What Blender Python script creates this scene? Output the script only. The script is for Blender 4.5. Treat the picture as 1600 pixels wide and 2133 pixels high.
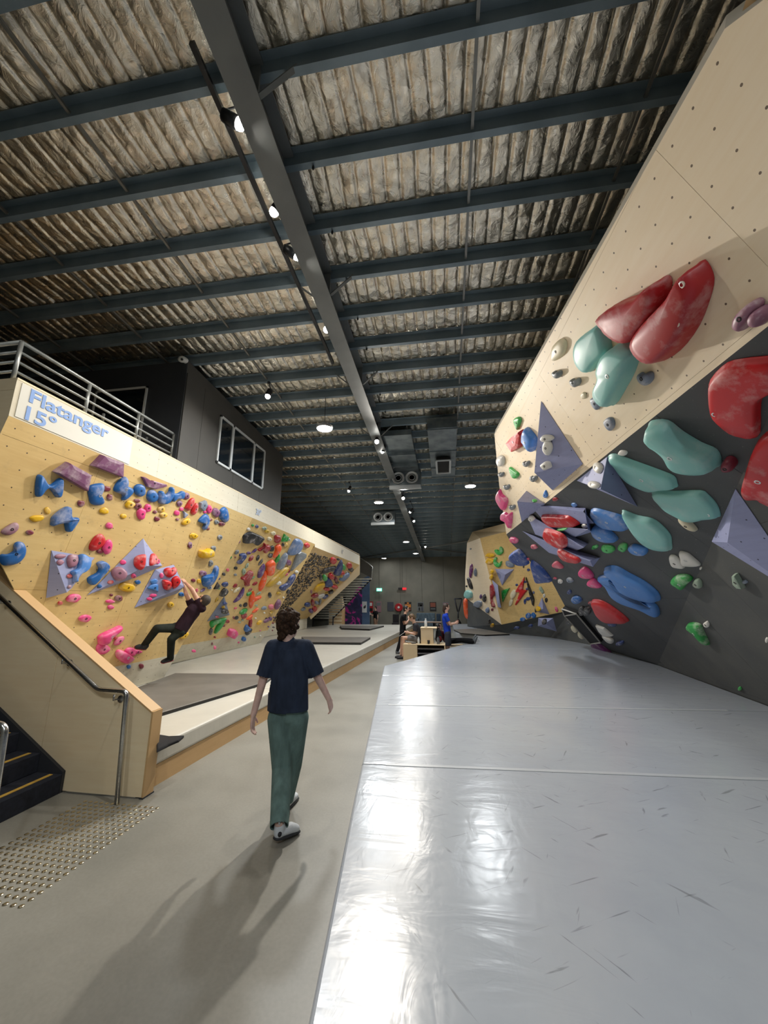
import bpy, bmesh, math, random
import numpy as np
from mathutils import Vector, Matrix

random.seed(7)
sc = bpy.context.scene
for o in list(bpy.data.objects):
    bpy.data.objects.remove(o, do_unlink=True)
C = sc.collection

# ------------------------------------------------------------------ camera
FPX, CX, CY = 801.0, 800.0, 1066.5
YAW, PITCH, EYE = math.radians(9.0), math.radians(12.8), 1.85
c_f = np.array([-math.sin(YAW) * math.cos(PITCH), math.cos(YAW) * math.cos(PITCH), math.sin(PITCH)])
c_r = np.array([math.cos(YAW), math.sin(YAW), 0.0])
c_u = np.cross(c_r, c_f)
c_o = np.array([0.0, 0.0, EYE])
cam_d = bpy.data.cameras.new('camera')
cam = bpy.data.objects.new('camera', cam_d)
C.objects.link(cam)
cam_d.sensor_fit = 'VERTICAL'
cam_d.sensor_height = 36.0
cam_d.lens = FPX / 2133.0 * 36.0
cam_d.clip_start = 0.05
cam_d.clip_end = 200
m = Matrix.Identity(4)
for i in range(3):
    m[i][0], m[i][1], m[i][2], m[i][3] = c_r[i], c_u[i], -c_f[i], c_o[i]
cam.matrix_world = m
sc.camera = cam

# ------------------------------------------------------------------ world and exposure
w = bpy.data.worlds.new('world')
sc.world = w
w.use_nodes = True
w.node_tree.nodes['Background'].inputs[0].default_value = (0.55, 0.65, 0.8, 1)
w.node_tree.nodes['Background'].inputs[1].default_value = 0.05
sc.view_settings.view_transform = 'Standard'
sc.view_settings.look = 'None'
sc.view_settings.exposure = -0.3
sc.view_settings.gamma = 1.0
sc.view_settings.use_curve_mapping = False
LAMP = 1.0          # one dimmer for every lamp in the hall

# ------------------------------------------------------------------ measuring: sight lines of the photograph onto real planes
def ray(x, y):
    d = c_f + c_r * (x - CX) / FPX + c_u * (CY - y) / FPX
    return d / np.linalg.norm(d)
def at_plane(x, y, p, n):
    d = ray(x, y)
    return c_o + d * (((np.array(p) - c_o) @ np.array(n)) / (d @ np.array(n)))
def at_z(x, y, h): return at_plane(x, y, (0, 0, h), (0, 0, 1.0))
def at_y(x, y, Y): return at_plane(x, y, (0, Y, 0), (0, 1.0, 0))
def at_x(x, y, X): return at_plane(x, y, (X, 0, 0), (1.0, 0, 0))
def px_of(P):
    v = np.array(P, float) - c_o
    z = v @ c_f
    return (CX + FPX * (v @ c_r) / z, CY - FPX * (v @ c_u) / z)

class Panel:
    """a flat climbing surface: point, outward normal, in-plane axes (u along the wall, v up the wall)"""
    def __init__(s, p, n):
        s.p = np.array(p, float); n = np.array(n, float); s.n = n / np.linalg.norm(n)
        if s.n @ (c_o - s.p) < 0: s.n = -s.n
        up = np.array([0, 0, 1.0]); v = up - s.n * (up @ s.n); s.v = v / np.linalg.norm(v)
        s.u = np.cross(s.v, s.n)
    def on(s, x, y, d=0.0): return at_plane(x, y, s.p + s.n * d, s.n)
    def uv(s, P): q = np.array(P) - s.p; return (float(q @ s.u), float(q @ s.v))
    def xyz(s, u, v, d=0.0): return s.p + s.u * u + s.v * v + s.n * d
def panel3(a, b, c): return Panel(a, np.cross(np.array(b) - np.array(a), np.array(c) - np.array(a)))

# ------------------------------------------------------------------ materials
def lin(c):
    return tuple((x / 255 / 12.92) if x / 255 <= 0.04045 else ((x / 255 + 0.055) / 1.055) ** 2.4 for x in c)
MATS = {}
def nodes_of(mt): return mt.node_tree.nodes, mt.node_tree.links
def new_mat(name, rgb, rough=0.5, metal=0.0, spec=0.5):
    if name in MATS: return MATS[name]
    mt = bpy.data.materials.new(name); mt.use_nodes = True
    b = mt.node_tree.nodes['Principled BSDF']
    b.inputs['Base Color'].default_value = (*lin(rgb), 1)
    b.inputs['Roughness'].default_value = rough
    b.inputs['Metallic'].default_value = metal
    b.inputs['Specular IOR Level'].default_value = spec
    mt.diffuse_color = (*lin(rgb), 1)
    MATS[name] = mt
    return mt
def N(mt, kind, **kw):
    n = mt.node_tree.nodes.new(kind)
    for k, v in kw.items():
        if k in n.inputs: n.inputs[k].default_value = v
        else: setattr(n, k, v)
    return n
def L(mt, a, ao, b, bi): mt.node_tree.links.new(a.outputs[ao], b.inputs[bi])
def bsdf(mt): return mt.node_tree.nodes['Principled BSDF']
def ramp(mt, stops):
    r = N(mt, 'ShaderNodeValToRGB')
    e = r.color_ramp.elements
    while len(e) < len(stops): e.new(0.5)
    for k, (p, c) in enumerate(stops):
        e[k].position = p; e[k].color = (*lin(c), 1) if len(c) == 3 else c
    return r
def coords(mt, scale=(1, 1, 1), which='Object', rot=(0, 0, 0)):
    t = N(mt, 'ShaderNodeTexCoord'); mp = N(mt, 'ShaderNodeMapping')
    mp.inputs['Scale'].default_value = scale; mp.inputs['Rotation'].default_value = rot
    L(mt, t, which, mp, 'Vector'); return mp
def add_bump(mt, src, out, strength=0.2, dist=0.02):
    b = N(mt, 'ShaderNodeBump', Strength=strength, Distance=dist)
    L(mt, src, out, b, 'Height'); L(mt, b, 'Normal', bsdf(mt), 'Normal'); return b
def noisy(name, rgb, rgb2, scale=4.0, rough=0.5, metal=0.0, bump=0.0, detail=6.0, stretch=(1, 1, 1), lo=0.35, hi=0.65, spec=0.5, bumpdist=0.01):
    if name in MATS: return MATS[name]
    mt = new_mat(name, rgb, rough, metal, spec)
    mp = coords(mt, stretch); nz = N(mt, 'ShaderNodeTexNoise', Scale=scale, Detail=detail)
    L(mt, mp, 'Vector', nz, 'Vector')
    r = ramp(mt, [(lo, rgb), (hi, rgb2)]); L(mt, nz, 'Fac', r, 'Fac'); L(mt, r, 'Color', bsdf(mt), 'Base Color')
    if bump: add_bump(mt, nz, 'Fac', bump, bumpdist)
    return mt

def ply_mat(name, a, b, dots=True, pitch=0.2, rough=0.55, dotc=(70, 55, 40), chalk=0.0):
    """birch plywood: long grain, faint blotches, T-nut holes on a grid (panel metres are the UVs)"""
    if name in MATS: return MATS[name]
    mt = new_mat(name, a, rough)
    uv = N(mt, 'ShaderNodeUVMap'); uv.uv_map = 'metres'
    mp = N(mt, 'ShaderNodeMapping'); mp.inputs['Scale'].default_value = (1.0, 9.0, 1.0); L(mt, uv, 'UV', mp, 'Vector')
    nz = N(mt, 'ShaderNodeTexNoise', Scale=2.2, Detail=8.0, Roughness=0.65); L(mt, mp, 'Vector', nz, 'Vector')
    n2 = N(mt, 'ShaderNodeTexNoise', Scale=0.9, Detail=3.0); L(mt, uv, 'UV', n2, 'Vector')
    mx = N(mt, 'ShaderNodeMath', operation='ADD'); L(mt, nz, 'Fac', mx, 0); L(mt, n2, 'Fac', mx, 1)
    r = ramp(mt, [(0.35, a), (0.65, b)])
    hm = N(mt, 'ShaderNodeMath', operation='MULTIPLY'); hm.inputs[1].default_value = 0.5
    L(mt, mx, 'Value', hm, 0); L(mt, hm, 'Value', r, 'Fac')
    colour = (r, 'Color')
    if chalk:
        n3 = N(mt, 'ShaderNodeTexNoise', Scale=5.0, Detail=9.0, Roughness=0.7); L(mt, uv, 'UV', n3, 'Vector')
        r3 = ramp(mt, [(0.55, (0, 0, 0, 1)), (0.75, (chalk, chalk, chalk, 1))]); L(mt, n3, 'Fac', r3, 'Fac')
        mc = N(mt, 'ShaderNodeMix', data_type='RGBA'); L(mt, r3, 'Color', mc, 0)
        L(mt, r, 'Color', mc, 6); mc.inputs[7].default_value = (*lin((150, 125, 95)), 1); colour = (mc, 2)
    if dots:
        s = N(mt, 'ShaderNodeVectorMath', operation='SCALE'); s.inputs[3].default_value = 1.0 / pitch; L(mt, uv, 'UV', s, 0)
        fr = N(mt, 'ShaderNodeVectorMath', operation='FRACTION'); L(mt, s, 'Vector', fr, 0)
        sb = N(mt, 'ShaderNodeVectorMath', operation='SUBTRACT'); sb.inputs[1].default_value = (0.5, 0.5, 0); L(mt, fr, 'Vector', sb, 0)
        mk = N(mt, 'ShaderNodeVectorMath', operation='MULTIPLY'); mk.inputs[1].default_value = (1, 1, 0); L(mt, sb, 'Vector', mk, 0)
        ln = N(mt, 'ShaderNodeVectorMath', operation='LENGTH'); L(mt, mk, 'Vector', ln, 0)
        lt = N(mt, 'ShaderNodeMath', operation='LESS_THAN'); lt.inputs[1].default_value = 0.0075 / pitch; L(mt, ln, 'Value', lt, 0)
        md = N(mt, 'ShaderNodeMix', data_type='RGBA'); L(mt, lt, 'Value', md, 0); L(mt, colour[0], colour[1], md, 6)
        md.inputs[7].default_value = (*lin(dotc), 1); colour = (md, 2)
    L(mt, colour[0], colour[1], bsdf(mt), 'Base Color')
    add_bump(mt, nz, 'Fac', 0.05, 0.005)
    return mt

def hold_mat(rgb, chalk=0.55, rough=0.42):
    """resin hold: even colour with chalk rubbed into patches"""
    name = 'resin_%02x%02x%02x_%d' % (*rgb, int(chalk * 100))
    if name in MATS: return MATS[name]
    mt = new_mat(name, rgb, rough)
    mp = coords(mt)
    nz = N(mt, 'ShaderNodeTexNoise', Scale=5.5, Detail=7.0, Roughness=0.65); L(mt, mp, 'Vector', nz, 'Vector')
    r = ramp(mt, [(0.5, (0, 0, 0, 1)), (0.74, (chalk, chalk, chalk, 1))]); L(mt, nz, 'Fac', r, 'Fac')
    mc = N(mt, 'ShaderNodeMix', data_type='RGBA'); L(mt, r, 'Color', mc, 0)
    mc.inputs[6].default_value = (*lin(rgb), 1); mc.inputs[7].default_value = (*lin((232, 222, 218)), 1)
    L(mt, mc, 2, bsdf(mt), 'Base Color')
    rr = N(mt, 'ShaderNodeMapRange'); rr.inputs[3].default_value = rough; rr.inputs[4].default_value = 0.85
    L(mt, r, 'Color', rr, 0); L(mt, rr, 0, bsdf(mt), 'Roughness')
    n2 = N(mt, 'ShaderNodeTexNoise', Scale=140.0, Detail=2.0); L(mt, mp, 'Vector', n2, 'Vector')
    add_bump(mt, n2, 'Fac', 0.08, 0.002)
    return mt
def glow_mat(name, rgb, strength):
    if name in MATS: return MATS[name]
    mt = new_mat(name, rgb, 0.5)
    bsdf(mt).inputs['Emission Color'].default_value = (*lin(rgb), 1)
    bsdf(mt).inputs['Emission Strength'].default_value = strength
    return mt

# ------------------------------------------------------------------ mesh building
class MB:
    def __init__(s): s.v = []; s.f = []; s.uv = None
    def add(s, vs, fs):
        k = len(s.v); s.v += [tuple(map(float, p)) for p in vs]; s.f += [tuple(i + k for i in f) for f in fs]; return s
    def box(s, lo, hi):
        (a, b, c), (d, e, f) = lo, hi
        return s.add([(a, b, c), (d, b, c), (d, e, c), (a, e, c), (a, b, f), (d, b, f), (d, e, f), (a, e, f)],
                     [(0, 3, 2, 1), (4, 5, 6, 7), (0, 1, 5, 4), (1, 2, 6, 5), (2, 3, 7, 6), (3, 0, 4, 7)])
    def obox(s, c, ax, ay, az):
        """box from centre and three half-axis vectors"""
        c, ax, ay, az = map(np.array, (c, ax, ay, az)); vs = []
        for k in (-1, 1):
            for i, j in ((-1, -1), (1, -1), (1, 1), (-1, 1)): vs.append(c + ax * i + ay * j + az * k)
        return s.add(vs, [(0, 3, 2, 1), (4, 5, 6, 7), (0, 1, 5, 4), (1, 2, 6, 5), (2, 3, 7, 6), (3, 0, 4, 7)])
    def prism(s, poly, vec):
        n = len(poly); vec = np.array(vec, float)
        vs = [np.array(p, float) for p in poly] + [np.array(p, float) + vec for p in poly]
        return s.add(vs, [tuple(range(n))[::-1], tuple(range(n, 2 * n))] + [(i, (i + 1) % n, n + (i + 1) % n, n + i) for i in range(n)])
    def bar(s, a, b, w, h, up=(0, 0, 1)):
        a, b = np.array(a, float), np.array(b, float); d = b - a; ln = np.linalg.norm(d); d /= ln
        x = np.cross(d, up); x /= np.linalg.norm(x); z = np.cross(x, d)
        return s.obox((a + b) / 2, x * w / 2, d * ln / 2, z * h / 2)
    def tube(s, path, r, seg=8, caps=True):
        P = [np.array(p, float) for p in path]; n = len(P); rs = r if isinstance(r, (list, tuple)) else [r] * n
        t0 = P[1] - P[0]; t0 /= np.linalg.norm(t0)
        up = np.array([0, 0, 1.0]) if abs(t0[2]) < 0.9 else np.array([1.0, 0, 0])
        x = np.cross(t0, up); x /= np.linalg.norm(x); vs = []
        for i in range(n):
            a = P[min(i + 1, n - 1)] - P[max(i - 1, 0)]; a /= np.linalg.norm(a)
            x = x - a * (x @ a); x /= np.linalg.norm(x); y = np.cross(a, x)
            for k in range(seg):
                t = 2 * math.pi * k / seg; vs.append(P[i] + (x * math.cos(t) + y * math.sin(t)) * rs[i])
        fs = [(i * seg + k, i * seg + (k + 1) % seg, (i + 1) * seg + (k + 1) % seg, (i + 1) * seg + k) for i in range(n - 1) for k in range(seg)]
        if caps: fs += [tuple(range(seg))[::-1], tuple(range((n - 1) * seg, n * seg))]
        return s.add(vs, fs)
    def lathe(s, o, prof, axis=(0, 0, 1), seg=20):
        """prof: (radius, height) pairs along axis from o"""
        o = np.array(o, float); a = np.array(axis, float); a /= np.linalg.norm(a)
        up = np.array([0, 0, 1.0]) if abs(a[2]) < 0.9 else np.array([1.0, 0, 0])
        x = np.cross(a, up); x /= np.linalg.norm(x); y = np.cross(a, x); vs = []
        for r, h in prof:
            for k in range(seg):
                t = 2 * math.pi * k / seg; vs.append(o + a * h + (x * math.cos(t) + y * math.sin(t)) * max(r, 1e-4))
        n = len(prof)
        fs = [(i * seg + k, i * seg + (k + 1) % seg, (i + 1) * seg + (k + 1) % seg, (i + 1) * seg + k) for i in range(n - 1) for k in range(seg)]
        fs += [tuple(range(seg))[::-1], tuple(range((n - 1) * seg, n * seg))]
        return s.add(vs, fs)
    def ball(s, c, r, seg=12, rings=8, scale=(1, 1, 1)):
        vs = []; c = np.array(c, float)
        for i in range(1, rings):
            t = math.pi * i / rings
            for k in range(seg):
                p = 2 * math.pi * k / seg
                vs.append(c + np.array([math.sin(t) * math.cos(p) * scale[0], math.sin(t) * math.sin(p) * scale[1], math.cos(t) * scale[2]]) * r)
        vs += [c + np.array([0, 0, r * scale[2]]), c - np.array([0, 0, r * scale[2]])]
        T, B = len(vs) - 2, len(vs) - 1
        fs = [(i * seg + k, (i + 1) * seg + k, (i + 1) * seg + (k + 1) % seg, i * seg + (k + 1) % seg) for i in range(rings - 2) for k in range(seg)]
        fs += [(T, k, (k + 1) % seg) for k in range(seg)] + [(B, (rings - 2) * seg + (k + 1) % seg, (rings - 2) * seg + k) for k in range(seg)]
        return s.add(vs, fs)
    def build(s, name, mat, parent=None, smooth=False, bevel=0.0, seg=2, fix=True):
        me = bpy.data.meshes.new(name)
        me.from_pydata(s.v, [], s.f)
        if fix or bevel:
            bm = bmesh.new(); bm.from_mesh(me)
            if fix: bmesh.ops.recalc_face_normals(bm, faces=bm.faces)
            if bevel: bmesh.ops.bevel(bm, geom=list(bm.edges), offset=bevel, segments=seg, affect='EDGES', profile=0.5, clamp_overlap=True)
            bm.to_mesh(me); bm.free()
        return link(name, me, mat, parent, smooth)
def link(name, me, mat, parent=None, smooth=False):
    if mat and not me.materials: me.materials.append(mat)
    if smooth:
        for p in me.polygons: p.use_smooth = True
    o = bpy.data.objects.new(name, me); C.objects.link(o)
    if parent is not None:
        o.parent = parent
        o.matrix_parent_inverse = parent.matrix_world.inverted() if parent.type != 'EMPTY' else Matrix.Translation(-Vector(parent.location))
    return o
def tag(o, label=None, cat=None, group=None, kind=None):
    if label: o['label'] = label
    if cat: o['category'] = cat
    if group: o['group'] = group
    if kind: o['kind'] = kind
    return o
def thing(name, loc, label=None, cat=None, group=None, kind=None):
    o = bpy.data.objects.new(name, None); C.objects.link(o)
    o.location = tuple(map(float, loc)); o.empty_display_size = 0.1
    return tag(o, label, cat, group, kind)
def structure(o): o['kind'] = 'structure'; return o
def lamp(name, kind, loc, energy, rgb, parent=None, size=0.1, target=None, cone=None, blend=0.6):
    d = bpy.data.lights.new(name, kind); d.energy = energy * LAMP; d.color = rgb
    if kind in ('POINT', 'SPOT'): d.shadow_soft_size = size
    if kind == 'SPOT': d.spot_size = math.radians(cone); d.spot_blend = blend
    if kind == 'AREA': d.shape = 'DISK'; d.size = size
    o = bpy.data.objects.new(name, d); C.objects.link(o)
    mw = Matrix.Translation(Vector(tuple(map(float, loc))))
    if target is not None:
        q = (Vector(tuple(map(float, target))) - Vector(tuple(map(float, loc)))).to_track_quat('-Z', 'Y'); mw = mw @ q.to_matrix().to_4x4()
    o.matrix_world = mw
    if parent is not None:
        o.parent = parent; o.matrix_parent_inverse = Matrix.Translation(-Vector(parent.location))
    return o

# polygon clipping for panel grids -------------------------------------------------
def clip_half(poly, a, b, c):
    """keep the part of poly where a*x + b*y <= c"""
    out = []
    for i in range(len(poly)):
        p, q = poly[i], poly[(i + 1) % len(poly)]
        dp, dq = a * p[0] + b * p[1] - c, a * q[0] + b * q[1] - c
        if dp <= 0: out.append(p)
        if (dp < 0 < dq) or (dq < 0 < dp):
            t = dp / (dp - dq); out.append((p[0] + (q[0] - p[0]) * t, p[1] + (q[1] - p[1]) * t))
    return out
def area2(poly): return 0.5 * sum(poly[i][0] * poly[(i + 1) % len(poly)][1] - poly[(i + 1) % len(poly)][0] * poly[i][1] for i in range(len(poly)))
def panel_piece(name, P, poly, mat, parent, thick, jitter=0.0):
    """one board of a climbing surface, front face on the plane, with metre UVs"""
    if area2(poly) < 0: poly = poly[::-1]
    n = len(poly); d = jitter
    vs = [P.xyz(u, v, d) for u, v in poly] + [P.xyz(u, v, d - thick) for u, v in poly]
    fs = [tuple(range(n)), tuple(range(n, 2 * n))[::-1]] + [((i + 1) % n, i, n + i, n + (i + 1) % n) for i in range(n)]
    me = bpy.data.meshes.new(name); me.from_pydata([tuple(p) for p in vs], [], fs)
    lay = me.uv_layers.new(name='metres')
    for lp in me.loops:
        u, v = poly[lp.vertex_index % n]; lay.data[lp.index].uv = (u, v)
    return link(name, me, mat, parent)
def board_surface(P, pts3, mat, parent, grid=(1.2, 2.4), gap=0.003, thick=0.018, off=(0, 0), name='plywood_panel', jit=0.0015):
    poly = [P.uv(q) for q in pts3]
    us = [p[0] for p in poly]; vs = [p[1] for p in poly]
    i0, i1 = math.floor((min(us) - off[0]) / grid[0]), math.ceil((max(us) - off[0]) / grid[0])
    j0, j1 = math.floor((min(vs) - off[1]) / grid[1]), math.ceil((max(vs) - off[1]) / grid[1])
    g = gap / 2; out = []
    for i in range(i0, i1):
        for j in range(j0, j1):
            a, b = off[0] + i * grid[0], off[1] + j * grid[1]
            q = clip_half(poly, -1, 0, -(a + g)); q = clip_half(q, 1, 0, a + grid[0] - g) if len(q) > 2 else q
            q = clip_half(q, 0, -1, -(b + g)) if len(q) > 2 else q; q = clip_half(q, 0, 1, b + grid[1] - g) if len(q) > 2 else q
            if len(q) > 2 and abs(area2(q)) > 0.01:
                out.append(panel_piece(name, P, q, mat, parent, thick, random.uniform(0, jit)))
    return out
# ================================================================== THE HALL
X0, X1, Y0, Y1 = -11.0, 7.6, -4.5, 28.0
RK = math.tan(math.radians(3.2))
def roof_z(y): return 4.8 + (28.0 - y) * RK          # underside of the purlins
def at_roof(x, y, dz=0.0): return at_plane(x, y, (0, 28.0, 4.8 + dz), (0, RK, 1.0))

# floor: sealed concrete
M_floor = new_mat('sealed_concrete', (150, 147, 136), 0.42)
mp = coords(M_floor)
n1 = N(M_floor, 'ShaderNodeTexNoise', Scale=0.7, Detail=8.0, Roughness=0.6); L(M_floor, mp, 'Vector', n1, 'Vector')
r1 = ramp(M_floor, [(0.3, (118, 117, 109)), (0.5, (134, 132, 123)), (0.72, (146, 144, 135))]); L(M_floor, n1, 'Fac', r1, 'Fac')
n2 = N(M_floor, 'ShaderNodeTexNoise', Scale=45.0, Detail=4.0); L(M_floor, mp, 'Vector', n2, 'Vector')
r2 = ramp(M_floor, [(0.35, (246, 246, 246)), (0.65, (255, 255, 255))]); L(M_floor, n2, 'Fac', r2, 'Fac')
mm = N(M_floor, 'ShaderNodeMix', data_type='RGBA', blend_type='MULTIPLY'); mm.inputs[0].default_value = 1.0
L(M_floor, r1, 'Color', mm, 6); L(M_floor, r2, 'Color', mm, 7); L(M_floor, mm, 2, bsdf(M_floor), 'Base Color')
rr = N(M_floor, 'ShaderNodeMapRange'); rr.inputs[3].default_value = 0.34; rr.inputs[4].default_value = 0.56
L(M_floor, n1, 'Fac', rr, 0); L(M_floor, rr, 0, bsdf(M_floor), 'Roughness')
structure(MB().box((X0, Y0, -0.12), (X1, Y1, 0.0)).build('floor', M_floor))

# outer walls
M_wall = noisy('painted_precast', (122, 119, 107), (112, 110, 99), 1.5, 0.7)
M_wall_d = noisy('dark_wall_paint', (52, 54, 56), (44, 46, 48), 1.5, 0.8)
wb = structure(MB().box((X0, Y1 + 0.012, 0), (X1, Y1 + 0.2, 6.6)).build('wall_back', new_mat('joint_backing', (70, 69, 63), 0.9)))  # darker backing that shows in the joints between the wall panels
xs = list(np.arange(X0, X1 + 0.01, 1.55))
for a, b in zip(xs[:-1], xs[1:]):
    MB().box((a + 0.008, Y1, 0), (b - 0.008, Y1 + 0.05, 6.6)).build('wall_panel', M_wall, wb, bevel=0.004, seg=1)
structure(MB().box((X0 - 0.2, Y0, 0), (X0, Y1, 7.2)).build('wall_left', M_wall_d))
structure(MB().box((X1, Y0, 0), (X1 + 0.2, Y1, 7.2)).build('wall_right', M_wall_d))
structure(MB().box((X0, Y0 - 0.2, 0), (X1, Y0, 7.4)).build('wall_front', M_wall))

# roof: crinkled foil blanket over mesh, ribbed by the sheeting above it
M_foil = new_mat('crinkled_foil', (232, 224, 208), 0.3, 1.0)
mp = coords(M_foil, (1, 1, 1))
v = N(M_foil, 'ShaderNodeTexVoronoi', Scale=7.0); L(M_foil, mp, 'Vector', v, 'Vector')
nz = N(M_foil, 'ShaderNodeTexNoise', Scale=9.0, Detail=8.0, Roughness=0.62, Distortion=1.2); L(M_foil, mp, 'Vector', nz, 'Vector')
ad = N(M_foil, 'ShaderNodeMath', operation='ADD'); L(M_foil, v, 'Distance', ad, 0); L(M_foil, nz, 'Fac', ad, 1)
add_bump(M_foil, ad, 'Value', 0.55, 0.03)
rr = N(M_foil, 'ShaderNodeMapRange'); rr.inputs[3].default_value = 0.2; rr.inputs[4].default_value = 0.38
L(M_foil, nz, 'Fac', rr, 0); L(M_foil, rr, 0, bsdf(M_foil), 'Roughness')
PY0, PSP = 0.12, 0.69                                   # purlin rows
def foil_mesh():
    rng = np.random.RandomState(3)
    nx, ny = 1500, 330
    xs = np.linspace(X0, X1, nx); ys = np.concatenate([np.linspace(Y0, 0.0, 40), np.linspace(0.0, 9.0, 190)[1:], np.linspace(9.0, Y1, 110)[1:]])
    ny = len(ys)
    Xg, Yg = np.meshgrid(xs, ys)
    def smooth_noise(fx, fy, seed):
        r = np.random.RandomState(seed); gx, gy = int((X1 - X0) * fx) + 3, int((Y1 - Y0) * fy) + 3
        g = r.rand(gy, gx); u = (Xg - X0) * fx; q = (Yg - Y0) * fy
        i, j = np.floor(u).astype(int), np.floor(q).astype(int); a, b = u - i, q - j
        a = a * a * (3 - 2 * a); b = b * b * (3 - 2 * b)
        return (g[j, i] * (1 - a) + g[j, i + 1] * a) * (1 - b) + (g[j + 1, i] * (1 - a) + g[j + 1, i + 1] * a) * b
    wob = (smooth_noise(2.0, 1.5, 5) - 0.5) * 0.05
    ph = ((Xg + wob) / 0.165) % 1.0
    crease = np.exp(-((np.minimum(ph, 1 - ph) * 0.165) / 0.016) ** 2)
    bulge = np.sin(math.pi * ph) ** 0.6
    amp = 0.008 + 0.026 * smooth_noise(1.2, 1.6, 9) ** 1.5
    wires = np.exp(-((np.minimum((Yg / 0.23) % 1, 1 - (Yg / 0.23) % 1) * 0.23) / 0.014) ** 2)
    row = ((Yg - PY0) / PSP) % 1.0
    sag = -0.018 * np.sin(math.pi * row) ** 0.7
    crumple = (smooth_noise(6, 3.5, 11) - 0.5) * 0.022 + (smooth_noise(16, 9, 13) - 0.5) * 0.008
    Z = 4.8 + (28 - Yg) * RK + 0.175 + amp * crease - amp * 0.5 * bulge + sag + crumple + 0.004 * wires
    vs = np.stack([Xg, Yg, Z], -1).reshape(-1, 3)
    me = bpy.data.meshes.new('ceiling'); nf = (nx - 1) * (ny - 1)
    me.vertices.add(len(vs)); me.vertices.foreach_set('co', vs.ravel())
    i = np.arange(nx - 1)[None, :] + np.arange(ny - 1)[:, None] * nx
    quads = np.stack([i, i + nx, i + nx + 1, i + 1], -1).reshape(-1, 4)
    me.loops.add(nf * 4); me.loops.foreach_set('vertex_index', quads.ravel().astype(np.int32))
    me.polygons.add(nf); me.polygons.foreach_set('loop_start', np.arange(nf, dtype=np.int32) * 4)
    me.polygons.foreach_set('use_smooth', np.ones(nf, bool))
    me.update(calc_edges=True); me.validate()
    return me
ceil = structure(link('ceiling', foil_mesh(), M_foil))
MB().prism([(X0, Y0, roof_z(Y0) + 0.36), (X1, Y0, roof_z(Y0) + 0.36), (X1, Y1, roof_z(Y1) + 0.36), (X0, Y1, roof_z(Y1) + 0.36)], (0, 0, 0.05)).build('roof_sheet', M_wall_d, ceil)

M_steel = noisy('galvanised_steel', (122, 138, 148), (104, 120, 130), 3.0, 0.42, 0.2)
M_beam = noisy('grey_beam_paint', (120, 124, 124), (106, 110, 111), 2.0, 0.5, 0.15)
M_rod = new_mat('rod_steel', (128, 128, 124), 0.45, 0.6)
M_blk = new_mat('black_plastic', (22, 22, 24), 0.45)
# purlins: rolled zed sections running across the hall
def zed(y):
    z = roof_z(y); t = 0.006; h = 0.15; wv = 0.065
    prof = [(0, 0), (wv, 0), (wv, 0.02), (wv - t, 0.02), (wv - t, t), (t, t), (t, h), (-wv, h), (-wv, h - t), (0, h - t)]
    return [(X0, y + a, z + b) for a, b in prof]
pm = None
k = 0; purl_y = []
while PY0 + PSP * k < Y1 - 0.2:
    purl_y.append(PY0 + PSP * k); k += 1
for y in [PY0 - PSP * q for q in range(1, 6)] + purl_y:
    if pm is None:
        o = MB().prism(zed(y), (X1 - X0, 0, 0)).build('purlin', M_steel, ceil); pm = (o.data, y)
    else:
        o = bpy.data.objects.new('purlin', pm[0]); C.objects.link(o); o.parent = ceil
        o.location = (0, y - pm[1], roof_z(y) - roof_z(pm[1]))
# main rafter: an I-beam along the hall
RX = -1.52
def ibeam(x, w, h, z0, t=0.016):
    a = w / 2
    prof = [(-a, 0), (a, 0), (a, t), (t / 2, t), (t / 2, h - t), (a, h - t), (a, h), (-a, h), (-a, h - t), (-t / 2, h - t), (-t / 2, t), (-a, t)]
    mb = MB(); n = len(prof); ya, yb = Y0, Y1
    vs = [(x + p, ya, roof_z(ya) + z0 + q) for p, q in prof] + [(x + p, yb, roof_z(yb) + z0 + q) for p, q in prof]
    mb.add(vs, [tuple(range(n))[::-1], tuple(range(n, 2 * n))] + [(i, (i + 1) % n, n + (i + 1) % n, n + i) for i in range(n)])
    return mb
ibeam(RX, 0.24, 0.42, -0.3).build('rafter', M_beam, ceil)
# bridging rods between purlins
for x in (-4.92, -3.33, 0.4, 1.92, 3.5, -6.5):
    a, b = (x, Y0, roof_z(Y0) + 0.05), (x, Y1, roof_z(Y1) + 0.05)
    MB().bar(a, b, 0.028, 0.028).build('bridging_rod', M_rod, ceil)
# fly braces from rafter to purlin
for q in (3, 6, 9, 12, 15, 18):
    y = purl_y[q]
    for sgn in ((1, -1) if q > 3 else (1,)):
        MB().bar((RX + 0.1 * sgn, y, roof_z(y) - 0.27), (RX + 0.42 * sgn, y + 0.02, roof_z(y) + 0.03), 0.045, 0.012).build('fly_brace', M_beam, ceil)
    MB().bar((RX + 0.05, y - 0.01, roof_z(y) - 0.28), (RX + 0.05, y - 0.01, roof_z(y) + 0.08), 0.11, 0.02, up=(0, 1, 0)).build('stiffener_plate', M_beam, ceil)
# little black clips under the purlins right of the rafter
clip = MB().lathe((0, 0, -0.05), [(0.008, 0), (0.014, 0.012), (0.014, 0.035), (0.006, 0.05)], seg=8).build('purlin_clip', M_blk, ceil)
cl_me = clip.data
first = True
for q in range(2, 16):
    y = purl_y[q]
    o = clip if first else bpy.data.objects.new('purlin_clip', cl_me)
    if not first: C.objects.link(o); o.parent = ceil
    o.location = (RX + 0.32, y + 0.04, roof_z(y)); first = False
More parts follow.
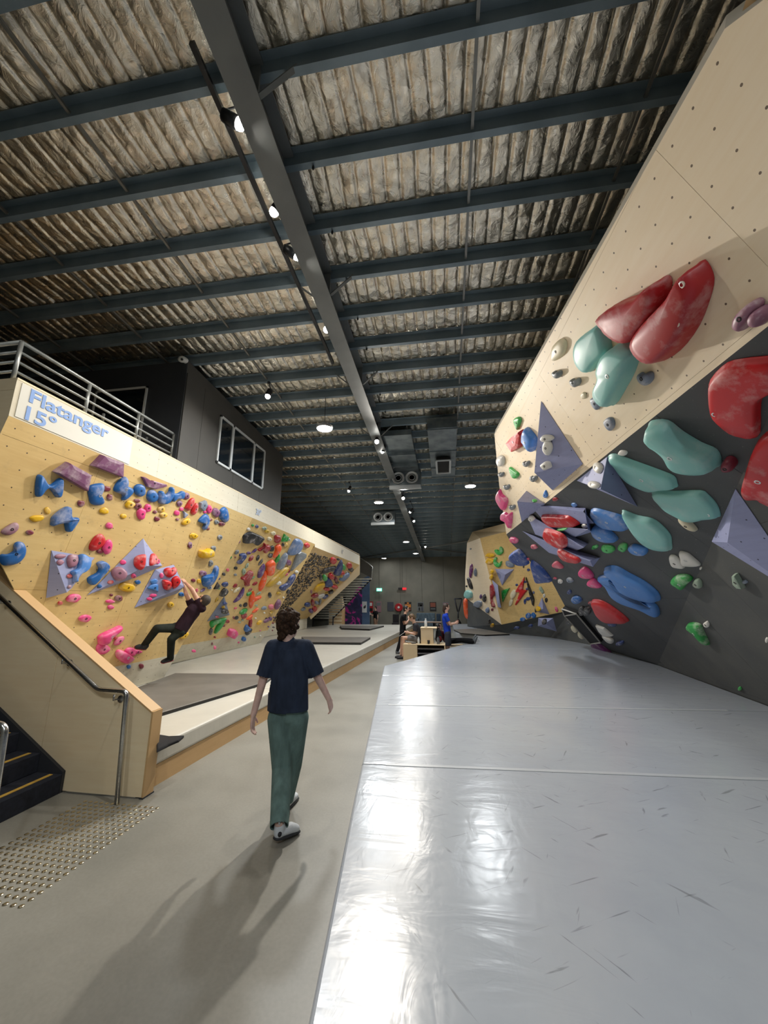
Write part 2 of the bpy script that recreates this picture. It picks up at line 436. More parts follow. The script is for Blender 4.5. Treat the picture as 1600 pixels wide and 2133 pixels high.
# far cross bracing under the roof
for a, b in (((-1.4, 24.0), (3.6, 27.4)), ((-1.4, 24.0), (3.2, 20.5)), ((-1.6, 24.0), (-6.4, 27.5))):
    MB().tube([(a[0], a[1], roof_z(a[1]) - 0.08), (b[0], b[1], roof_z(b[1]) - 0.08)], 0.045, 8).build('brace_tube', M_beam, ceil)

# ================================================================== LIGHTS (fixtures of the hall, plus added fill pendants)
M_glow = glow_mat('lamp_lens', (255, 250, 240), 60.0)
M_glow2 = glow_mat('highbay_lens', (255, 253, 248), 40.0)
M_fix = new_mat('fixture_black', (26, 27, 29), 0.4, 0.3)
M_fixg = new_mat('fixture_grey', (150, 152, 152), 0.4, 0.3)
WARM, COOL = (1.0, 0.93, 0.83), (0.93, 0.97, 1.0)
TRX = -1.86
trk = thing('lighting_track', (TRX, 2.0, roof_z(2.0)), 'long black lighting track running along the left of the main rafter', 'lighting track')
def tz(y): return roof_z(y) - 0.06
MB().bar((TRX, 1.9, tz(1.9)), (TRX, 5.9, tz(5.9)), 0.045, 0.04).build('track_bar', M_fix, trk)
for y in (2.2, 3.6, 5.0, 5.8):
    MB().box((TRX - 0.01, y - 0.01, tz(y)), (TRX + 0.01, y + 0.01, tz(y) + 0.06)).build('hanger', M_fix, trk)
def spot(px, py, dz, target, energy, label, cone=110, r=0.055, rgb=WARM, rod=True):
    p = at_roof(px, py, dz); p = np.array(p); t = np.array(target, float); d = t - p; d /= np.linalg.norm(d)
    top = np.array([p[0], p[1], roof_z(p[1])])
    T = thing('spotlight', top, label, 'spotlight', 'spotlights hung from the roof')
    back = p - d * 0.17
    MB().lathe(back, [(r * 0.5, 0), (r * 0.95, 0.015), (r, 0.05), (r * 1.05, 0.17), (r * 0.9, 0.165)], d, 16).build('lamp_head', M_fix, T, True)
    MB().lathe(p - d * 0.004, [(r * 0.9, 0), (r * 0.88, 0.02), (r * 0.7, 0.045), (r * 0.35, 0.06), (0.001, 0.063)], d, 16).build('lens', M_glow, T, True)
    MB().tube([top, back + np.array([0, 0, 0.04]), back + d * 0.03], 0.01, 6).build('stem', M_fix, T)
    MB().lathe(top - np.array([0, 0, 0.02]), [(0.03, 0), (0.03, 0.03)], (0, 0, 1), 10).build('mount', M_fix, T)
    if energy: lamp('spot_beam', 'SPOT', p + d * 0.07, energy, rgb, T, 0.06, p + d, cone, 0.8)
    return T
def highbay(px, py, dz, energy, label, r=0.17):
    p = np.array(at_roof(px, py, dz)); top = np.array([p[0], p[1], roof_z(p[1])])
    T = thing('pendant_light', top, label, 'pendant light', 'round high bay pendant lights')
    MB().lathe(p, [(r * 0.96, 0.0), (r, 0.02), (r, 0.05), (r * 0.45, 0.075), (r * 0.4, 0.13), (0.02, 0.14)], (0, 0, 1), 24).build('housing', M_fixg, T, False)
    MB().lathe(p - np.array([0, 0, 0.012]), [(r * 0.6, 0), (r * 0.9, 0.005), (r * 0.9, 0.014)], (0, 0, 1), 24).build('lens', M_glow2, T)
    MB().tube([p + np.array([0, 0, 0.13]), top], 0.006, 6).build('hanging_wire', M_fix, T)
    if energy: lamp('highbay_beam', 'AREA', p - np.array([0, 0, 0.03]), energy, COOL, T, r * 1.8, p - np.array([0, 0, 1]))
    return T
spot(497, 258, -0.22, (4.2, 4.2, 2.6), 950, 'spotlight on the track nearest the camera', 105)
spot(572, 440, -0.22, (-5.2, 3.6, 1.6), 330, 'second spotlight along the black lighting track, with star glare', 105)
spot(617, 533, -0.22, (4.2, 6.0, 2.4), 900, 'third spotlight along the black lighting track, just past the second', 105)
spot(681, 686, -0.2, (-4.2, 2.6, 0), 200, 'small spotlight hung at the far end of the track', 140)
spot(785, 920, -0.45, (-0.6, 3.0, 0.3), 1050, 'bright spotlight on the rafter beside the first ceiling duct', 130)
spot(797, 940, -0.3, (-4, 12, 1), 60, 'tiny spotlight right behind the bright one by the first duct', 120, 0.045)
spot(840, 1038, -0.45, (0, 6, 0.3), 330, 'far bright spotlight on the rafter below the round duct diffusers', 130)
spot(558, 825, -0.3, (-3.8, 5, 1), 120, 'lone spotlight left of the rafter above the mezzanine room', 140)
spot(727, 1022, -0.3, (-4.5, 12, 1), 150, 'small spotlight on a bar over the spray wall', 130, 0.045)
spot(855, 1066, -0.42, (-5, 16, 1), 140, 'tiny far spotlight on the rafter, nearer of the close pair', 120, 0.045)
spot(862, 1085, -0.42, (1, 15, 1.5), 220, 'tiny far spotlight on the rafter, farther of the close pair', 130, 0.05)
spot(886, 1139, -0.15, (0, 20, 1), 90, 'spotlight nearest the grey back wall', 130, 0.05)
highbay(676, 893, -0.7, 130, 'large bright pendant light on a long wire left of the rafter')
highbay(980, 1013, -0.5, 110, 'pendant light hung to the right of the square duct grille')
highbay(789, 1047, -0.5, 150, 'pendant light hung between the two pairs of round diffusers')
highbay(846, 1129, -0.3, 150, 'pendant light hung just left of the rafter near its far end')
highbay(866, 1153, -0.2, 90, 'farthest pendant light, in front of the back wall')
highbay(800, 1163, -0.2, 16, 'pendant light hung far left near the back wall')
# unseen pendants added behind the viewer to brighten the foreground
def fill_highbay(p, energy, label):
    q = px_of(p)
    p = np.array(p, float); top = np.array([p[0], p[1], roof_z(p[1])]); r = 0.17
    T = thing('pendant_light', top, label, 'pendant light', 'round high bay pendant lights')
    MB().lathe(p, [(r * 0.96, 0.0), (r, 0.02), (r, 0.05), (r * 0.45, 0.075), (r * 0.4, 0.13), (0.02, 0.14)], (0, 0, 1), 24).build('housing', M_fixg, T, False)
    MB().lathe(p - np.array([0, 0, 0.012]), [(r * 0.6, 0), (r * 0.9, 0.005), (r * 0.9, 0.014)], (0, 0, 1), 24).build('lens', M_glow2, T)
    MB().tube([p + np.array([0, 0, 0.13]), top], 0.006, 6).build('hanging_wire', M_fix, T)
    lamp('highbay_beam', 'AREA', p - np.array([0, 0, 0.03]), energy, COOL, T, r * 1.8, p - np.array([0, 0, 1]))
fill_highbay((-2.6, -1.6, 5.7), 70, 'added fill pendant light, unseen behind the viewer on the left')
fill_highbay((1.0, -2.6, 5.7), 200, 'added fill pendant light, unseen behind the viewer on the right')

# ================================================================== DUCTS
M_duct = noisy('galvanised_duct', (150, 160, 165), (120, 130, 136), 4.0, 0.32, 0.85)
M_ring = new_mat('diffuser_ring', (190, 196, 198), 0.35, 0.2)
M_hole = new_mat('duct_dark', (14, 16, 18), 0.8)
def duct_box(px0, py0, px1, dz, length, depth, label):
    a = at_roof(px0, py0, dz); b = at_roof(px1, py0, dz)
    x0, x1 = a[0], b[0]; y0 = a[1]
    T = thing('ventilation_duct', ((x0 + x1) / 2, y0, roof_z(y0)), label, 'duct')
    return T, x0, x1, y0
# square-grille unit, hung with its sloping underside towards the viewer
T, x0, x1, y0 = duct_box(890, 893, 952, -0.25, 2.6, 0.5, 'galvanised ceiling duct with a square black grille')
y1 = y0 + 2.9
zb = lambda y: roof_z(y) - 0.25
MB().add([(x0, y0, zb(y0)), (x1, y0, zb(y0)), (x1, y1, zb(y1) - 0.1), (x0, y1, zb(y1) - 0.1), (x0, y0, roof_z(y0)), (x1, y0, roof_z(y0)), (x1, y1, roof_z(y1)), (x0, y1, roof_z(y1))],
         [(0, 3, 2, 1), (4, 5, 6, 7), (0, 1, 5, 4), (1, 2, 6, 5), (2, 3, 7, 6), (3, 0, 4, 7)]).build('duct_body', M_duct, T)
for q in (0.02, 0.4, 0.75, 0.98):
    y = y0 + (y1 - y0) * q; z = zb(y) - 0.1 * q
    MB().box((x0 - 0.015, y - 0.02, z - 0.02), (x1 + 0.015, y + 0.02, z + 0.01)).build('seam_flange', M_duct, T)
gx0, gx1 = x0 + (x1 - x0) * 0.24, x0 + (x1 - x0) * 0.78
gy0, gy1 = y0 + (y1 - y0) * 0.5, y0 + (y1 - y0) * 0.86
gz = zb((gy0 + gy1) / 2) - 0.1
g = MB().box((gx0, gy0, gz - 0.03), (gx1, gy1, gz + 0.04)).build('grille', M_hole, T)
for a, b in (((gx0, gy0), (gx1, gy0)), ((gx1, gy0), (gx1, gy1)), ((gx1, gy1), (gx0, gy1)), ((gx0, gy1), (gx0, gy0))):
    MB().bar((*a, gz - 0.045), (*b, gz - 0.045), 0.05, 0.03).build('grille_frame', M_ring, g)
# twin round jet diffusers on two plenum boxes
def plenum(px0, px1, py, dz, h, label, body=True, ln=2.6):
    a = at_roof(px0, py, dz); b = at_roof(px1, py, dz); y = a[1]; zc = a[2]
    x0, x1 = a[0], b[0]; r = (x1 - x0) / 2 * 0.46
    T = thing('ventilation_duct', ((x0 + x1) / 2, y, roof_z(y)), label, 'duct')
    MB().box((x0 - 0.06, y, zc - h / 2), (x1 + 0.06, y + 0.4, zc + h / 2)).build('plenum_box', M_duct, T)
    if body:
        MB().prism([(x0 - 0.02, y - ln, roof_z(y - ln) - 0.18), (x1, y - ln, roof_z(y - ln) - 0.18), (x1, y, zc + h * 0.35), (x0 - 0.02, y, zc + h * 0.35)], (0, 0, 0.14)).build('duct_body', M_duct, T)
        for q in (0.3, 0.6):
            yy = y - ln * q; MB().box((x0 - 0.03, yy - 0.02, roof_z(yy) - 0.24), (x1 + 0.02, yy + 0.02, roof_z(yy) - 0.1)).build('seam_flange', M_duct, T)
    for q in (0.25, 0.75):
        cx = x0 + (x1 - x0) * q; o = np.array([cx, y, zc])
        d = MB().lathe(o, [(r, -0.02), (r, 0.06), (r * 0.9, 0.075), (r * 0.78, 0.06), (r * 0.62, 0.02)], (0, -1, 0), 28).build('round_diffuser', M_ring, T, False)
        MB().lathe(o, [(r * 0.6, 0.0), (r * 0.6, 0.03)], (0, -1, 0), 24).build('throat', M_hole, d)
        MB().lathe(o, [(r * 0.5, 0.03), (r * 0.5, 0.05), (r * 0.44, 0.055), (r * 0.4, 0.03)], (0, -1, 0), 24).build('inner_ring', M_ring, d)
    MB().box((x0 - 0.06, y - 0.12, zc - h / 2 - 0.1), (x1 + 0.06, y, zc - h / 2)).build('drip_tray', M_ring, T)
plenum(816, 873, 997, -0.28, 0.52, 'galvanised duct ending in two large round jet diffusers')
plenum(777, 820, 1078, -0.3, 0.48, 'smaller far pair of round jet diffusers left of the rafter', body=False)
# ================================================================== LEFT CLIMBING WALLS
M_plyL = ply_mat('birch_ply_left', (224, 194, 132), (208, 174, 112), pitch=0.2, chalk=0.35)
M_plyS = ply_mat('spray_ply', (206, 174, 122), (186, 154, 104), pitch=0.2, chalk=0.5)
M_plyR = ply_mat('birch_ply_right', (244, 228, 200), (238, 218, 184), pitch=0.18, dotc=(110, 92, 74))
M_band = ply_mat('whitewashed_ply', (214, 206, 184), (204, 195, 172), pitch=0.2, dotc=(130, 120, 100))
M_kick = ply_mat('white_kickboard', (214, 208, 188), (196, 188, 166), pitch=0.2, dotc=(120, 112, 95), chalk=0.6)
M_plyN = ply_mat('plain_ply', (240, 224, 190), (232, 210, 172), dots=False)
M_back = new_mat('wall_framing', (60, 52, 42), 0.8)
M_seam = new_mat('seam_ply', (170, 140, 98), 0.8); M_seamg = new_mat('seam_grey', (50, 52, 53), 0.8)
M_grey = noisy('grey_wall_paint', (72, 74, 75), (66, 69, 71), 3.0, 0.62, lo=0.3, hi=0.7)
M_grey2 = noisy('grey_wall_paint_dusty', (84, 85, 82), (72, 74, 74), 1.6, 0.66, detail=9)
# white flecks of chalk on the dark wall
for mt in (M_grey, M_grey2):
    src = bsdf(mt).inputs['Base Color'].links[0].from_node
    mp = coords(mt); nz = N(mt, 'ShaderNodeTexNoise', Scale=60.0, Detail=3.0); L(mt, mp, 'Vector', nz, 'Vector')
    r = ramp(mt, [(0.69, (0, 0, 0, 1)), (0.76, (0.35, 0.35, 0.35, 1))]); L(mt, nz, 'Fac', r, 'Fac')
    mc = N(mt, 'ShaderNodeMix', data_type='RGBA'); L(mt, r, 'Color', mc, 0); L(mt, src, 'Color', mc, 6)
    mc.inputs[7].default_value = (*lin((190, 190, 185)), 1); L(mt, mc, 2, bsdf(mt), 'Base Color')

XB, ZT, ZB, MT = -4.4, 4.12, 3.7, 0.4                 # band plane, wall top, band foot, mat height
def tilt(deg, z0=ZB): t = math.tan(math.radians(deg)); return Panel((XB, 0, z0), (1, 0, -t)), (lambda z: XB - (z0 - z) * t)
S1, s1x = tilt(15); S2, s2x = tilt(30); S4, s4x = tilt(45, 3.6)
BAND = Panel((XB, 0, ZB), (1, 0, 0))

w1 = thing('climbing_wall', (-5.2, 5.5, MT), 'long plywood climbing wall leaning out gently above the left mats, under the blue lettering', 'climbing wall')
w2 = thing('climbing_wall', (-6.2, 10.5, MT), 'steeper plywood climbing wall crowded with holds behind the walking person', 'climbing wall')
w4 = thing('climbing_wall', (-7.0, 16.0, MT), 'farthest and steepest left climbing wall with the dense black spray holds', 'climbing wall')
def body(mbpoly, ya, yb, parent, ya2=None, yb2=None):
    n = len(mbpoly); ya2 = ya2 or [ya] * n; yb2 = yb2 or [yb] * n
    vs = [(x, ya2[i], z) for i, (x, z) in enumerate(mbpoly)] + [(x, yb2[i], z) for i, (x, z) in enumerate(mbpoly)]
    MB().add(vs, [tuple(range(n))[::-1], tuple(range(n, 2 * n))] + [(i, (i + 1) % n, n + (i + 1) % n, n + i) for i in range(n)]).build('wall_body', M_seam, parent)
T_ = 0.02
def end_y(z): return 8.16 - (3.63 - z) * (8.16 - 7.08) / (3.63 - 0.73)     # leaning right-hand edge of the gentle wall
NY = 3.0                                                                    # near end of the wall
YC = 4.0                                                                    # the foot of the wall starts beyond the stairs
body([(XB - T_, ZT), (XB - T_, ZB), (s1x(0.42) - T_, 0.42), (-7.5, 0.42), (-7.5, ZT)], YC, 8.1, w1, yb2=[8.1, 8.1, end_y(.42) - .05, end_y(.42) - .05, 8.1])
body([(XB - T_, ZT), (XB - T_, ZB), (s1x(2.85) - T_, 2.85), (-7.5, 2.85), (-7.5, ZT)], NY + T_, YC, w1)
body([(XB - T_, ZT), (XB - T_, ZB), (s2x(0.42) - T_, 0.42), (-7.6, 0.42), (-7.6, ZT)], 8.12, 12.6, w2, ya2=[8.12, 8.12, 8.0, 8.0, 8.12])
body([(XB - T_, ZT - .04), (XB - T_, 3.6), (s4x(0.9) - T_, 0.9), (s4x(0.9) - T_, 0.41), (-8.4, 0.41), (-8.4, ZT - .04)], 12.62, 19.6, w4)
def quad(P, pts, mat, parent, **k): return board_surface(P, pts, mat, parent, **k)
# gentle wall: band, boards, painted foot
board_surface(BAND, [(XB, NY, ZT), (XB, 8.16, ZT), (XB, 8.16, ZB), (XB, NY, ZB)], M_band, w1, grid=(2.4, 1.2), off=(0.3, 0))
zk = 0.82
board_surface(S1, [(XB, NY, ZB), (XB, end_y(ZB), ZB), (s1x(zk), end_y(zk), zk), (s1x(zk), YC, zk), (s1x(1.69), YC, 1.69), (s1x(2.8), NY, 2.8)], M_plyL, w1, grid=(1.22, 1.6), off=(0.5, -3.4))
board_surface(S1, [(s1x(zk), YC, zk), (s1x(zk), end_y(zk), zk), (s1x(0.405), end_y(0.405), 0.405), (s1x(0.405), YC, 0.405)], M_kick, w1, grid=(2.4, 1.2), off=(0.5, -4.1), name='kick_board')
# its near end, a plain ply face turned to the camera
E1 = Panel((XB, NY, ZB), (0, -1, 0))
board_surface(E1, [(XB, NY, ZT), (XB, NY, ZB), (s1x(2.8), NY, 2.8), (-7.4, NY, 2.8), (-7.4, NY, ZT)], M_plyN, w1, grid=(1.22, 2.6), off=(0.0, -2.3))
MB().box((XB - 0.35, NY, ZT), (XB + 0.004, 19.6, ZT + 0.02)).build('top_capping', M_plyN, w1)
# steeper wall
board_surface(BAND, [(XB, 8.16, ZT), (XB, 12.6, ZT), (XB, 12.6, ZB), (XB, 8.16, ZB)], M_band, w2, grid=(2.4, 1.2), off=(0.3, 0))
zk2 = 0.82
board_surface(S2, [(XB, 8.12, ZB), (XB, 12.6, ZB), (s2x(zk2), 12.9, zk2), (s2x(zk2), 7.6, zk2)], M_plyL, w2, grid=(1.22, 1.85), off=(0.2, -3.7))
board_surface(S2, [(s2x(zk2), 7.6, zk2), (s2x(zk2), 12.9, zk2), (s2x(0.405), 12.9, 0.405), (s2x(0.405), 7.6, 0.405)], M_kick, w2, grid=(2.4, 1.2), off=(0.5, -4.1), name='kick_board')
# spray wall and the far overhang
board_surface(BAND, [(XB, 12.6, ZT), (XB, 19.6, ZT - .04), (XB, 19.6, 3.6), (XB, 12.6, 3.6)], M_band, w4, grid=(2.4, 1.2), off=(0.3, -0.1))
board_surface(S4, [(XB, 12.6, 3.6), (XB, 15.7, 3.6), (s4x(0.9), 15.7, 0.9), (s4x(0.9), 12.6, 0.9)], M_plyS, w4, grid=(1.55, 1.95), off=(0.0, -3.9))
board_surface(S4, [(XB, 15.7, 3.6), (XB, 19.6, 3.6), (s4x(0.9), 19.6, 0.9), (s4x(0.9), 15.7, 0.9)], M_plyL, w4, grid=(1.3, 1.95), off=(0.0, -3.9))
K4 = Panel((s4x(0.9), 0, 0.9), (1, 0, 0))
board_surface(K4, [(s4x(.9), 12.6, .9), (s4x(.9), 19.6, .9), (s4x(.9), 19.6, .41), (s4x(.9), 12.6, .41)], M_kick, w4, grid=(2.4, 1.2), off=(0.4, -0.6), name='kick_board')
# ply fascia along the free end of the overhang
E4 = Panel((XB, 19.62, 3.6), (0, -1, 0))
MB().prism([(XB, 19.6, ZT - .04), (XB, 19.6, 3.6), (s4x(1.0), 19.6, 1.0), (s4x(1.0) + 0.1, 19.6, 0.85), (XB + 0.02, 19.6, 3.1), (XB + 0.02, 19.6, ZT - .04)], (0, 0.03, 0)).build('end_fascia', M_plyN, w4)
# spray holds: hundreds of small dark pieces nobody could count
mb = MB(); rs = random.Random(4)
for q in range(1500):
    a = rs.random(); yy = 12.75 + rs.random() * 2.85; zz = 1.0 + rs.random() * 2.45
    o = np.array([s4x(zz), yy, zz]); n = S4.n; u = S4.u; vv = S4.v
    r = rs.uniform(0.02, 0.055); th = rs.random() * 6.28; ax = u * math.cos(th) + vv * math.sin(th); ay = np.cross(n, ax)
    e = rs.uniform(0.35, 0.8)
    pts = [o + ax * r * math.cos(k * 1.0472) * rs.uniform(.8, 1.2) + ay * r * e * math.sin(k * 1.0472) for k in range(6)]
    tops = [o + (p - o) * 0.55 + n * r * 0.7 for p in pts]
    mb.add(pts + tops, [(k, (k + 1) % 6, 6 + (k + 1) % 6, 6 + k) for k in range(6)] + [(6, 7, 8, 9, 10, 11)])
so = mb.build('spray_holds', noisy('spray_resin', (34, 34, 36), (88, 80, 68), 3.0, 0.55, detail=1, lo=0.45, hi=0.6), w4)
so['kind'] = 'stuff'; so['label'] = 'dense black and grey spray holds'

# lettering on the band
M_letter = new_mat('pale_blue_lettering', (124, 158, 214), 0.5)
M_patch = new_mat('pale_sign_patch', (212, 210, 200), 0.5)
def lettering(txt, y, z, size, mat, parent, wide=1.0, name='lettering'):
    cu = bpy.data.curves.new(name, 'FONT'); cu.body = txt; cu.size = size; cu.extrude = 0.002; cu.offset = size * 0.022
    o = bpy.data.objects.new(name, cu); C.objects.link(o)
    mm = Matrix(((0, 0, 1, XB + 0.012), (wide, 0, 0, y), (0, 1, 0, z), (0, 0, 0, 1)))
    o.matrix_world = mm
    dg = bpy.context.evaluated_depsgraph_get(); me = bpy.data.meshes.new_from_object(o.evaluated_get(dg))
    me.transform(mm); bpy.data.objects.remove(o, do_unlink=True)
    me.materials.clear()
    return link(name, me, mat, parent)
MB().box((XB + 0.002, 3.05, 3.72), (XB + 0.008, 4.55, ZT - 0.015)).build('sign_patch', M_patch, w1)
a, b = at_x(56, 800, XB), at_x(236, 908, XB)
t1 = lettering('Flatanger', 3.13, 3.94, 0.215, M_letter, w1, 1.28); t1['label'] = 'pale blue letters reading Flatanger'
t2 = lettering('15°', 3.09, 3.735, 0.215, M_letter, w1, 1.3); t2['label'] = 'pale blue 15 degree mark'
t3 = lettering('30°', 8.3, 3.82, 0.2, new_mat('faint_blue_lettering', (166, 182, 208), 0.5), w2); t3['label'] = 'faint blue 30 degree mark'
t4 = lettering('40°', 16.0, 3.78, 0.24, new_mat('faint_grey_lettering', (170, 168, 160), 0.5), w4); t4['label'] = 'faint grey 40 degree mark'

# ================================================================== RIGHT CLIMBING WALLS
P1, P2 = at_z(1600, 680, 3.4), at_z(1136, 1049, 3.4)
TT = at_z(1030, 905, 4.8); P6 = at_z(1370, 1385, MT)
RC = panel3(P1, P2, TT); RB = panel3(P1, P2, P6); RA = panel3(P6, at_z(1600, 1470, MT), RB.on(1485, 1120))
P4 = RB.on(1055, 1113); fold = (P1 - P2) / np.linalg.norm(P1 - P2)
P1n = P1 + fold * 3.2
T0 = RC.on(1510, 60)
T0b = RC.on(1590, 0)
T0n = RC.xyz(*RC.uv(T0b + fold * 1.9)) + RC.v * 0.9
wr = thing('climbing_wall', tuple(at_z(1600, 1470, MT)), 'tall right climbing wall, pale plywood above and dark grey below, leaning over the mats', 'climbing wall')
board_surface(RC, [TT, T0, T0b, T0n, P1n, P4, RC.on(1040, 1010)], M_plyR, wr, grid=(2.44, 1.22), off=(0.2, 0.05), gap=0.002)
P5 = RB.on(1230, 1343); pA = RB.on(1485, 1120); pA2 = RB.on(1600, 870)
edge_dir = (pA2 - P6) / np.linalg.norm(pA2 - P6)
pA3 = P6 + edge_dir * (np.linalg.norm(pA2 - P6) + 1.2)
lowleft = [P4, RB.on(1066, 1132), RB.on(1105, 1170), RB.on(1150, 1212), RB.on(1182, 1272), P5]
P5b = P5 + (P5 - RB.on(1182, 1272)) * 0.06
board_surface(RB, [P1n] + lowleft + [P6 - RB.v * 0.02, pA3], M_grey, wr, grid=(1.22, 2.44), off=(0.1, 0.2), gap=0.002, name='painted_panel')
Ab = at_z(1600, 1470, MT); An = Ab + (Ab - P6) / np.linalg.norm(Ab - P6) * 5.0
An[2] = MT; topA = pA3 + (Ab - P6) / np.linalg.norm(Ab - P6) * 2.5
board_surface(RA, [P6, pA3, RA.xyz(*RA.uv(topA)), RA.xyz(*RA.uv(An))], M_grey2, wr, grid=(1.22, 2.44), off=(0.4, 0.1), gap=0.002, name='painted_panel')
# framing body behind the boards
def shell(P, pts, d, parent, mat, back=0.02, name='wall_framing'):
    MB().prism([np.array(p) - P.n * back for p in pts], -P.n * d).build(name, mat, parent)
shell(RC, [TT + fold * .1 - RC.v * .05, T0 - RC.v * .05, T0n - RC.v * .05, P1n, P4 + fold * .1, RC.on(1040, 1010) + fold * .1], 0.3, wr, M_seam)
shell(RB, [P1n, P4 + fold * .12, RB.on(1150, 1212) + fold * .2, P5 + fold * .3, P6, pA3], 0.12, wr, M_seamg)
# capping strip along the top of the pale boards
cv = RC.v * 0.07 - RC.n * 0.06
MB().add([TT, T0, T0b, T0b + cv, T0 + cv, TT + cv] + [p - RC.n * 0.3 for p in (TT, T0, T0b, T0b + cv, T0 + cv, TT + cv)],
         [(0, 1, 4, 5), (1, 2, 3, 4), (6, 11, 10, 7), (7, 10, 9, 8), (5, 4, 10, 11), (4, 3, 9, 10), (0, 5, 11, 6)]).build('top_capping', new_mat('capping_grey', (176, 170, 156), 0.6), wr)
# end cheek closing the free edge of the overhang
MB().add([P4, *lowleft[1:]] + [p + np.array([1.2, 0.5, 0.0]) for p in lowleft], [(i, i + 1, 7 + i, 6 + i) for i in range(5)]).build('end_cheek', M_grey, wr)
MB().add([TT, RC.on(1040, 1010), P4] + [p + np.array([1.2, 0.4, 0]) for p in (TT, RC.on(1040, 1010), P4)], [(0, 1, 4, 3), (1, 2, 5, 4)]).build('end_cheek', M_plyN, wr)

# ================================================================== FAR RIGHT BOULDER
wf = thing('climbing_wall', (2.55, 18.3, MT), 'faceted pale plywood boulder with a grey foot standing beyond the dark right wall', 'climbing wall')
b0, b1, b2, b3 = at_z(974, 1305, MT), at_z(1055, 1319, MT), at_z(1147, 1328, MT), at_z(1230, 1343, MT)
k0, k1, k2 = at_y(970, 1245, 21.6), at_y(1045, 1301, 17.9), at_y(1190, 1271, 15.2)
f0, f1, f2 = at_y(973, 1131, 20.2), at_y(1000, 1121, 17.0), at_y(1056, 1107, 15.6)
g0, g2 = at_y(984, 1108, 19.6), at_y(1056, 1089, 16.1)
f3 = at_y(1200, 1110, 14.2); g3 = at_y(1200, 1060, 14.6)
FL = panel3(k0, k1, f1); FR = panel3(k1, k2, f1)
f2 = FR.on(1056, 1107); f3 = FR.on(1190, 1085); f0 = FL.on(973, 1131)
board_surface(FL, [k0, FL.on(969, 1200), f0, f1, k1], M_plyR, wf, grid=(2.4, 2.4), off=(0.3, 0.2))
board_surface(FR, [k1, f1, f2, f3, FR.on(1190, 1271)], M_plyL, wf, grid=(1.8, 2.4), off=(0.3, 0.2))
FT = panel3(f0, f1, g0)
MB().add([f0, f1, f2, f3, g3, g2, g0], [(0, 1, 2, 5, 6), (2, 3, 4, 5)]).build('top_chamfer', M_plyN, wf)
FK = panel3(b0, b1, k1); FK2 = panel3(b1, b2, k1)
MB().add([b0, b1, k1, k0, b2, k2, b3, at_y(1235, 1300, 13.8)], [(0, 1, 2, 3), (1, 4, 5, 2), (4, 6, 7, 5)]).build('kick_board', M_grey2, wf)
bx = np.array([1.6, 3.0, 0])
MB().add([f0, f1, f2, k0, k1, k2, b0, b1, b2] + [p + bx for p in (f0, f2, k0, b0)], [(0, 3, 11, 9), (3, 6, 12, 11)]).build('side_face', M_plyN, wf)
# ================================================================== MATS
def mat_vinyl(name, a, b, rough, scuff=True):
    mt = new_mat(name, a, rough)
    mp = coords(mt)
    n1 = N(mt, 'ShaderNodeTexNoise', Scale=1.3, Detail=6.0, Roughness=0.6); L(mt, mp, 'Vector', n1, 'Vector')
    r = ramp(mt, [(0.35, a), (0.7, b)]); L(mt, n1, 'Fac', r, 'Fac'); out = (r, 'Color')
    if scuff:
        # rubber scuff marks: thin stretched streaks in scattered directions
        for k, (rot, sx, sy, th) in enumerate(((0.5, 1.0, 11.0, 0.70), (2.3, 1.2, 12.0, 0.70), (1.2, 0.9, 9.0, 0.715))):
            m2 = coords(mt, (1 / sx, 1 / sy, 1), rot=(0, 0, rot)); m2.vector_type = 'TEXTURE'; ns = N(mt, 'ShaderNodeTexNoise', Scale=2.6, Detail=3.0, Roughness=0.5, Distortion=0.4); L(mt, m2, 'Vector', ns, 'Vector')
            rs_ = ramp(mt, [(th - 0.02, (0, 0, 0, 1)), (th + 0.03, (0.55, 0.55, 0.55, 1))]); L(mt, ns, 'Fac', rs_, 'Fac')
            mc = N(mt, 'ShaderNodeMix', data_type='RGBA'); L(mt, rs_, 'Color', mc, 0); L(mt, out[0], out[1], mc, 6)
            mc.inputs[7].default_value = (*lin((96, 99, 102)), 1); out = (mc, 2)
    L(mt, out[0], out[1], bsdf(mt), 'Base Color')
    m3 = coords(mt, (1.0, 2.6, 1)); nb = N(mt, 'ShaderNodeTexNoise', Scale=1.7, Detail=4.0, Roughness=0.5, Distortion=0.7); L(mt, m3, 'Vector', nb, 'Vector')
    m4 = coords(mt, (2.2, 0.8, 1)); n4 = N(mt, 'ShaderNodeTexNoise', Scale=3.4, Detail=3.0, Roughness=0.5, Distortion=1.5); L(mt, m4, 'Vector', n4, 'Vector')
    sm_ = N(mt, 'ShaderNodeMath', operation='MULTIPLY_ADD'); sm_.inputs[1].default_value = 0.22; L(mt, n4, 'Fac', sm_, 0); L(mt, nb, 'Fac', sm_, 2)
    add_bump(mt, sm_, 'Value', 0.13, 0.045)
    rr = N(mt, 'ShaderNodeMapRange'); rr.inputs[3].default_value = rough - 0.05; rr.inputs[4].default_value = rough + 0.12
    L(mt, n1, 'Fac', rr, 0); L(mt, rr, 0, bsdf(mt), 'Roughness')
    return mt
M_mat = mat_vinyl('pale_grey_vinyl', (172, 178, 185), (162, 168, 177), 0.2)
M_mat2 = mat_vinyl('off_white_vinyl', (206, 203, 192), (194, 191, 180), 0.3, False)
M_pad = noisy('charcoal_pad_vinyl', (118, 114, 108), (104, 101, 96), 2.0, 0.5)
M_padedge = new_mat('black_pad_edge', (28, 28, 28), 0.6)
M_kerb = ply_mat('kerb_ply', (206, 170, 122), (192, 156, 108), dots=False)

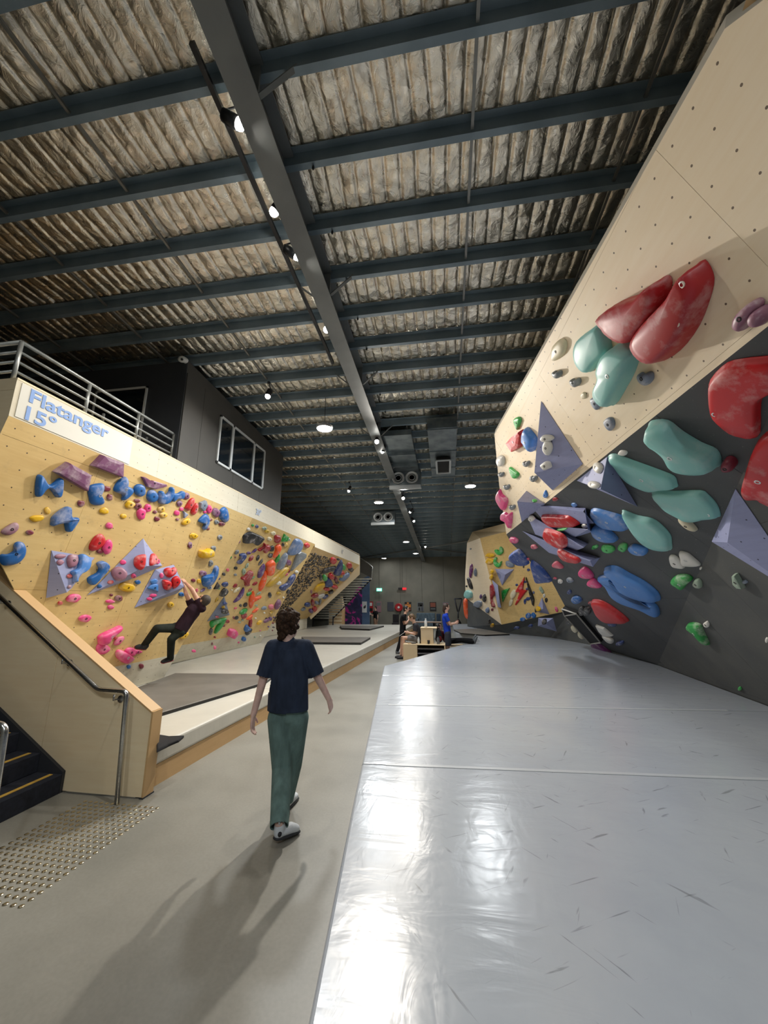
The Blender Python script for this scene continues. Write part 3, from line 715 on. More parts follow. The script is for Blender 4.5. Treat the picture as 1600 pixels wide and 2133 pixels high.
def slab(root, poly, z0, z1, mat, bev, name='mat_section'):
    if area2(poly) < 0: poly = poly[::-1]
    return MB().prism([(x, y, z0) for x, y in poly], (0, 0, z1 - z0)).build(name, mat, root, smooth=False, bevel=bev, seg=3)
def slice_slabs(root, poly, lines, z0, z1, mat, bev=0.025, gap=0.006):
    """lines: (p, q) seams ordered from near to far; keeps the part on the near side first"""
    rest = poly
    for (p, q) in lines:
        nx, ny = -(q[1] - p[1]), q[0] - p[0]; ln = math.hypot(nx, ny); nx, ny = nx / ln, ny / ln
        if ny < 0: nx, ny = -nx, -ny
        c = nx * p[0] + ny * p[1]
        a = clip_half(rest, nx, ny, c - gap / 2); rest = clip_half(rest, -nx, -ny, -(c + gap / 2))
        if len(a) > 2: slab(root, a, z0, z1, mat, bev)
    if len(rest) > 2: slab(root, rest, z0, z1, mat, bev)
xy = lambda p: (float(p[0]), float(p[1]))

mr = thing('crash_mat', (1.5, 5, 0), 'huge glossy pale grey crash mat filling the right foreground below the dark wall', 'crash mat')
rp = [(-0.38, -2.5), (-0.5, 1.4), xy(at_z(740, 1650, MT)), xy(at_z(800, 1387, MT)), xy(at_z(970, 1341, MT)), (1.15, 14.6), (1.1, 17.2), (0.35, 18.0), (0.3, 24.5), (2.2, 25.0),
      (2.6, 18.5), (3.98, 16.6), (4.62, 14.1), (4.45, 13.6), (4.68, 10.13), (4.39, 6.6), (3.65, -2.5)]
seams = [(xy(at_z(790, 1592, MT)), xy(at_z(1600, 1624, MT))), (xy(at_z(800, 1468, MT)), xy(at_z(1500, 1480, MT))), (xy(at_z(803, 1407, MT)), xy(at_z(1200, 1412, MT))),
         ((-2, 12.6), (5, 12.9)), ((-2, 15.2), (5, 15.6)), ((-2, 18.6), (5, 19.0))]
slice_slabs(mr, rp, seams, 0.0, MT, M_mat, 0.02, 0.002)
M_flap = new_mat('seam_flap_vinyl', (182, 187, 192), 0.3)
# overlap flaps along the seams
for p, q in seams[:4]:
    p, q = np.array(p), np.array(q); d = (q - p) / np.linalg.norm(q - p)
    a, b = p + d * (0.06 if p[1] < 12 else 2.6), p + d * (4.6 if p[1] < 12 else 6.2)
    MB().bar((*a, MT + 0.002), (*b, MT + 0.002), 0.05, 0.004).build('seam_flap', M_flap, mr, bevel=0.0018, seg=1)

ml = thing('crash_mat', (-4.2, 10, 0), 'off-white crash mat with a plywood kerb running along the foot of the left walls', 'crash mat')
K0, K1 = np.array([-3.0, 3.72]), np.array([-2.05, 21.0])
kd = (K1 - K0) / np.linalg.norm(K1 - K0)
lp = [(-2.98, 3.92), xy(K1), (-2.0, 23.4), (-6.6, 23.2), (-7.4, 20.5), (-7.2, 12.8), (-6.4, 12.6), (-6.3, 8.2), (-5.35, 7.0), (-5.3, 3.92)]
slice_slabs(ml, lp, [((-7, 6.6), (-2, 6.5)), ((-7, 9.4), (-2, 9.2)), ((-7, 12.2), (-2, 12.0)), ((-8, 15.8), (-2, 15.5)), ((-8, 19.2), (-2, 19.0))], 0.2, MT, M_mat2, 0.03, 0.003)
MB().prism([(-3.04, 3.92, 0), (*(K1 + [-0.06, 0]), 0), (-2.0, 23.4, 0), (-6.6, 23.2, 0), (-7.4, 20.5, 0), (-7.2, 12.8, 0), (-6.3, 8.2, 0), (-5.35, 3.90, 0)], (0, 0, 0.2)).build('plinth', M_back, ml)
a = np.array([-3.0, 3.9])
for q in range(8):
    p0 = a + kd * (q * 2.4 + 0.002); p1 = a + kd * ((q + 1) * 2.4 - 0.002)
    nrm = np.array([kd[1], -kd[0]])
    pc = Panel((*p0, 0), (*nrm, 0))
    board_surface(pc, [(*p0, 0.0), (*p1, 0.0), (*p1, 0.2), (*p0, 0.2)], M_kerb, ml, grid=(50, 50), off=(-25, -25), thick=0.02, name='kerb_board', jit=0.004)

def pad(pxs, z, h, label, mat=M_pad, cat='pad'):
    poly = [xy(at_z(x, y, z + h)) for x, y in pxs]
    T = thing('floor_pad', (*np.mean(poly, 0), z), label, cat)
    if area2(poly) < 0: poly = poly[::-1]
    MB().prism([(x, y, z + h - 0.012) for x, y in poly], (0, 0, 0.012)).build('pad_cover', mat, T, bevel=0.004, seg=1)
    c = np.mean(poly, 0)
    MB().prism([(c[0] + (x - c[0]) * 0.995, c[1] + (y - c[1]) * 0.995, z) for x, y in poly], (0, 0, h - 0.012)).build('pad_core', M_padedge, T)
    return T
pad([(232, 1452), (365, 1402), (575, 1404), (552, 1420), (335, 1484), (250, 1512)], MT, 0.05, 'wide charcoal pad with a black edge below the climber')
pad([(628, 1326), (772, 1327), (752, 1338), (640, 1337)], MT, 0.08, 'dark grey pad lying on the left mats right of the walking person\'s head')
pad([(708, 1303), (800, 1303), (770, 1310), (712, 1308)], MT, 0.08, 'farthest dark grey pad on the left mats near the purple mural')
pad([(945, 1311), (1000, 1309), (1062, 1320), (1010, 1322), (960, 1318)], MT, 0.06, 'flat grey pad at the foot of the far boulder')
# black cloth dropped at the mat edge beside the stairs
cb = [at_z(x, y, MT + 0.02) for x, y in ((326, 1534), (352, 1537), (384, 1537), (372, 1546), (350, 1554), (326, 1568))]
cm = MB().prism(cb, (0, 0, 0.03)).build('dropped_cloth', new_mat('black_cloth', (24, 24, 27), 0.95), None, bevel=0.012, seg=2)
tag(cm, 'black cloth lying on the edge of the left mat beside the stair newel', 'cloth')
for vv in cm.data.vertices: vv.co.z += 0.01 * math.sin(vv.co.x * 40) * math.cos(vv.co.y * 35) - 0.008

# ================================================================== STAIRS
M_stair = noisy('navy_stair_carpet', (20, 24, 36), (28, 33, 46), 30.0, 0.9, bump=0.2)
M_stair_s = new_mat('stringer_charcoal', (46, 48, 54), 0.6)
M_yel = new_mat('yellow_nosing', (198, 160, 70), 0.6)
M_inox = noisy('brushed_stainless', (196, 198, 200), (176, 178, 180), 30.0, 0.25, 1.0, stretch=(1, 1, 8))
st = thing('staircase', (-3.8, 3.2, 0), 'black carpeted stairs with yellow nosings climbing out of the left edge', 'stairs')
RISE, RUN, SX, SY0, SY1 = 0.172, 0.29, -3.8, 2.35, 3.72
for k in range(6):
    x = SX - k * RUN; z = RISE * (k + 1)
    MB().box((x - RUN - 0.02, SY0, z - RISE), (x, SY1, z)).build('step', M_stair, st, bevel=0.006, seg=1)
    MB().box((x - 0.115, SY0, z), (x - 0.075, SY1 - 0.03, z + 0.004)).build('nosing', M_yel, st)
sp = [(SX + 0.0, 0), (SX + 0.0, 0.19), (SX - 6 * RUN, 0.19 + 6 * RISE), (SX - 6 * RUN, 6 * RISE - 0.4), (SX - 0.5, 0)]
MB().prism([(x, SY1, z) for x, z in sp], (0, 0.03, 0)).build('stringer', M_stair_s, st)
# plywood balustrade wall with its square end
bal = thing('stair_balustrade', (-2.93, 3.8, 0), 'solid pale plywood stair balustrade with a sloping top', 'balustrade')
bx0 = -2.93; sl = (2.06 - 0.74) / (5.08 - 2.93)
bp = [(bx0, 0.012), (bx0, 0.745), (bx0 - 2.42, 0.745 + 2.42 * sl), (bx0 - 2.42, 0.012)]
bf = Panel((bx0, 3.755, 0), (0, -1, 0))
board_surface(bf, [(x, 3.755, z) for x, z in bp], M_plyN, bal, grid=(1.22, 9), off=(0.02, -4), gap=0.004, name='ply_sheet')
MB().prism([(x - 0.004, 3.774, z - 0.004) for x, z in bp], (0, 0.085, 0)).build('core', M_plyN, bal)
MB().prism([(x, 3.86, z) for x, z in bp], (0, 0.018, 0)).build('ply_sheet', M_plyN, bal)
MB().prism([(bx0, 3.75, 0.745), (bx0 - 2.42, 3.75, 0.745 + 2.42 * sl), (bx0 - 2.42, 3.885, 0.745 + 2.42 * sl), (bx0, 3.885, 0.745)], (0, 0, 0.02)).build('top_capping', M_kerb, bal)
MB().box((bx0, 3.75, 0.012), (bx0 + 0.018, 3.885, 0.76)).build('end_cap', M_kerb, bal)
MB().box((bx0 - 0.02, 3.745, 0.0), (bx0 + 0.024, 3.89, 0.012)).build('foot_trim', M_stair_s, bal)
MB().box((bx0 - 0.82, 3.748, 0.0), (bx0 - 0.06, 3.756, 0.012)).build('foot_trim', M_inox, bal)
# handrail on the balustrade: down the slope, level bit, then down to the floor
hr = thing('handrail', (-3.1, 3.65, 0), 'bent stainless handrail fixed along the plywood balustrade', 'handrail')
q0 = at_y(0, 1243, 3.66); q1 = at_y(204, 1436, 3.66); q2 = at_y(264, 1440, 3.66); foot = at_z(243, 1675, 0)
q0e = q1 + (q0 - q1) * 1.12
def fillet(pts, r, n=5):
    out = [np.array(pts[0], float)]
    for i in range(1, len(pts) - 1):
        p, a, b = (np.array(x, float) for x in (pts[i], pts[i - 1], pts[i + 1]))
        da, db = (a - p) / np.linalg.norm(a - p), (b - p) / np.linalg.norm(b - p)
        s0, s1 = p + da * r, p + db * r
        for k in range(n + 1):
            t = k / n; out.append(s0 * (1 - t) ** 2 + p * 2 * t * (1 - t) + s1 * t * t)
    out.append(np.array(pts[-1], float)); return out
MB().tube(fillet([q0e, q1, q2, (foot[0], foot[1], 0.0)], 0.05), 0.021, 12).build('rail_tube', M_inox, hr, True)
for p in (at_y(131, 1371, 3.66), at_y(238, 1447, 3.66), at_y(2, 1246, 3.66)):
    MB().tube([p, p + np.array([0, 0, -0.05]), (p[0], 3.755, p[2] - 0.06)], 0.009, 8).build('bracket', M_inox, hr, True)
    MB().lathe((p[0], 3.754, p[2] - 0.06), [(0.035, 0), (0.035, 0.008), (0.012, 0.012)], (0, -1, 0), 16).build('rosette', M_inox, hr)
hr2 = thing('handrail', tuple(at_y(5, 1600, 2.6)[:2]) + (0,), 'short end of the other stainless stair rail at the left edge', 'handrail')
e0, e1 = at_y(12, 1512, 2.42), at_y(-2, 1640, 2.42)
MB().tube(fillet([e0 + np.array([-1.2, 0, 0.74]), e0 + np.array([-0.16, 0, 0.02]), e0, (e1[0] + 0.02, 2.42, 0)], 0.05), 0.021, 12).build('rail_tube', M_inox, hr2, True)

# tactile warning studs set in the floor
ts = thing('tactile_studs', (-3.1, 3.1, 0), 'field of small shiny steel warning studs in the floor before the stairs', 'floor studs')
M_stud = new_mat('stud_steel', (214, 204, 178), 0.22, 1.0)
sm = MB().lathe((0, 0, 0), [(0.0175, 0), (0.0165, 0.003), (0.012, 0.005), (0.002, 0.0055)], seg=10)
me0 = None; cnt = 0
c1, c2 = np.array([-2.70, 3.66]), np.array([-2.70, 2.3])
for i in range(14):
    for j in range(22):
        x = -2.66 - i * 0.058 - 0.006 * j * 0; y = 3.63 - j * 0.058
        if y < 2.42 - 0.0 or cnt >= 300: continue
        if me0 is None:
            o = sm.build('stud', M_stud, ts); me0 = o.data
        else:
            o = bpy.data.objects.new('stud', me0); C.objects.link(o); o.parent = ts; o.matrix_parent_inverse = Matrix.Translation(-Vector(ts.location))
        o.location = (x, y, 0.0005); cnt += 1

# ================================================================== MEZZANINE ROOM AND RAILING
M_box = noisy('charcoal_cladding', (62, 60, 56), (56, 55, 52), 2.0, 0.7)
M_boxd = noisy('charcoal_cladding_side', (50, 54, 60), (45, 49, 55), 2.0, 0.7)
M_alu = new_mat('white_aluminium', (196, 200, 200), 0.4)
M_glass = new_mat('dark_glass', (16, 22, 28), 0.06)
bsdf(M_glass).inputs['Specular IOR Level'].default_value = 0.7
mz = tag(MB().box((X0, 5.5, ZT - 0.25), (XB - 0.02, 9.66, 5.78)).build('wall_mezzanine', M_box), kind='structure')
for a, b in ((5.5, 6.02), (6.02, 7.22), (7.22, 8.42), (8.42, 9.66)):
    MB().box((XB - 0.02, a + 0.003, ZT + 0.03), (XB - 0.002, b - 0.003, 5.78 if a > 5.6 else 5.78)).build('cladding_sheet', M_box, mz)
pts = [(XB - 0.02, 5.5, 5.78), (XB - 0.02, 9.66, 5.78), (XB - 0.02, 9.66, 5.80), (XB - 0.02, 5.5, 6.02)]
MB().prism(pts, (-4.0, 0, 0)).build('upper_cladding', M_box, mz)
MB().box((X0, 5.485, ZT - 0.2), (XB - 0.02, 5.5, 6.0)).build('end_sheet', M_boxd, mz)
# three-light window
wn = structure(thing('window_1', (XB, 7.55, 4.47)))
wa, wb_, wz0, wz1 = 6.56, 8.54, 4.48, 5.5
fr = 0.045
for (a, b, c, d) in ((wa, wb_, wz0, wz0 + fr), (wa, wb_, wz1 - fr, wz1), (wa, wa + fr, wz0, wz1), (wb_ - fr, wb_, wz0, wz1), (7.02, 7.09, wz0, wz1), (7.96, 8.02, wz0, wz1)):
    MB().box((XB - 0.03, a, c), (XB + 0.03, b, d)).build('window_frame', M_alu, wn, bevel=0.004, seg=1)
for a, b in ((wa + fr, 7.02), (7.09, 7.96), (8.02, wb_ - fr)):
    MB().box((XB - 0.005, a, wz0 + fr), (XB + 0.005, b, wz1 - fr)).build('pane', M_glass, wn)
# framed opening on the end of the room, seen past the railing
wn2 = structure(thing('window_2', (-5.5, 5.48, 4.3)))
for (a, b, c, d) in ((-6.2, -5.14, 5.53, 5.565), (-5.17, -5.14, 4.2, 5.565), (-6.2, -6.17, 4.2, 5.565)):
    MB().box((a, 5.455, c), (b, 5.485, d)).build('window_frame', M_alu, wn2)
MB().box((-6.17, 5.47, 4.2), (-5.17, 5.484, 5.53)).build('pane', M_glass, wn2)
# deck and handrail of the gallery
structure(MB().box((X0, NY - 0.02, 3.3), (-7.5, 5.5, 3.42)).build('floor_gallery', M_back))
rl = thing('gallery_railing', (-4.5, 4.2, ZT), 'galvanised tube railing of the gallery above the lettering', 'railing')
M_galv = noisy('galvanised_tube', (176, 180, 178), (150, 154, 152), 8.0, 0.4, 0.7)
for z in (4.6, 4.48, 4.36, 4.245):
    MB().tube([(-4.5, 3.03, z), (-4.5, 5.47, z)], 0.022 if z > 4.55 else 0.016, 8).build('rail', M_galv, rl, True)
    MB().tube([(-4.5, 3.03, z), (-7.3, 3.03, z)], 0.022 if z > 4.55 else 0.016, 8).build('rail', M_galv, rl, True)
for y in (3.03, 3.87, 4.7, 5.47):
    MB().tube([(-4.5, y, ZT + 0.02), (-4.5, y, 4.6)], 0.022, 8).build('post', M_galv, rl, True)
for y in (4.25, 5.1):
    MB().tube([(-4.9, y + .25, 3.6), (-4.9, y + .25, 4.52)], 0.02, 8).build('post', M_galv, rl, True)
for x in (-5.6, -6.8):
    MB().tube([(x, 3.03, 4.14), (x, 3.03, 4.6)], 0.022, 8).build('post', M_galv, rl, True)
# security camera on the corner of the room
sc_ = thing('security_camera', (-4.5, 5.46, 6.0), 'white dome security camera on the top corner of the dark mezzanine room', 'security camera')
cp = np.array([-4.46, 5.41, 5.98])
MB().lathe(cp + [0, 0.075, 0.03], [(0.05, 0), (0.05, 0.05), (0.03, 0.06)], (0, -1, 0), 16).build('mount', M_alu, sc_)
MB().ball(cp + [0, -0.02, 0], 0.06, 14, 10, (1.3, 1, 0.9)).build('dome', M_alu, sc_, True)
MB().lathe(cp + [0.03, -0.06, -0.03], [(0.022, 0), (0.02, 0.02), (0.012, 0.024)], (0.3, -0.8, -0.5), 12).build('lens', M_blk, sc_)
# ================================================================== PEOPLE
V3 = lambda *a: np.array(a, float)
def unit(v): v = np.array(v, float); return v / (np.linalg.norm(v) + 1e-9)
class Org:
    """limbs as tapered capsules, fused into one continuous skin by a voxel remesh"""
    def __init__(s): s.mb = MB()
    def cap(s, a, b, ra, rb, fwd=None, flat=1.0, seg=14):
        a, b = np.array(a, float), np.array(b, float); d = b - a; ln = np.linalg.norm(d)
        if ln < 1e-5: d = V3(0, 0, 1); ln = 1e-5
        d = d / ln
        f = np.array(fwd, float) if fwd is not None else (V3(0, 1, 0) if abs(d[1]) < 0.9 else V3(1, 0, 0))
        y = f - d * (f @ d); y = unit(y); x = np.cross(y, d); rings = []
        for t in (-1, -0.8, -0.5, 0): rings.append((a + d * ra * t, ra * math.sqrt(max(1 - t * t, 0.0))))
        for t in (0.33, 0.66): rings.append((a + d * ln * t, ra + (rb - ra) * t))
        for t in (0, 0.5, 0.8, 1): rings.append((b + d * rb * t, rb * math.sqrt(max(1 - t * t, 0.0))))
        vs = []
        for c, r in rings:
            r = max(r, 1e-4)
            for k in range(seg):
                th = 2 * math.pi * k / seg; vs.append(c + x * r * math.cos(th) + y * r * flat * math.sin(th))
        n = len(rings)
        s.mb.add(vs, [(i * seg + k, i * seg + (k + 1) % seg, (i + 1) * seg + (k + 1) % seg, (i + 1) * seg + k) for i in range(n - 1) for k in range(seg)] + [tuple(range(seg))[::-1], tuple(range((n - 1) * seg, n * seg))])
        return s
    def chain(s, pts, rs, fwd=None, flat=1.0):
        for i in range(len(pts) - 1): s.cap(pts[i], pts[i + 1], rs[i], rs[i + 1], fwd, flat)
        return s
    def egg(s, c, x, y, z): 
        """ellipsoid from three half-axis vectors"""
        c = np.array(c, float); vs = []; seg, rg = 16, 10
        for i in range(1, rg):
            t = math.pi * i / rg
            for k in range(seg):
                p = 2 * math.pi * k / seg; vs.append(c + np.array(x) * math.sin(t) * math.cos(p) + np.array(y) * math.sin(t) * math.sin(p) + np.array(z) * math.cos(t))
        vs += [c + np.array(z), c - np.array(z)]; T, B = len(vs) - 2, len(vs) - 1
        s.mb.add(vs, [(i * seg + k, (i + 1) * seg + k, (i + 1) * seg + (k + 1) % seg, i * seg + (k + 1) % seg) for i in range(rg - 2) for k in range(seg)] +
                 [(T, k, (k + 1) % seg) for k in range(seg)] + [(B, (rg - 2) * seg + (k + 1) % seg, (rg - 2) * seg + k) for k in range(seg)])
        return s
    def build(s, name, mat, parent, voxel=0.01, smooth=6, cut=None):
        o = s.mb.build(name, mat, None, fix=True)
        md = o.modifiers.new('fuse', 'REMESH'); md.mode = 'VOXEL'; md.voxel_size = voxel
        ms = o.modifiers.new('soften', 'SMOOTH'); ms.factor = 0.5; ms.iterations = smooth
        dg = bpy.context.evaluated_depsgraph_get()
        me = bpy.data.meshes.new_from_object(o.evaluated_get(dg))
        old = o.data; bpy.data.objects.remove(o, do_unlink=True); bpy.data.meshes.remove(old)
        if cut:                                                     # clean hems: slice by planes, keeping the side the normal points to
            bm = bmesh.new(); bm.from_mesh(me)
            for p, n in cut:
                bmesh.ops.bisect_plane(bm, geom=bm.verts[:] + bm.edges[:] + bm.faces[:], plane_co=Vector(p), plane_no=Vector(n), clear_inner=True)
            bm.to_mesh(me); bm.free()
        me.materials.clear(); me.name = name
        return link(name, me, mat, parent, True)

def skin_mat(rgb, name):
    mt = noisy(name, rgb, tuple(int(c * 0.92) for c in rgb), 18.0, 0.5, bump=0.03)
    bsdf(mt).inputs['Subsurface Weight'].default_value = 0.08
    return mt
def cloth_mat(rgb, name, scale=14.0):
    mt = noisy(name, rgb, tuple(int(c * 0.82) for c in rgb), scale, 0.9, bump=0.35, detail=5, stretch=(1, 1, 0.45), bumpdist=0.012, spec=0.2)
    return mt
M_hairb = noisy('dark_brown_hair', (66, 46, 32), (34, 24, 17), 60.0, 0.75, bump=0.5, spec=0.2)
M_hairl = noisy('light_brown_hair', (112, 84, 52), (74, 54, 34), 60.0, 0.55, bump=0.5)
M_hairm = noisy('brown_hair', (66, 44, 32), (40, 26, 20), 60.0, 0.55, bump=0.5)
M_hairk = noisy('black_hair', (24, 20, 18), (12, 10, 10), 60.0, 0.5, bump=0.5)
M_eye = new_mat('eye_dark', (24, 20, 18), 0.2)
M_shoe = new_mat('white_shoe', (206, 212, 218), 0.6); M_shoed = new_mat('dark_shoe', (30, 31, 36), 0.6); M_sole = new_mat('shoe_rubber', (44, 46, 50), 0.7)

def add_head(org, c, up, fwd, h=0.225):
    """skull, jaw, nose, ears around centre c; eyes come later"""
    up, fwd = unit(up), unit(fwd); fwd = unit(fwd - up * (fwd @ up)); lat = np.cross(fwd, up); k = h / 0.225
    org.egg(c + up * 0.02 * k, lat * 0.076 * k, fwd * 0.096 * k, up * 0.096 * k)
    org.egg(c - up * 0.05 * k + fwd * 0.03 * k, lat * 0.055 * k, fwd * 0.062 * k, up * 0.066 * k)
    org.cap(c + fwd * 0.096 * k + up * 0.012 * k, c + fwd * 0.108 * k - up * 0.022 * k, 0.008 * k, 0.013 * k)
    org.cap(c + fwd * 0.088 * k - up * 0.055 * k - lat * 0.018 * k, c + fwd * 0.088 * k - up * 0.055 * k + lat * 0.018 * k, 0.009 * k, 0.009 * k)
    org.cap(c + fwd * 0.085 * k + up * 0.04 * k - lat * 0.04 * k, c + fwd * 0.085 * k + up * 0.04 * k + lat * 0.04 * k, 0.012 * k, 0.012 * k)
    for sg in (-1, 1): org.egg(c + lat * 0.08 * k * sg - fwd * 0.005 * k - up * 0.005 * k, lat * 0.012 * k, fwd * 0.02 * k, up * 0.032 * k)
    return lat
def add_eyes(c, up, fwd, parent, h=0.225):
    up, fwd = unit(up), unit(fwd); fwd = unit(fwd - up * (fwd @ up)); lat = np.cross(fwd, up); k = h / 0.225
    for sg in (-1, 1): MB().ball(c + lat * 0.032 * k * sg + fwd * 0.086 * k + up * 0.012 * k, 0.011 * k, 8, 6).build('eye', M_eye, parent, True)
def add_hand(org, w, tip, palm_n, side, spread=0.35, curl=0.5, s=1.0, scale=1.0):
    """palm and five fingers from wrist w towards tip; palm_n: where the palm faces; side: +1/-1 which way the thumb leaves"""
    d = unit(np.array(tip) - np.array(w)); pn = unit(np.array(palm_n) - d * (np.array(palm_n) @ d)); lat = np.cross(d, pn) * side
    w = np.array(w, float); k = scale; kn = w + d * 0.085 * k
    for q in (-0.028, -0.01, 0.01, 0.027): org.cap(w + lat * q * 0.6 * k, kn + lat * q * k, 0.014 * k, 0.012 * k)
    for q, ln in ((0.03, 0.068), (0.01, 0.078), (-0.01, 0.072), (-0.03, 0.055)):
        a = kn + lat * q * k; dd = unit(d + lat * q * spread * 8 * 0.6 * 0.2 + pn * curl * 0.25)
        b = a + dd * ln * 0.42 * k; d2 = unit(dd + pn * curl); c = b + d2 * ln * 0.33 * k; d3 = unit(d2 + pn * curl); e = c + d3 * ln * 0.28 * k
        org.chain([a, b, c, e], [0.0095 * k, 0.0088 * k, 0.008 * k, 0.0068 * k])
    t0 = w + d * 0.025 * k + lat * 0.026 * k; t1 = t0 + unit(d * 0.7 + lat * 0.8 + pn * 0.25) * 0.04 * k; t2 = t1 + unit(d + lat * 0.35 + pn * 0.3) * 0.03 * k
    org.chain([t0, t1, t2], [0.013 * k, 0.0105 * k, 0.0085 * k])
def add_shoe(name, heel, toe, parent, mat, sole, up=(0, 0, 1), k=1.0, voxel=0.008, hi=0.09):
    heel, toe, up = np.array(heel, float), np.array(toe, float), unit(up); d = unit(toe - heel); lat = np.cross(d, up)
    o = Org()
    o.cap(heel + up * 0.045 * k + d * 0.03 * k, heel + up * hi * k + d * 0.03 * k, 0.04 * k, 0.043 * k)
    o.chain([heel + up * 0.045 * k + d * 0.03 * k, heel + d * 0.13 * k + up * 0.05 * k, toe - d * 0.05 * k + up * 0.034 * k], [0.038 * k, 0.043 * k, 0.036 * k], up, 0.9)
    s = o.build(name, mat, parent, voxel, 4)
    o2 = Org(); o2.chain([heel + d * 0.03 * k + up * 0.014 * k, heel + d * 0.14 * k + up * 0.014 * k, toe - d * 0.045 * k + up * 0.014 * k], [0.043 * k, 0.045 * k, 0.042 * k], up, 0.34)
    o2.build('sole', sole, s, voxel, 2)
    return s
def curls(parent, c, up, fwd, mat, n=90, lump=0.026, rx=0.088, ry=0.108, rz=0.11, cover=lambda u, f: True, voxel=0.007, seed=1, down=0.0):
    up, fwd = unit(up), unit(fwd); fwd = unit(fwd - up * (fwd @ up)); lat = np.cross(fwd, up); r = random.Random(seed); o = Org()
    o.egg(c + up * 0.028 - fwd * 0.012, lat * rx * 0.96, fwd * ry * 0.9, up * rz * 0.86)
    k = 0
    while k < n:
        z = r.uniform(-1, 1); t = r.random() * 6.283; q = math.sqrt(1 - z * z); a, b = q * math.cos(t), q * math.sin(t)
        if not cover(z, b): continue
        p = c + up * (0.028 + rz * z) + lat * rx * a + fwd * (ry * b - 0.012); rr = lump * r.uniform(0.6, 1.15)
        o.egg(p, lat * rr, fwd * rr, up * rr); k += 1
    for q in range(26):
        if down <= 0: break
        rr = lump * r.uniform(0.7, 1.1); p = c + lat * r.uniform(-0.06, 0.06) - fwd * r.uniform(0.045, 0.085) - up * r.uniform(0.05, 0.05 + down)
        o.egg(p, lat * rr, fwd * rr, up * rr)
    return o.build('hair', mat, parent, voxel, 2)
def smooth_hair(parent, c, up, fwd, mat, h=0.225, back=0.0, voxel=0.008):
    """short hair: cap over skull, clear of the face"""
    up, fwd = unit(up), unit(fwd); fwd = unit(fwd - up * (fwd @ up)); lat = np.cross(fwd, up); k = h / 0.225; o = Org()
    o.egg(c + up * 0.032 * k - fwd * 0.016 * k, lat * 0.088 * k, fwd * 0.102 * k, up * 0.1 * k)
    o.egg(c - up * 0.01 * k - fwd * 0.045 * k, lat * 0.08 * k, fwd * 0.066 * k, up * 0.085 * k)
    if back: o.chain([c - fwd * 0.08 * k, c - fwd * 0.1 * k - up * back * 0.6, c - fwd * 0.085 * k - up * back], [0.06 * k, 0.055 * k, 0.035 * k], fwd, 0.7)
    # bare the face: cut with a slanted plane in front of the ears
    n = unit(-fwd * 1.0 + up * 0.55)
    return o.build('hair', mat, parent, voxel, 3, cut=[(c + fwd * 0.055 * k + up * 0.02 * k, n)])

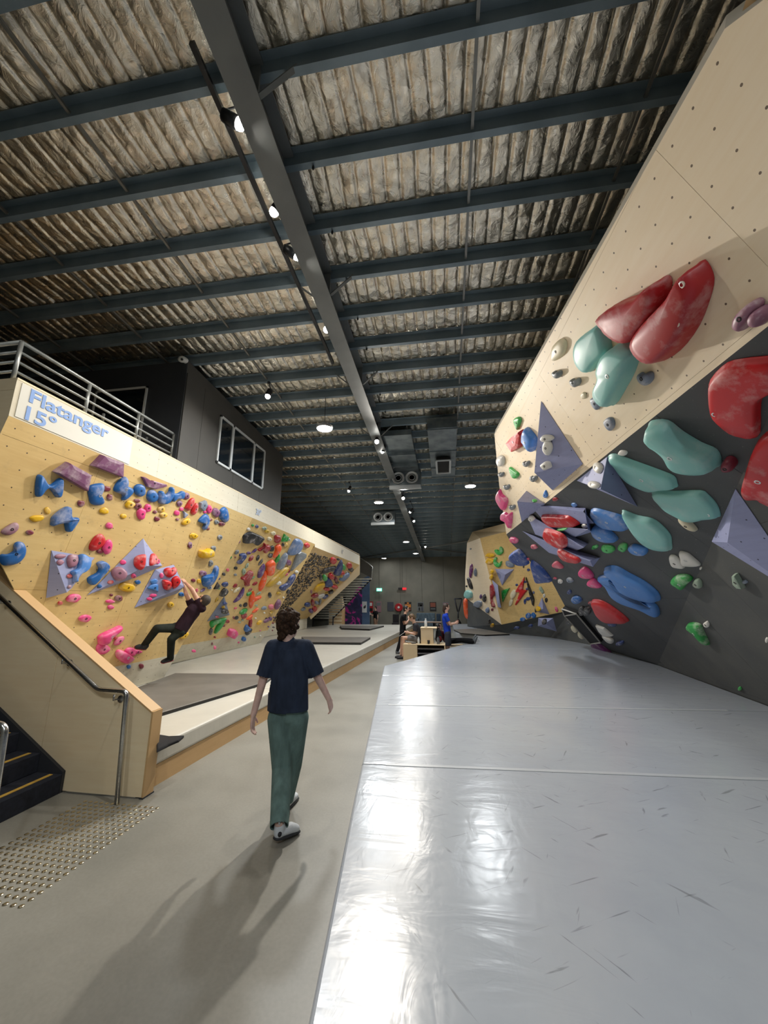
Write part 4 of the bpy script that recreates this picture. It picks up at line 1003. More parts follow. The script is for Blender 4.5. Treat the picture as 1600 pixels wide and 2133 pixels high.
def person(label, J, fwd, look, skin, shirt, pants, hairf, headup=(0, 0, 1), voxel=0.01, sleeve=0.85, shorts=None, shoes=None, head_h=0.225, hands=None, build_k=1.0, shirt_hem=0.05, baggy=1.0, leg_k=1.0, base=None, arm_k=1.0):
    """J: joints. One continuous skin, clothes as children that end at neckline, cuffs, waist and hems."""
    k = build_k; base = base if base is not None else J['pelvis']
    T = thing('person', base, label, 'person'); fwd = unit(fwd)
    sh_l, sh_r = J['shL'], J['shR']; chest = (sh_l + sh_r) / 2; pel = J['pelvis']; up = unit(chest - pel); mid = pel * 0.5 + chest * 0.5
    lat = unit(sh_r - sh_l)
    o = Org()
    neck = J['neck']; head = J['head']; hu = unit(headup)
    o.cap(neck - up * 0.03, head - hu * 0.06 * k - unit(look) * 0.015, 0.056 * k, 0.054 * k)
    add_head(o, head, hu, look, head_h)
    o.chain([sh_l + lat * 0.03, sh_r - lat * 0.03], [0.06 * k, 0.06 * k]); 
    o.cap(neck - up * 0.04, chest - up * 0.1, 0.055 * k, 0.12 * k, fwd, 0.7)
    o.chain([chest - up * 0.1, mid, pel], [0.135 * k, 0.12 * k, 0.13 * k], fwd, 0.72)
    for s in 'LR':
        o.chain([J['sh' + s], J['el' + s], J['wr' + s]], [0.05 * k, 0.04 * k * arm_k, 0.027 * k * arm_k])
        hd = (hands or {}).get(s, {})
        pn = hd.get('palm', lat if s == 'L' else -lat)
        add_hand(o, J['wr' + s], J['ha' + s], pn, hd.get('side', 1 if s == 'L' else -1), curl=hd.get('curl', 0.5), scale=hd.get('scale', k))
        o.chain([J['hip' + s], J['kn' + s], J['an' + s]], [0.075 * k, 0.052 * k, 0.038 * k])
    body = o.build('body', skin, T, voxel, 4)
    add_eyes(head, hu, look, body, head_h)
    # shirt
    if shirt:
        o = Org()
        o.cap(sh_l + lat * 0.015, sh_r - lat * 0.015, 0.076 * k, 0.076 * k)
        o.cap(neck - up * 0.035, chest - up * 0.1, 0.07 * k, 0.14 * k, fwd, 0.8)
        hem = pel - up * shirt_hem
        o.chain([chest - up * 0.1, mid, hem], [0.162 * k, 0.152 * k * baggy, 0.158 * k * baggy], fwd, 0.74)
        cuts = []
        for s in 'LR':
            a, b = J['sh' + s], J['el' + s]; e = a + (b - a) * sleeve
            o.chain([a, e + (b - a) * 0.06], [0.074 * k, 0.06 * k * baggy])
            cuts.append((e, a - b))
        sh = o.build('shirt', shirt, T, voxel, 5)
        # trim cuffs and hem square
        bm = bmesh.new(); bm.from_mesh(sh.data)
        for (p, n), s in zip(cuts, 'LR'):
            n = unit(n); dv = []
            for v in bm.verts:
                q = np.array(v.co) - p; al = q @ n
                if -0.12 < al < 0 and np.linalg.norm(q - n * al) < 0.088 * k: dv.append(v)
            bmesh.ops.delete(bm, geom=dv, context='VERTS')
        dv = [v for v in bm.verts if (np.array(v.co) - hem) @ up < 0]
        bmesh.ops.delete(bm, geom=dv, context='VERTS'); bm.to_mesh(sh.data); bm.free()
        sd = sh.modifiers.new('hem', 'SOLIDIFY'); sd.thickness = 0.006; sd.offset = -1
    if pants:
        o = Org(); hips = [J['hipL'], J['hipR']]
        o.cap(pel + up * 0.07, pel - up * 0.02, 0.148 * k, 0.152 * k, fwd, 0.76)
        for s in 'LR':
            h, kn, an = J['hip' + s], J['kn' + s], J['an' + s]
            o.cap(pel - up * 0.03, h, 0.1 * k, 0.1 * k)
            if shorts: o.chain([h, h + (kn - h) * shorts], [0.1 * k * leg_k, 0.092 * k * leg_k])
            else: o.chain([h, kn, kn + (an - kn) * 1.05], [0.1 * k * leg_k, 0.08 * k * leg_k, 0.066 * k * leg_k])
        pa = o.build('shorts' if shorts else 'trousers', pants, T, voxel, 4)
        bm = bmesh.new(); bm.from_mesh(pa.data)
        for s in 'LR':
            h, kn, an = J['hip' + s], J['kn' + s], J['an' + s]
            p, n = (h + (kn - h) * shorts, unit(h - kn)) if shorts else (an - (kn - an) * 0.07, unit(kn - an))
            dv = [v for v in bm.verts if (np.array(v.co) - p) @ n < 0 and np.linalg.norm(np.array(v.co) - p) < 0.13 * k]
            bmesh.ops.delete(bm, geom=dv, context='VERTS')
        bm.to_mesh(pa.data); bm.free()
        sd = pa.modifiers.new('hem', 'SOLIDIFY'); sd.thickness = 0.006; sd.offset = -1
    for s in 'LR':
        if shoes and 'heel' + s in J: add_shoe('shoe', J['heel' + s], J['toe' + s], T, shoes[0], shoes[1], J.get('footup' + s, (0, 0, 1)), k, min(voxel, 0.012))
    hairf(T)
    return T

# ---------------------------------------------------------------- the walking person, seen from behind
SK1 = skin_mat((226, 190, 178), 'fair_skin'); SK2 = skin_mat((206, 158, 130), 'warm_skin')
WY = 3.62
def W(x, y, dy=0.0): return at_y(x, y, WY + dy)
J = dict(head=W(602, 1304), neck=W(600, 1329), shL=W(569, 1349, -0.02), shR=W(637, 1349, 0.02),
         elL=W(549, 1412, -0.06), wrL=W(528, 1489, -0.1), haL=W(524, 1536, -0.1),
         elR=W(661, 1408, 0.06), wrR=W(685, 1456, 0.18), haR=W(692, 1482, 0.24),
         pelvis=W(600, 1474), hipL=W(583, 1494, -0.02), hipR=W(618, 1494, 0.02),
         knL=W(588, 1600, -0.02), anL=W(577, 1706, -0.2), knR=W(609, 1592, 0.12), anR=W(595, 1672, 0.16))
hl = at_z(572, 1752, 0.03); J['heelL'] = hl; J['toeL'] = hl + V3(0.13, 0.2, -0.028)
J['anL'] = hl + V3(0.02, 0.03, 0.11); J['footupL'] = (0.05, 0.12, 1)
ar = J['anR']; J['anR'] = V3(ar[0], ar[1], max(ar[2], 0.1)); J['heelR'] = J['anR'] + V3(0.0, -0.03, -0.1); J['toeR'] = J['heelR'] + V3(0.02, 0.26, 0.0)
def walker_hair(T):
    curls(T, J['head'] + V3(0, 0, 0.012), (0, 0, 1), (0.35, 1, 0), M_hairb, n=150, lump=0.024, rx=0.092, ry=0.108, rz=0.112,
          cover=lambda u, f: (u > -0.95 and f < 0.45) or u > 0.5, voxel=0.006, seed=3, down=0.07)
M_tee = cloth_mat((48, 58, 78), 'navy_tee'); M_trs = cloth_mat((110, 136, 132), 'grey_green_trousers')
wp = person('person in a navy t-shirt and grey-green trousers walking away down the concrete aisle', J, (0.05, 1, 0), (0.42, 1, 0), SK1, M_tee, M_trs, walker_hair,
       voxel=0.007, sleeve=0.96, shoes=(M_shoe, M_sole), baggy=1.17, leg_k=1.06, base=V3(J['pelvis'][0], J['pelvis'][1], 0), shirt_hem=0.02, build_k=1.04,
       hands=dict(L=dict(palm=(1, 0.1, 0), side=-1, curl=0.45), R=dict(palm=(-0.7, 0.3, -0.4), side=1, curl=0.6)), arm_k=0.95)
# dark panels and pull tab on the white shoe
for q, (a, b) in enumerate((((0.035, 0.10, 0.05), (0.05, 0.13, 0.075)), ((0.01, 0.0, 0.05), (0.02, 0.02, 0.07)))):
    MB().ball(hl + V3(*a) + V3(0.03, 0, 0), 0.022, 8, 6, (0.7, 1, 0.8)).build('shoe_panel', M_shoed, wp, True)
MB().tube([hl + V3(0.03, 0.01, 0.1), hl + V3(0.035, -0.012, 0.135), hl + V3(0.04, 0.01, 0.15)], 0.008, 6).build('pull_tab', M_shoe, wp, True)

# ---------------------------------------------------------------- the climber on the left wall
def K(x, y, d): return S1.on(x, y, d)
J2 = dict(head=K(424, 1251, 0.62), neck=K(414, 1262, 0.55), shL=K(398, 1258, 0.42), shR=K(421, 1268, 0.66),
          elL=K(388, 1238, 0.32), wrL=K(384, 1221, 0.16), haL=K(379, 1210, 0.1),
          elR=K(400, 1228, 0.4), wrR=K(387, 1214, 0.2), haR=K(380, 1207, 0.12),
          pelvis=K(377, 1309, 0.5), hipL=K(366, 1308, 0.4), hipR=K(374, 1316, 0.52),
          knL=K(327, 1309, 0.42), anL=K(300, 1345, 0.16), knR=K(357, 1331, 0.5), anR=K(355, 1370, 0.42))
J2['heelL'] = K(304, 1352, 0.2); J2['toeL'] = K(277, 1349, 0.1); J2['footupL'] = unit(J2['knL'] - J2['anL'])
J2['heelR'] = K(360, 1375, 0.42); J2['toeR'] = K(334, 1382, 0.38); J2['footupR'] = unit(J2['knR'] - J2['anR'])
hu2 = unit(J2['head'] - J2['neck'])
def climber_hair(T): smooth_hair(T, J2['head'], hu2 * 0.8 + V3(0.3, 0.2, 0.2), unit(K(380, 1210, 0.1) - J2['head']), noisy('cropped_hair', (70, 60, 52), (52, 44, 38), 60.0, 0.7), 0.215, voxel=0.009)
person('climber in a maroon t-shirt hanging from the volume with the red heart holds', J2, -S1.n, K(378, 1212, 0.1) - J2['head'], SK2,
       cloth_mat((48, 30, 40), 'maroon_tee'), cloth_mat((40, 44, 38), 'dark_green_trousers'), climber_hair, headup=hu2 * 0.8 + V3(0.3, 0.2, 0.2), voxel=0.011, sleeve=0.5,
       shoes=(M_shoed, new_mat('red_shoe_trim', (150, 50, 60), 0.6)), head_h=0.215, leg_k=0.85, build_k=0.95, hands=dict(L=dict(curl=1.0), R=dict(curl=1.0)))

# ---------------------------------------------------------------- bench group
def JJ(Y, **kw): return {k: at_y(v[0], v[1], Y + (v[2] if len(v) > 2 else 0)) for k, v in kw.items()}
SK3 = skin_mat((214, 170, 146), 'fair_skin_far')
# person in the blue shirt, standing, looking at a phone
B = 13.5
J3 = JJ(B, head=(930, 1265), neck=(930, 1277), shL=(926, 1283, 0.17), shR=(929, 1284, -0.17), elL=(938, 1300, 0.2), wrL=(948, 1297, 0.14), haL=(953, 1294, 0.12),
        elR=(938, 1301, -0.18), wrR=(948, 1299, -0.06), haR=(953, 1296, -0.03), pelvis=(932, 1316), hipL=(933, 1320, 0.08), hipR=(933, 1320, -0.08),
        knL=(934, 1348, 0.09), anL=(933, 1372, 0.09), knR=(931, 1348, -0.09), anR=(929, 1372, -0.1))
for s in 'LR':
    J3['an' + s][2] = 0.09; J3['heel' + s] = J3['an' + s] + V3(-0.06, 0, -0.09); J3['toe' + s] = J3['heel' + s] + V3(0.26, -0.02, 0)
def blue_hair(T): smooth_hair(T, J3['head'], (0, 0, 1), (1, 0.15, 0), M_hairm, 0.225, 0.16, 0.012)
person('person in a bright blue t-shirt and dark shorts standing by the bench holding a phone', J3, (1, 0, 0), (1, 0.1, -0.15), SK3, cloth_mat((34, 70, 190), 'royal_blue_tee'), cloth_mat((62, 64, 72), 'charcoal_shorts'), blue_hair,
       voxel=0.013, sleeve=0.62, shorts=0.9, shoes=(M_shoed, M_sole), base=V3(J3['pelvis'][0], J3['pelvis'][1], 0), shirt_hem=0.06, build_k=1.03, leg_k=1.05)
ph = tag(MB().obox(J3['haR'] + V3(0.03, 0.05, 0.02), (0.004, 0, 0.003), (0, 0.036, 0), (-0.04, 0, 0.06)).build('mobile_phone', M_blk, None, bevel=0.003, seg=1), 'small dark phone held by the person in the blue shirt', 'phone')
# person in black, standing behind the bench, hands at the face
B = 14.2
J4 = JJ(B, head=(846, 1269), neck=(844, 1279), shL=(839, 1284, 0.16), shR=(841, 1285, -0.16), elL=(846, 1301, 0.15), wrL=(853, 1290, 0.05), haL=(853, 1281, 0.02),
        elR=(845, 1299, -0.15), wrR=(852, 1291, -0.07), haR=(851, 1282, -0.04), pelvis=(839, 1312), hipL=(839, 1316, 0.08), hipR=(838, 1316, -0.08),
        knL=(841, 1336, 0.1), anL=(839, 1356, 0.1), knR=(834, 1335, -0.08), anR=(828, 1352, -0.1))
for s in 'LR':
    J4['an' + s][2] = 0.1; J4['heel' + s] = J4['an' + s] + V3(-0.06, 0, -0.1); J4['toe' + s] = J4['heel' + s] + V3(0.25, -0.05, 0)
def black_hair(T): smooth_hair(T, J4['head'], (0.1, 0, 1), (1, -0.1, -0.25), M_hairk, 0.225, 0.0, 0.012)
person('person in a black t-shirt standing by the left mats with hands raised to the mouth', J4, (1, -0.05, 0), (1, -0.1, -0.25), SK3, cloth_mat((20, 20, 23), 'black_tee'), cloth_mat((26, 27, 30), 'black_trousers'), black_hair,
       voxel=0.013, sleeve=0.6, shoes=(new_mat('grey_shoe', (92, 96, 98), 0.6), M_sole), base=V3(J4['pelvis'][0], J4['pelvis'][1], 0), build_k=0.95, leg_k=0.9)
# seated person looking down
B = 13.0
J5 = JJ(B, head=(858, 1287), neck=(863, 1298), shL=(866, 1302, 0.18), shR=(867, 1303, -0.18), elL=(862, 1320, 0.18), wrL=(851, 1317, 0.06), haL=(844, 1316, 0.02),
        elR=(864, 1321, -0.2), wrR=(852, 1318, -0.1), haR=(845, 1317, -0.06), pelvis=(873, 1331), hipL=(870, 1332, 0.09), hipR=(870, 1332, -0.09),
        knL=(838, 1328, 0.13), anL=(835, 1358, 0.1), knR=(841, 1328, -0.12), anR=(839, 1362, -0.14))
for s in 'LR':
    J5['an' + s][2] = 0.09; J5['heel' + s] = J5['an' + s] + V3(0.06, 0, -0.09); J5['toe' + s] = J5['heel' + s] + V3(-0.27, -0.03, 0)
def sit_hair(T): smooth_hair(T, J5['head'], (-0.5, 0, 0.85), (-0.8, -0.1, -0.6), M_hairl, 0.225, 0.0, 0.012)
person('person in a dark grey t-shirt and pale shorts sitting on the bench bent over', J5, (-1, 0, -0.15), (-0.8, -0.1, -0.7), SK3, cloth_mat((58, 58, 64), 'dark_grey_tee'), cloth_mat((120, 118, 116), 'pale_grey_shorts'), sit_hair,
       headup=(-0.5, 0, 0.85), voxel=0.013, sleeve=0.7, shorts=0.75, shoes=(M_shoed, M_sole), base=V3(J5['pelvis'][0], J5['pelvis'][1], 0), shirt_hem=0.03, leg_k=0.9)
# reclining person whose black-clad legs stretch to the right
B = 13.9
J6 = JJ(B, head=(914, 1306), neck=(917, 1314), shL=(919, 1317, 0.16), shR=(919, 1319, -0.16), elL=(924, 1330, 0.2), wrL=(930, 1334, 0.2), haL=(936, 1335, 0.2),
        elR=(920, 1331, -0.2), wrR=(916, 1337, -0.18), haR=(912, 1339, -0.18), pelvis=(932, 1335), hipL=(937, 1335, 0.09), hipR=(937, 1336, -0.09),
        knL=(962, 1333, 0.12), anL=(984, 1334, 0.1), knR=(961, 1334, -0.1), anR=(986, 1338, -0.1))
for s in 'LR':
    J6['heel' + s] = J6['an' + s] + V3(0.07, 0, -0.04); J6['toe' + s] = J6['heel' + s] + V3(0.1, 0, 0.24); J6['footup' + s] = (-1, 0, 0.2)
def lie_hair(T): smooth_hair(T, J6['head'], (-0.4, 0, 0.9), (0.9, 0, 0.4), M_hairk, 0.225, 0.0, 0.013)
person('person in black trousers reclining on the bench with legs stretched out', J6, (0.6, 0, 0.8), (0.9, 0, 0.4), SK3, cloth_mat((86, 30, 34), 'dark_red_top'), cloth_mat((22, 22, 25), 'black_leggings'), lie_hair,
       headup=(-0.4, 0, 0.9), voxel=0.014, sleeve=0.9, shoes=(new_mat('grey_shoe', (92, 96, 98), 0.6), M_sole), leg_k=0.95, base=V3(*J6['pelvis']))
# far person in black beside the table
B = 26.0
J7 = JJ(B, head=(782, 1266), neck=(782, 1272), shL=(779, 1275, -0.17), shR=(785, 1275, 0.17), elL=(776, 1283, -0.15), wrL=(773, 1280, -0.2), haL=(771, 1278, -0.2),
        elR=(787, 1284, 0.1), wrR=(786, 1290, 0.0), haR=(786, 1293, 0), pelvis=(782, 1289), hipL=(781, 1291, -0.08), hipR=(784, 1291, 0.08), knL=(781, 1300, -0.08), anL=(781, 1308), knR=(784, 1300, 0.08), anR=(784, 1308))
for s in 'LR':
    J7['an' + s][2] = 0.1; J7['heel' + s] = J7['an' + s] + V3(0, 0.05, -0.1); J7['toe' + s] = J7['heel' + s] + V3(-0.1, -0.22, 0)
def far_hair(T): smooth_hair(T, J7['head'], (0, 0, 1), (-0.8, -0.4, 0), M_hairk, 0.225, 0.0, 0.02)
person('far person in black standing at the table near the purple mural', J7, (-0.5, -0.8, 0), (-0.8, -0.4, 0), SK3, cloth_mat((22, 22, 24), 'far_black_tee'), cloth_mat((150, 118, 96), 'tan_trousers'), far_hair,
       voxel=0.02, sleeve=0.6, shoes=(M_shoed, M_sole), base=V3(J7['pelvis'][0], J7['pelvis'][1], 0))
# ================================================================== BENCHES AND THINGS ON THEM
M_blond = ply_mat('blond_ply', (226, 204, 168), (214, 190, 150), dots=False)
M_shelf = new_mat('grey_shelf', (112, 110, 112), 0.7)
bn = thing('bench', (-0.8, 13.0, 0), 'low blond plywood bench with grey open shelves', 'bench')
p0 = at_z(840, 1376, 0); x0, y0 = p0[0], p0[1]; x1 = at_y(928, 1360, y0)[0]; bh = 0.46; bd = 0.62
MB().box((x0, y0, 0), (x0 + 0.44, y0 + bd, bh)).build('end_block', M_blond, bn, bevel=0.006, seg=1)
MB().box((x0, y0, bh), (x1, y0 + bd, bh + 0.03)).build('bench_top', M_blond, bn, bevel=0.006, seg=1)
MB().box((x0 + 0.44, y0 + bd - 0.03, 0), (x1, y0 + bd, bh)).build('back_board', M_shelf, bn)
MB().box((x1 - 0.03, y0, 0), (x1, y0 + bd - 0.03, bh)).build('side_board', M_blond, bn)
for z in (0.05, 0.2, 0.34):
    MB().box((x0 + 0.44, y0 + 0.03, z), (x1 - 0.03, y0 + bd - 0.03, z + 0.025)).build('shelf', M_shelf, bn)
BT = bh + 0.03
tb = thing('plywood_box', (-0.5, 13.3, BT), 'tall blond plywood box standing on the low bench', 'box')
q0, q1 = at_y(877, 1338, y0 + 0.16), at_y(903, 1338, y0 + 0.16)
MB().box((q0[0], y0 + 0.16, BT), (q1[0], y0 + 0.6, BT + 0.46)).build('box_body', M_blond, tb, bevel=0.008, seg=1)
MB().box((q0[0] - 0.01, y0 + 0.14, BT + 0.46), (q1[0] + 0.12, y0 + 0.62, BT + 0.49)).build('box_top', M_blond, tb, bevel=0.006, seg=1)
b2 = thing('bench', (0.1, 14.0, 0), 'second low plywood bench under the reclining person', 'bench')
MB().box((-0.35, 13.75, 0.30), (0.5, 14.3, 0.335)).build('bench_top', M_blond, b2, bevel=0.006, seg=1)
for x in (-0.3, 0.4): MB().box((x, 13.78, 0.0), (x + 0.04, 14.27, 0.30)).build('support', M_blond, b2)
def bottle(p, r, h, mat, capm, label):
    T = thing('bottle', p, label, 'bottle')
    MB().lathe(p, [(r * 0.9, 0), (r, 0.01), (r, h * 0.68), (r * 0.55, h * 0.84), (r * 0.5, h * 0.9)], seg=14).build('bottle_body', mat, T, True)
    MB().lathe(V3(*p) + V3(0, 0, h * 0.9), [(r * 0.6, 0), (r * 0.6, h * 0.09), (r * 0.3, h * 0.1)], seg=12).build('cap', capm, T)
M_wpl = new_mat('white_plastic', (214, 216, 214), 0.4); M_gbot = new_mat('smoke_bottle', (96, 98, 100), 0.3)
bx = at_y(887, 1300, y0 + 0.3); bottle((bx[0], y0 + 0.3, BT + 0.49), 0.045, 0.27, M_wpl, M_wpl, 'white drink bottle standing on top of the tall plywood box')
bx = at_y(872, 1337, y0 + 0.12); bottle((bx[0], y0 + 0.12, BT), 0.035, 0.2, M_wpl, M_wpl, 'small white bottle on the low bench beside the seated person')
bx = at_y(913, 1342, y0 + 0.12); bottle((bx[0], y0 + 0.12, BT), 0.045, 0.24, M_gbot, M_blk, 'smoky grey bottle on the low bench beside the blue shirt')
cp = at_y(893, 1345, y0 + 0.1)
T = thing('cup', (cp[0], y0 + 0.1, BT), 'black takeaway cup on the low bench', 'cup')
MB().lathe((cp[0], y0 + 0.1, BT), [(0.03, 0), (0.04, 0.1)], seg=14).build('cup_body', M_blk, T, True)
MB().lathe((cp[0], y0 + 0.1, BT + 0.1), [(0.043, 0), (0.043, 0.012), (0.036, 0.016)], seg=14).build('lid', new_mat('brown_lid', (70, 50, 42), 0.5), T)
M_item = new_mat('dark_item', (56, 52, 52), 0.7); M_chalk = new_mat('chalk_white', (214, 212, 206), 0.9)
cp = at_y(853, 1343, y0 + 0.1)
tag(MB().lathe((cp[0], y0 + 0.1, BT), [(0.055, 0), (0.055, 0.015), (0.045, 0.02)], seg=16).build('tape_roll', new_mat('tan_tape', (190, 160, 120), 0.7)), 'small tan roll of tape on the left end of the low bench', 'tape')
cp = at_y(862, 1343, y0 + 0.12)
tag(MB().obox((cp[0], y0 + 0.12, BT + 0.014), (0.07, 0.02, 0), (-0.01, 0.035, 0), (0, 0, 0.012)).build('wallet', M_item, None, bevel=0.006), 'dark wallet lying on the low bench behind the tape', 'wallet')
# backpack leaning between the box and the blue shirt
bp = thing('backpack', (0.0, y0 + 0.42, BT), 'black backpack with a red panel standing beside the tall plywood box', 'backpack')
bc = at_y(914, 1322, y0 + 0.42)
o = Org(); o.chain([V3(bc[0], y0 + 0.42, BT + 0.12), V3(bc[0], y0 + 0.42, BT + 0.34)], [0.115, 0.09], (0, 1, 0), 0.8)
o.build('bag_body', cloth_mat((30, 30, 33), 'black_nylon'), bp, 0.013, 4)
o = Org(); o.egg(V3(bc[0] + 0.04, y0 + 0.33, BT + 0.15), (0.06, 0, 0), (0, 0.035, 0), (0, 0, 0.08)); o.build('front_pocket', cloth_mat((110, 34, 36), 'red_nylon'), bp, 0.012, 3)
MB().tube([(bc[0] - 0.05, y0 + 0.42, BT + 0.42), (bc[0], y0 + 0.42, BT + 0.47), (bc[0] + 0.05, y0 + 0.42, BT + 0.42)], 0.01, 6).build('handle', M_blk, bp, True)
# white sheet in the seated person's hands
hp = (J5['haL'] + J5['haR']) / 2
tag(MB().obox(hp + V3(-0.1, 0, -0.06), (0.1, 0, 0.07), (0, 0.11, 0), (0.003, 0, -0.004)).build('paper_bag', M_chalk, None, bevel=0.003, seg=1), 'white paper held by the seated person', 'paper')

# ================================================================== FAR LEFT: STEEL STAIRS, STEP BLOCK, MURAL
M_tread = noisy('steel_tread', (190, 190, 180), (160, 160, 152), 6.0, 0.5, 0.1)
fs = thing('steel_staircase', (-5.5, 20.8, 0), 'open steel staircase seen from below past the end of the far left wall', 'stairs')
for k in range(17):
    t = k / 16.0
    pr = at_y(773 - 80 * t, 1207 + 82 * t, 20.3 + 2.0 * t)
    MB().box((pr[0] - 1.15, pr[1], pr[2]), (pr[0], pr[1] + 0.26, pr[2] + 0.06)).build('tread', M_tread, fs)
for dx in (0, -1.18):
    a, b = at_y(773, 1205, 20.3), at_y(693, 1287, 22.3)
    MB().bar((a[0] + dx + 0.02, a[1] + 0.12, a[2]), (b[0] + dx + 0.02, b[1] + 0.12, b[2]), 0.02, 0.07).build('stringer', M_stair_s, fs)
for x_ in (b[0] + 0.02, b[0] - 1.16): MB().box((x_ - 0.03, 22.3, 0.402), (x_ + 0.03, 22.36, b[2] + 0.1)).build('foot_post', M_stair_s, fs)
pp = [at_y(x, y, 20.2) for x, y in ((751, 1163), (768, 1174), (776, 1182), (773, 1203), (751, 1192))]
MB().prism(pp, (0, 0.03, 0)).build('landing_panel', noisy('dark_mesh', (70, 70, 66), (58, 58, 55), 30.0, 0.7), fs)
MB().tube([at_y(751, 1163, 20.2), at_y(768, 1174, 20.2), at_y(776, 1181, 20.2), at_y(774, 1204, 20.2)], 0.025, 8).build('handrail', M_galv, fs, True)
# dark board under the stairs and the stepped ply block
tag(MB().box((at_y(650, 1300, 22.6)[0], 22.6, 0.0), (at_y(684, 1300, 22.6)[0], 22.7, 1.25)).build('under_stair_board', noisy('olive_grey_board', (84, 86, 78), (74, 76, 70), 3.0, 0.7)), 'dark olive-grey board closing the space under the steel stairs', 'board')
sb = thing('step_block', (-6.6, 23.6, 0), 'blond plywood block with horizontal slats between the steel stairs and the mural', 'plywood block')
xa, xb = at_y(683, 1290, 23.3)[0], at_y(712, 1290, 23.3)[0]
MB().box((xa, 23.34, 0), (xb, 24.1, 1.25)).build('block_body', M_kerb, sb)
MB().add([(xa, 23.34, 1.25), (xb, 23.34, 1.25), (xb, 24.1, 1.25), (xb, 23.34, 2.1), (xb, 24.1, 2.1)], [(0, 1, 3), (2, 0, 3, 4), (1, 2, 4, 3), (0, 2, 1)]).build('sloped_panel', M_blond, sb)
for k in range(5):
    MB().box((xa, 23.3, 0.12 + k * 0.2), (xb, 23.34, 0.12 + k * 0.2 + 0.15)).build('slat', M_blond, sb)
# purple mural wall
M_mural = new_mat('mural_paint', (30, 30, 62), 0.6)
mp = coords(M_mural); nz = N(M_mural, 'ShaderNodeTexNoise', Scale=1.1, Detail=2.0, Distortion=2.2); L(M_mural, mp, 'Vector', nz, 'Vector')
r = ramp(M_mural, [(0.0, (22, 22, 44)), (0.44, (34, 32, 70)), (0.53, (44, 40, 86)), (0.56, (150, 30, 120)), (0.66, (176, 36, 136)), (0.7, (40, 36, 80))]); r.color_ramp.interpolation = 'LINEAR'
L(M_mural, nz, 'Fac', r, 'Fac'); L(M_mural, r, 'Color', bsdf(M_mural), 'Base Color')
mu = [at_y(x, y, 24.2) for x, y in ((712, 1310), (712, 1257), (728, 1255), (740, 1232), (754, 1214), (754, 1310))]
mu[0][2] = mu[-1][2] = 0.0
tag(MB().prism(mu, (0, 0.06, 0)).build('mural_board', M_mural), 'dark navy mural board splashed with magenta paint', 'mural')
M_ban = noisy('blue_banner', (84, 108, 140), (62, 82, 110), 1.2, 0.7)
bb = [at_y(x, y, 25.0) for x, y in ((754, 1206), (770, 1198), (770, 1312), (754, 1312))]
bb[2][2] = bb[3][2] = 0.0
tag(MB().prism(bb, (0, 0.04, 0)).build('blue_banner', M_ban), 'tall faded blue banner board right of the purple mural', 'banner')
wbx = [at_y(x, y, 24.968) for x, y in ((753, 1253), (764, 1253), (764, 1276), (753, 1276))]
T = tag(MB().prism(wbx, (0, 0.03, 0)).build('white_notice', M_wpl), 'white notice with a small dark figure on the blue banner', 'notice')
MB().prism([at_y(x, y, 24.963) for x, y in ((757, 1264), (762, 1260), (762, 1266), (758, 1268))], (0, 0.004, 0)).build('printed_figure', M_item, T)
# table with papers by the mural
tt = thing('table', (-5.4, 25.6, 0), 'small dark table with papers near the purple mural', 'table')
xa, xb = at_y(756, 1280, 25.4)[0], at_y(770, 1280, 25.4)[0]
MB().box((xa, 25.4, 0.8), (xb, 26.0, 0.84)).build('table_top', M_item, tt)
for x in (xa + 0.03, xb - 0.06):
    for y in (25.43, 25.93): MB().box((x, y, 0), (x + 0.04, y + 0.04, 0.8)).build('leg', M_blk, tt)
tag(MB().box((xa + 0.08, 25.45, 0.84), (xb - 0.04, 25.8, 1.04)).build('paper_stack', M_chalk, None, bevel=0.004, seg=1), 'white stack of paper on the small table by the mural', 'paper')

# ================================================================== BACK WALL
YB = 27.97
def on_back(x, y): return at_y(x, y, YB)
def board(name, x0, y0, x1, y1, mat, label, cat, parts=(), t=0.03):
    a, b = on_back(x0, y0), on_back(x1, y1)
    T = thing(name, ((a[0] + b[0]) / 2, Y1, b[2]), label, cat)
    MB().box((a[0], Y1 - t, b[2]), (b[0], Y1 - 0.001, a[2])).build('panel', mat, T)
    for nm, u0, v0, u1, v1, m2 in parts:
        xa, xb = a[0] + (b[0] - a[0]) * u0, a[0] + (b[0] - a[0]) * u1; za, zb_ = a[2] + (b[2] - a[2]) * v0, a[2] + (b[2] - a[2]) * v1
        MB().box((xa, Y1 - t - 0.004, min(za, zb_)), (xb, Y1 - t, max(za, zb_))).build(nm, m2, T)
    return T
M_pk = new_mat('poster_black', (24, 23, 24), 0.5); M_por = new_mat('poster_orange', (206, 126, 52), 0.5); M_pgr = new_mat('poster_grey', (108, 112, 112), 0.5)
M_prd = new_mat('poster_rust', (132, 70, 50), 0.5); M_ppk = new_mat('poster_pink', (150, 110, 118), 0.5); M_ngr = new_mat('notice_grey', (70, 72, 80), 0.6); M_red = new_mat('hose_red', (168, 26, 34), 0.45)
board('notice_board', 807, 1254, 820, 1273, M_ngr, 'plain dark grey notice board left of the red hose reel', 'notice board')
board('poster', 843, 1254, 857, 1273, M_pk, 'black and orange poster right of the hose reel', 'poster', (('print_band', 0.06, 0.25, 0.94, 0.6, M_por), ('print_spot', 0.35, 0.05, 0.65, 0.2, M_por), ('print_band', 0.06, 0.7, 0.94, 0.9, M_prd)))
board('poster', 869, 1254, 883, 1273, M_pgr, 'grey and black poster above the blue-grey sofa', 'poster', (('print_block', 0.1, 0.1, 0.9, 0.5, M_pk), ('print_spot', 0.45, 0.3, 0.7, 0.45, M_pgr), ('print_block', 0.2, 0.6, 0.45, 0.95, M_pk), ('print_block', 0.6, 0.55, 0.9, 0.95, M_ngr)))
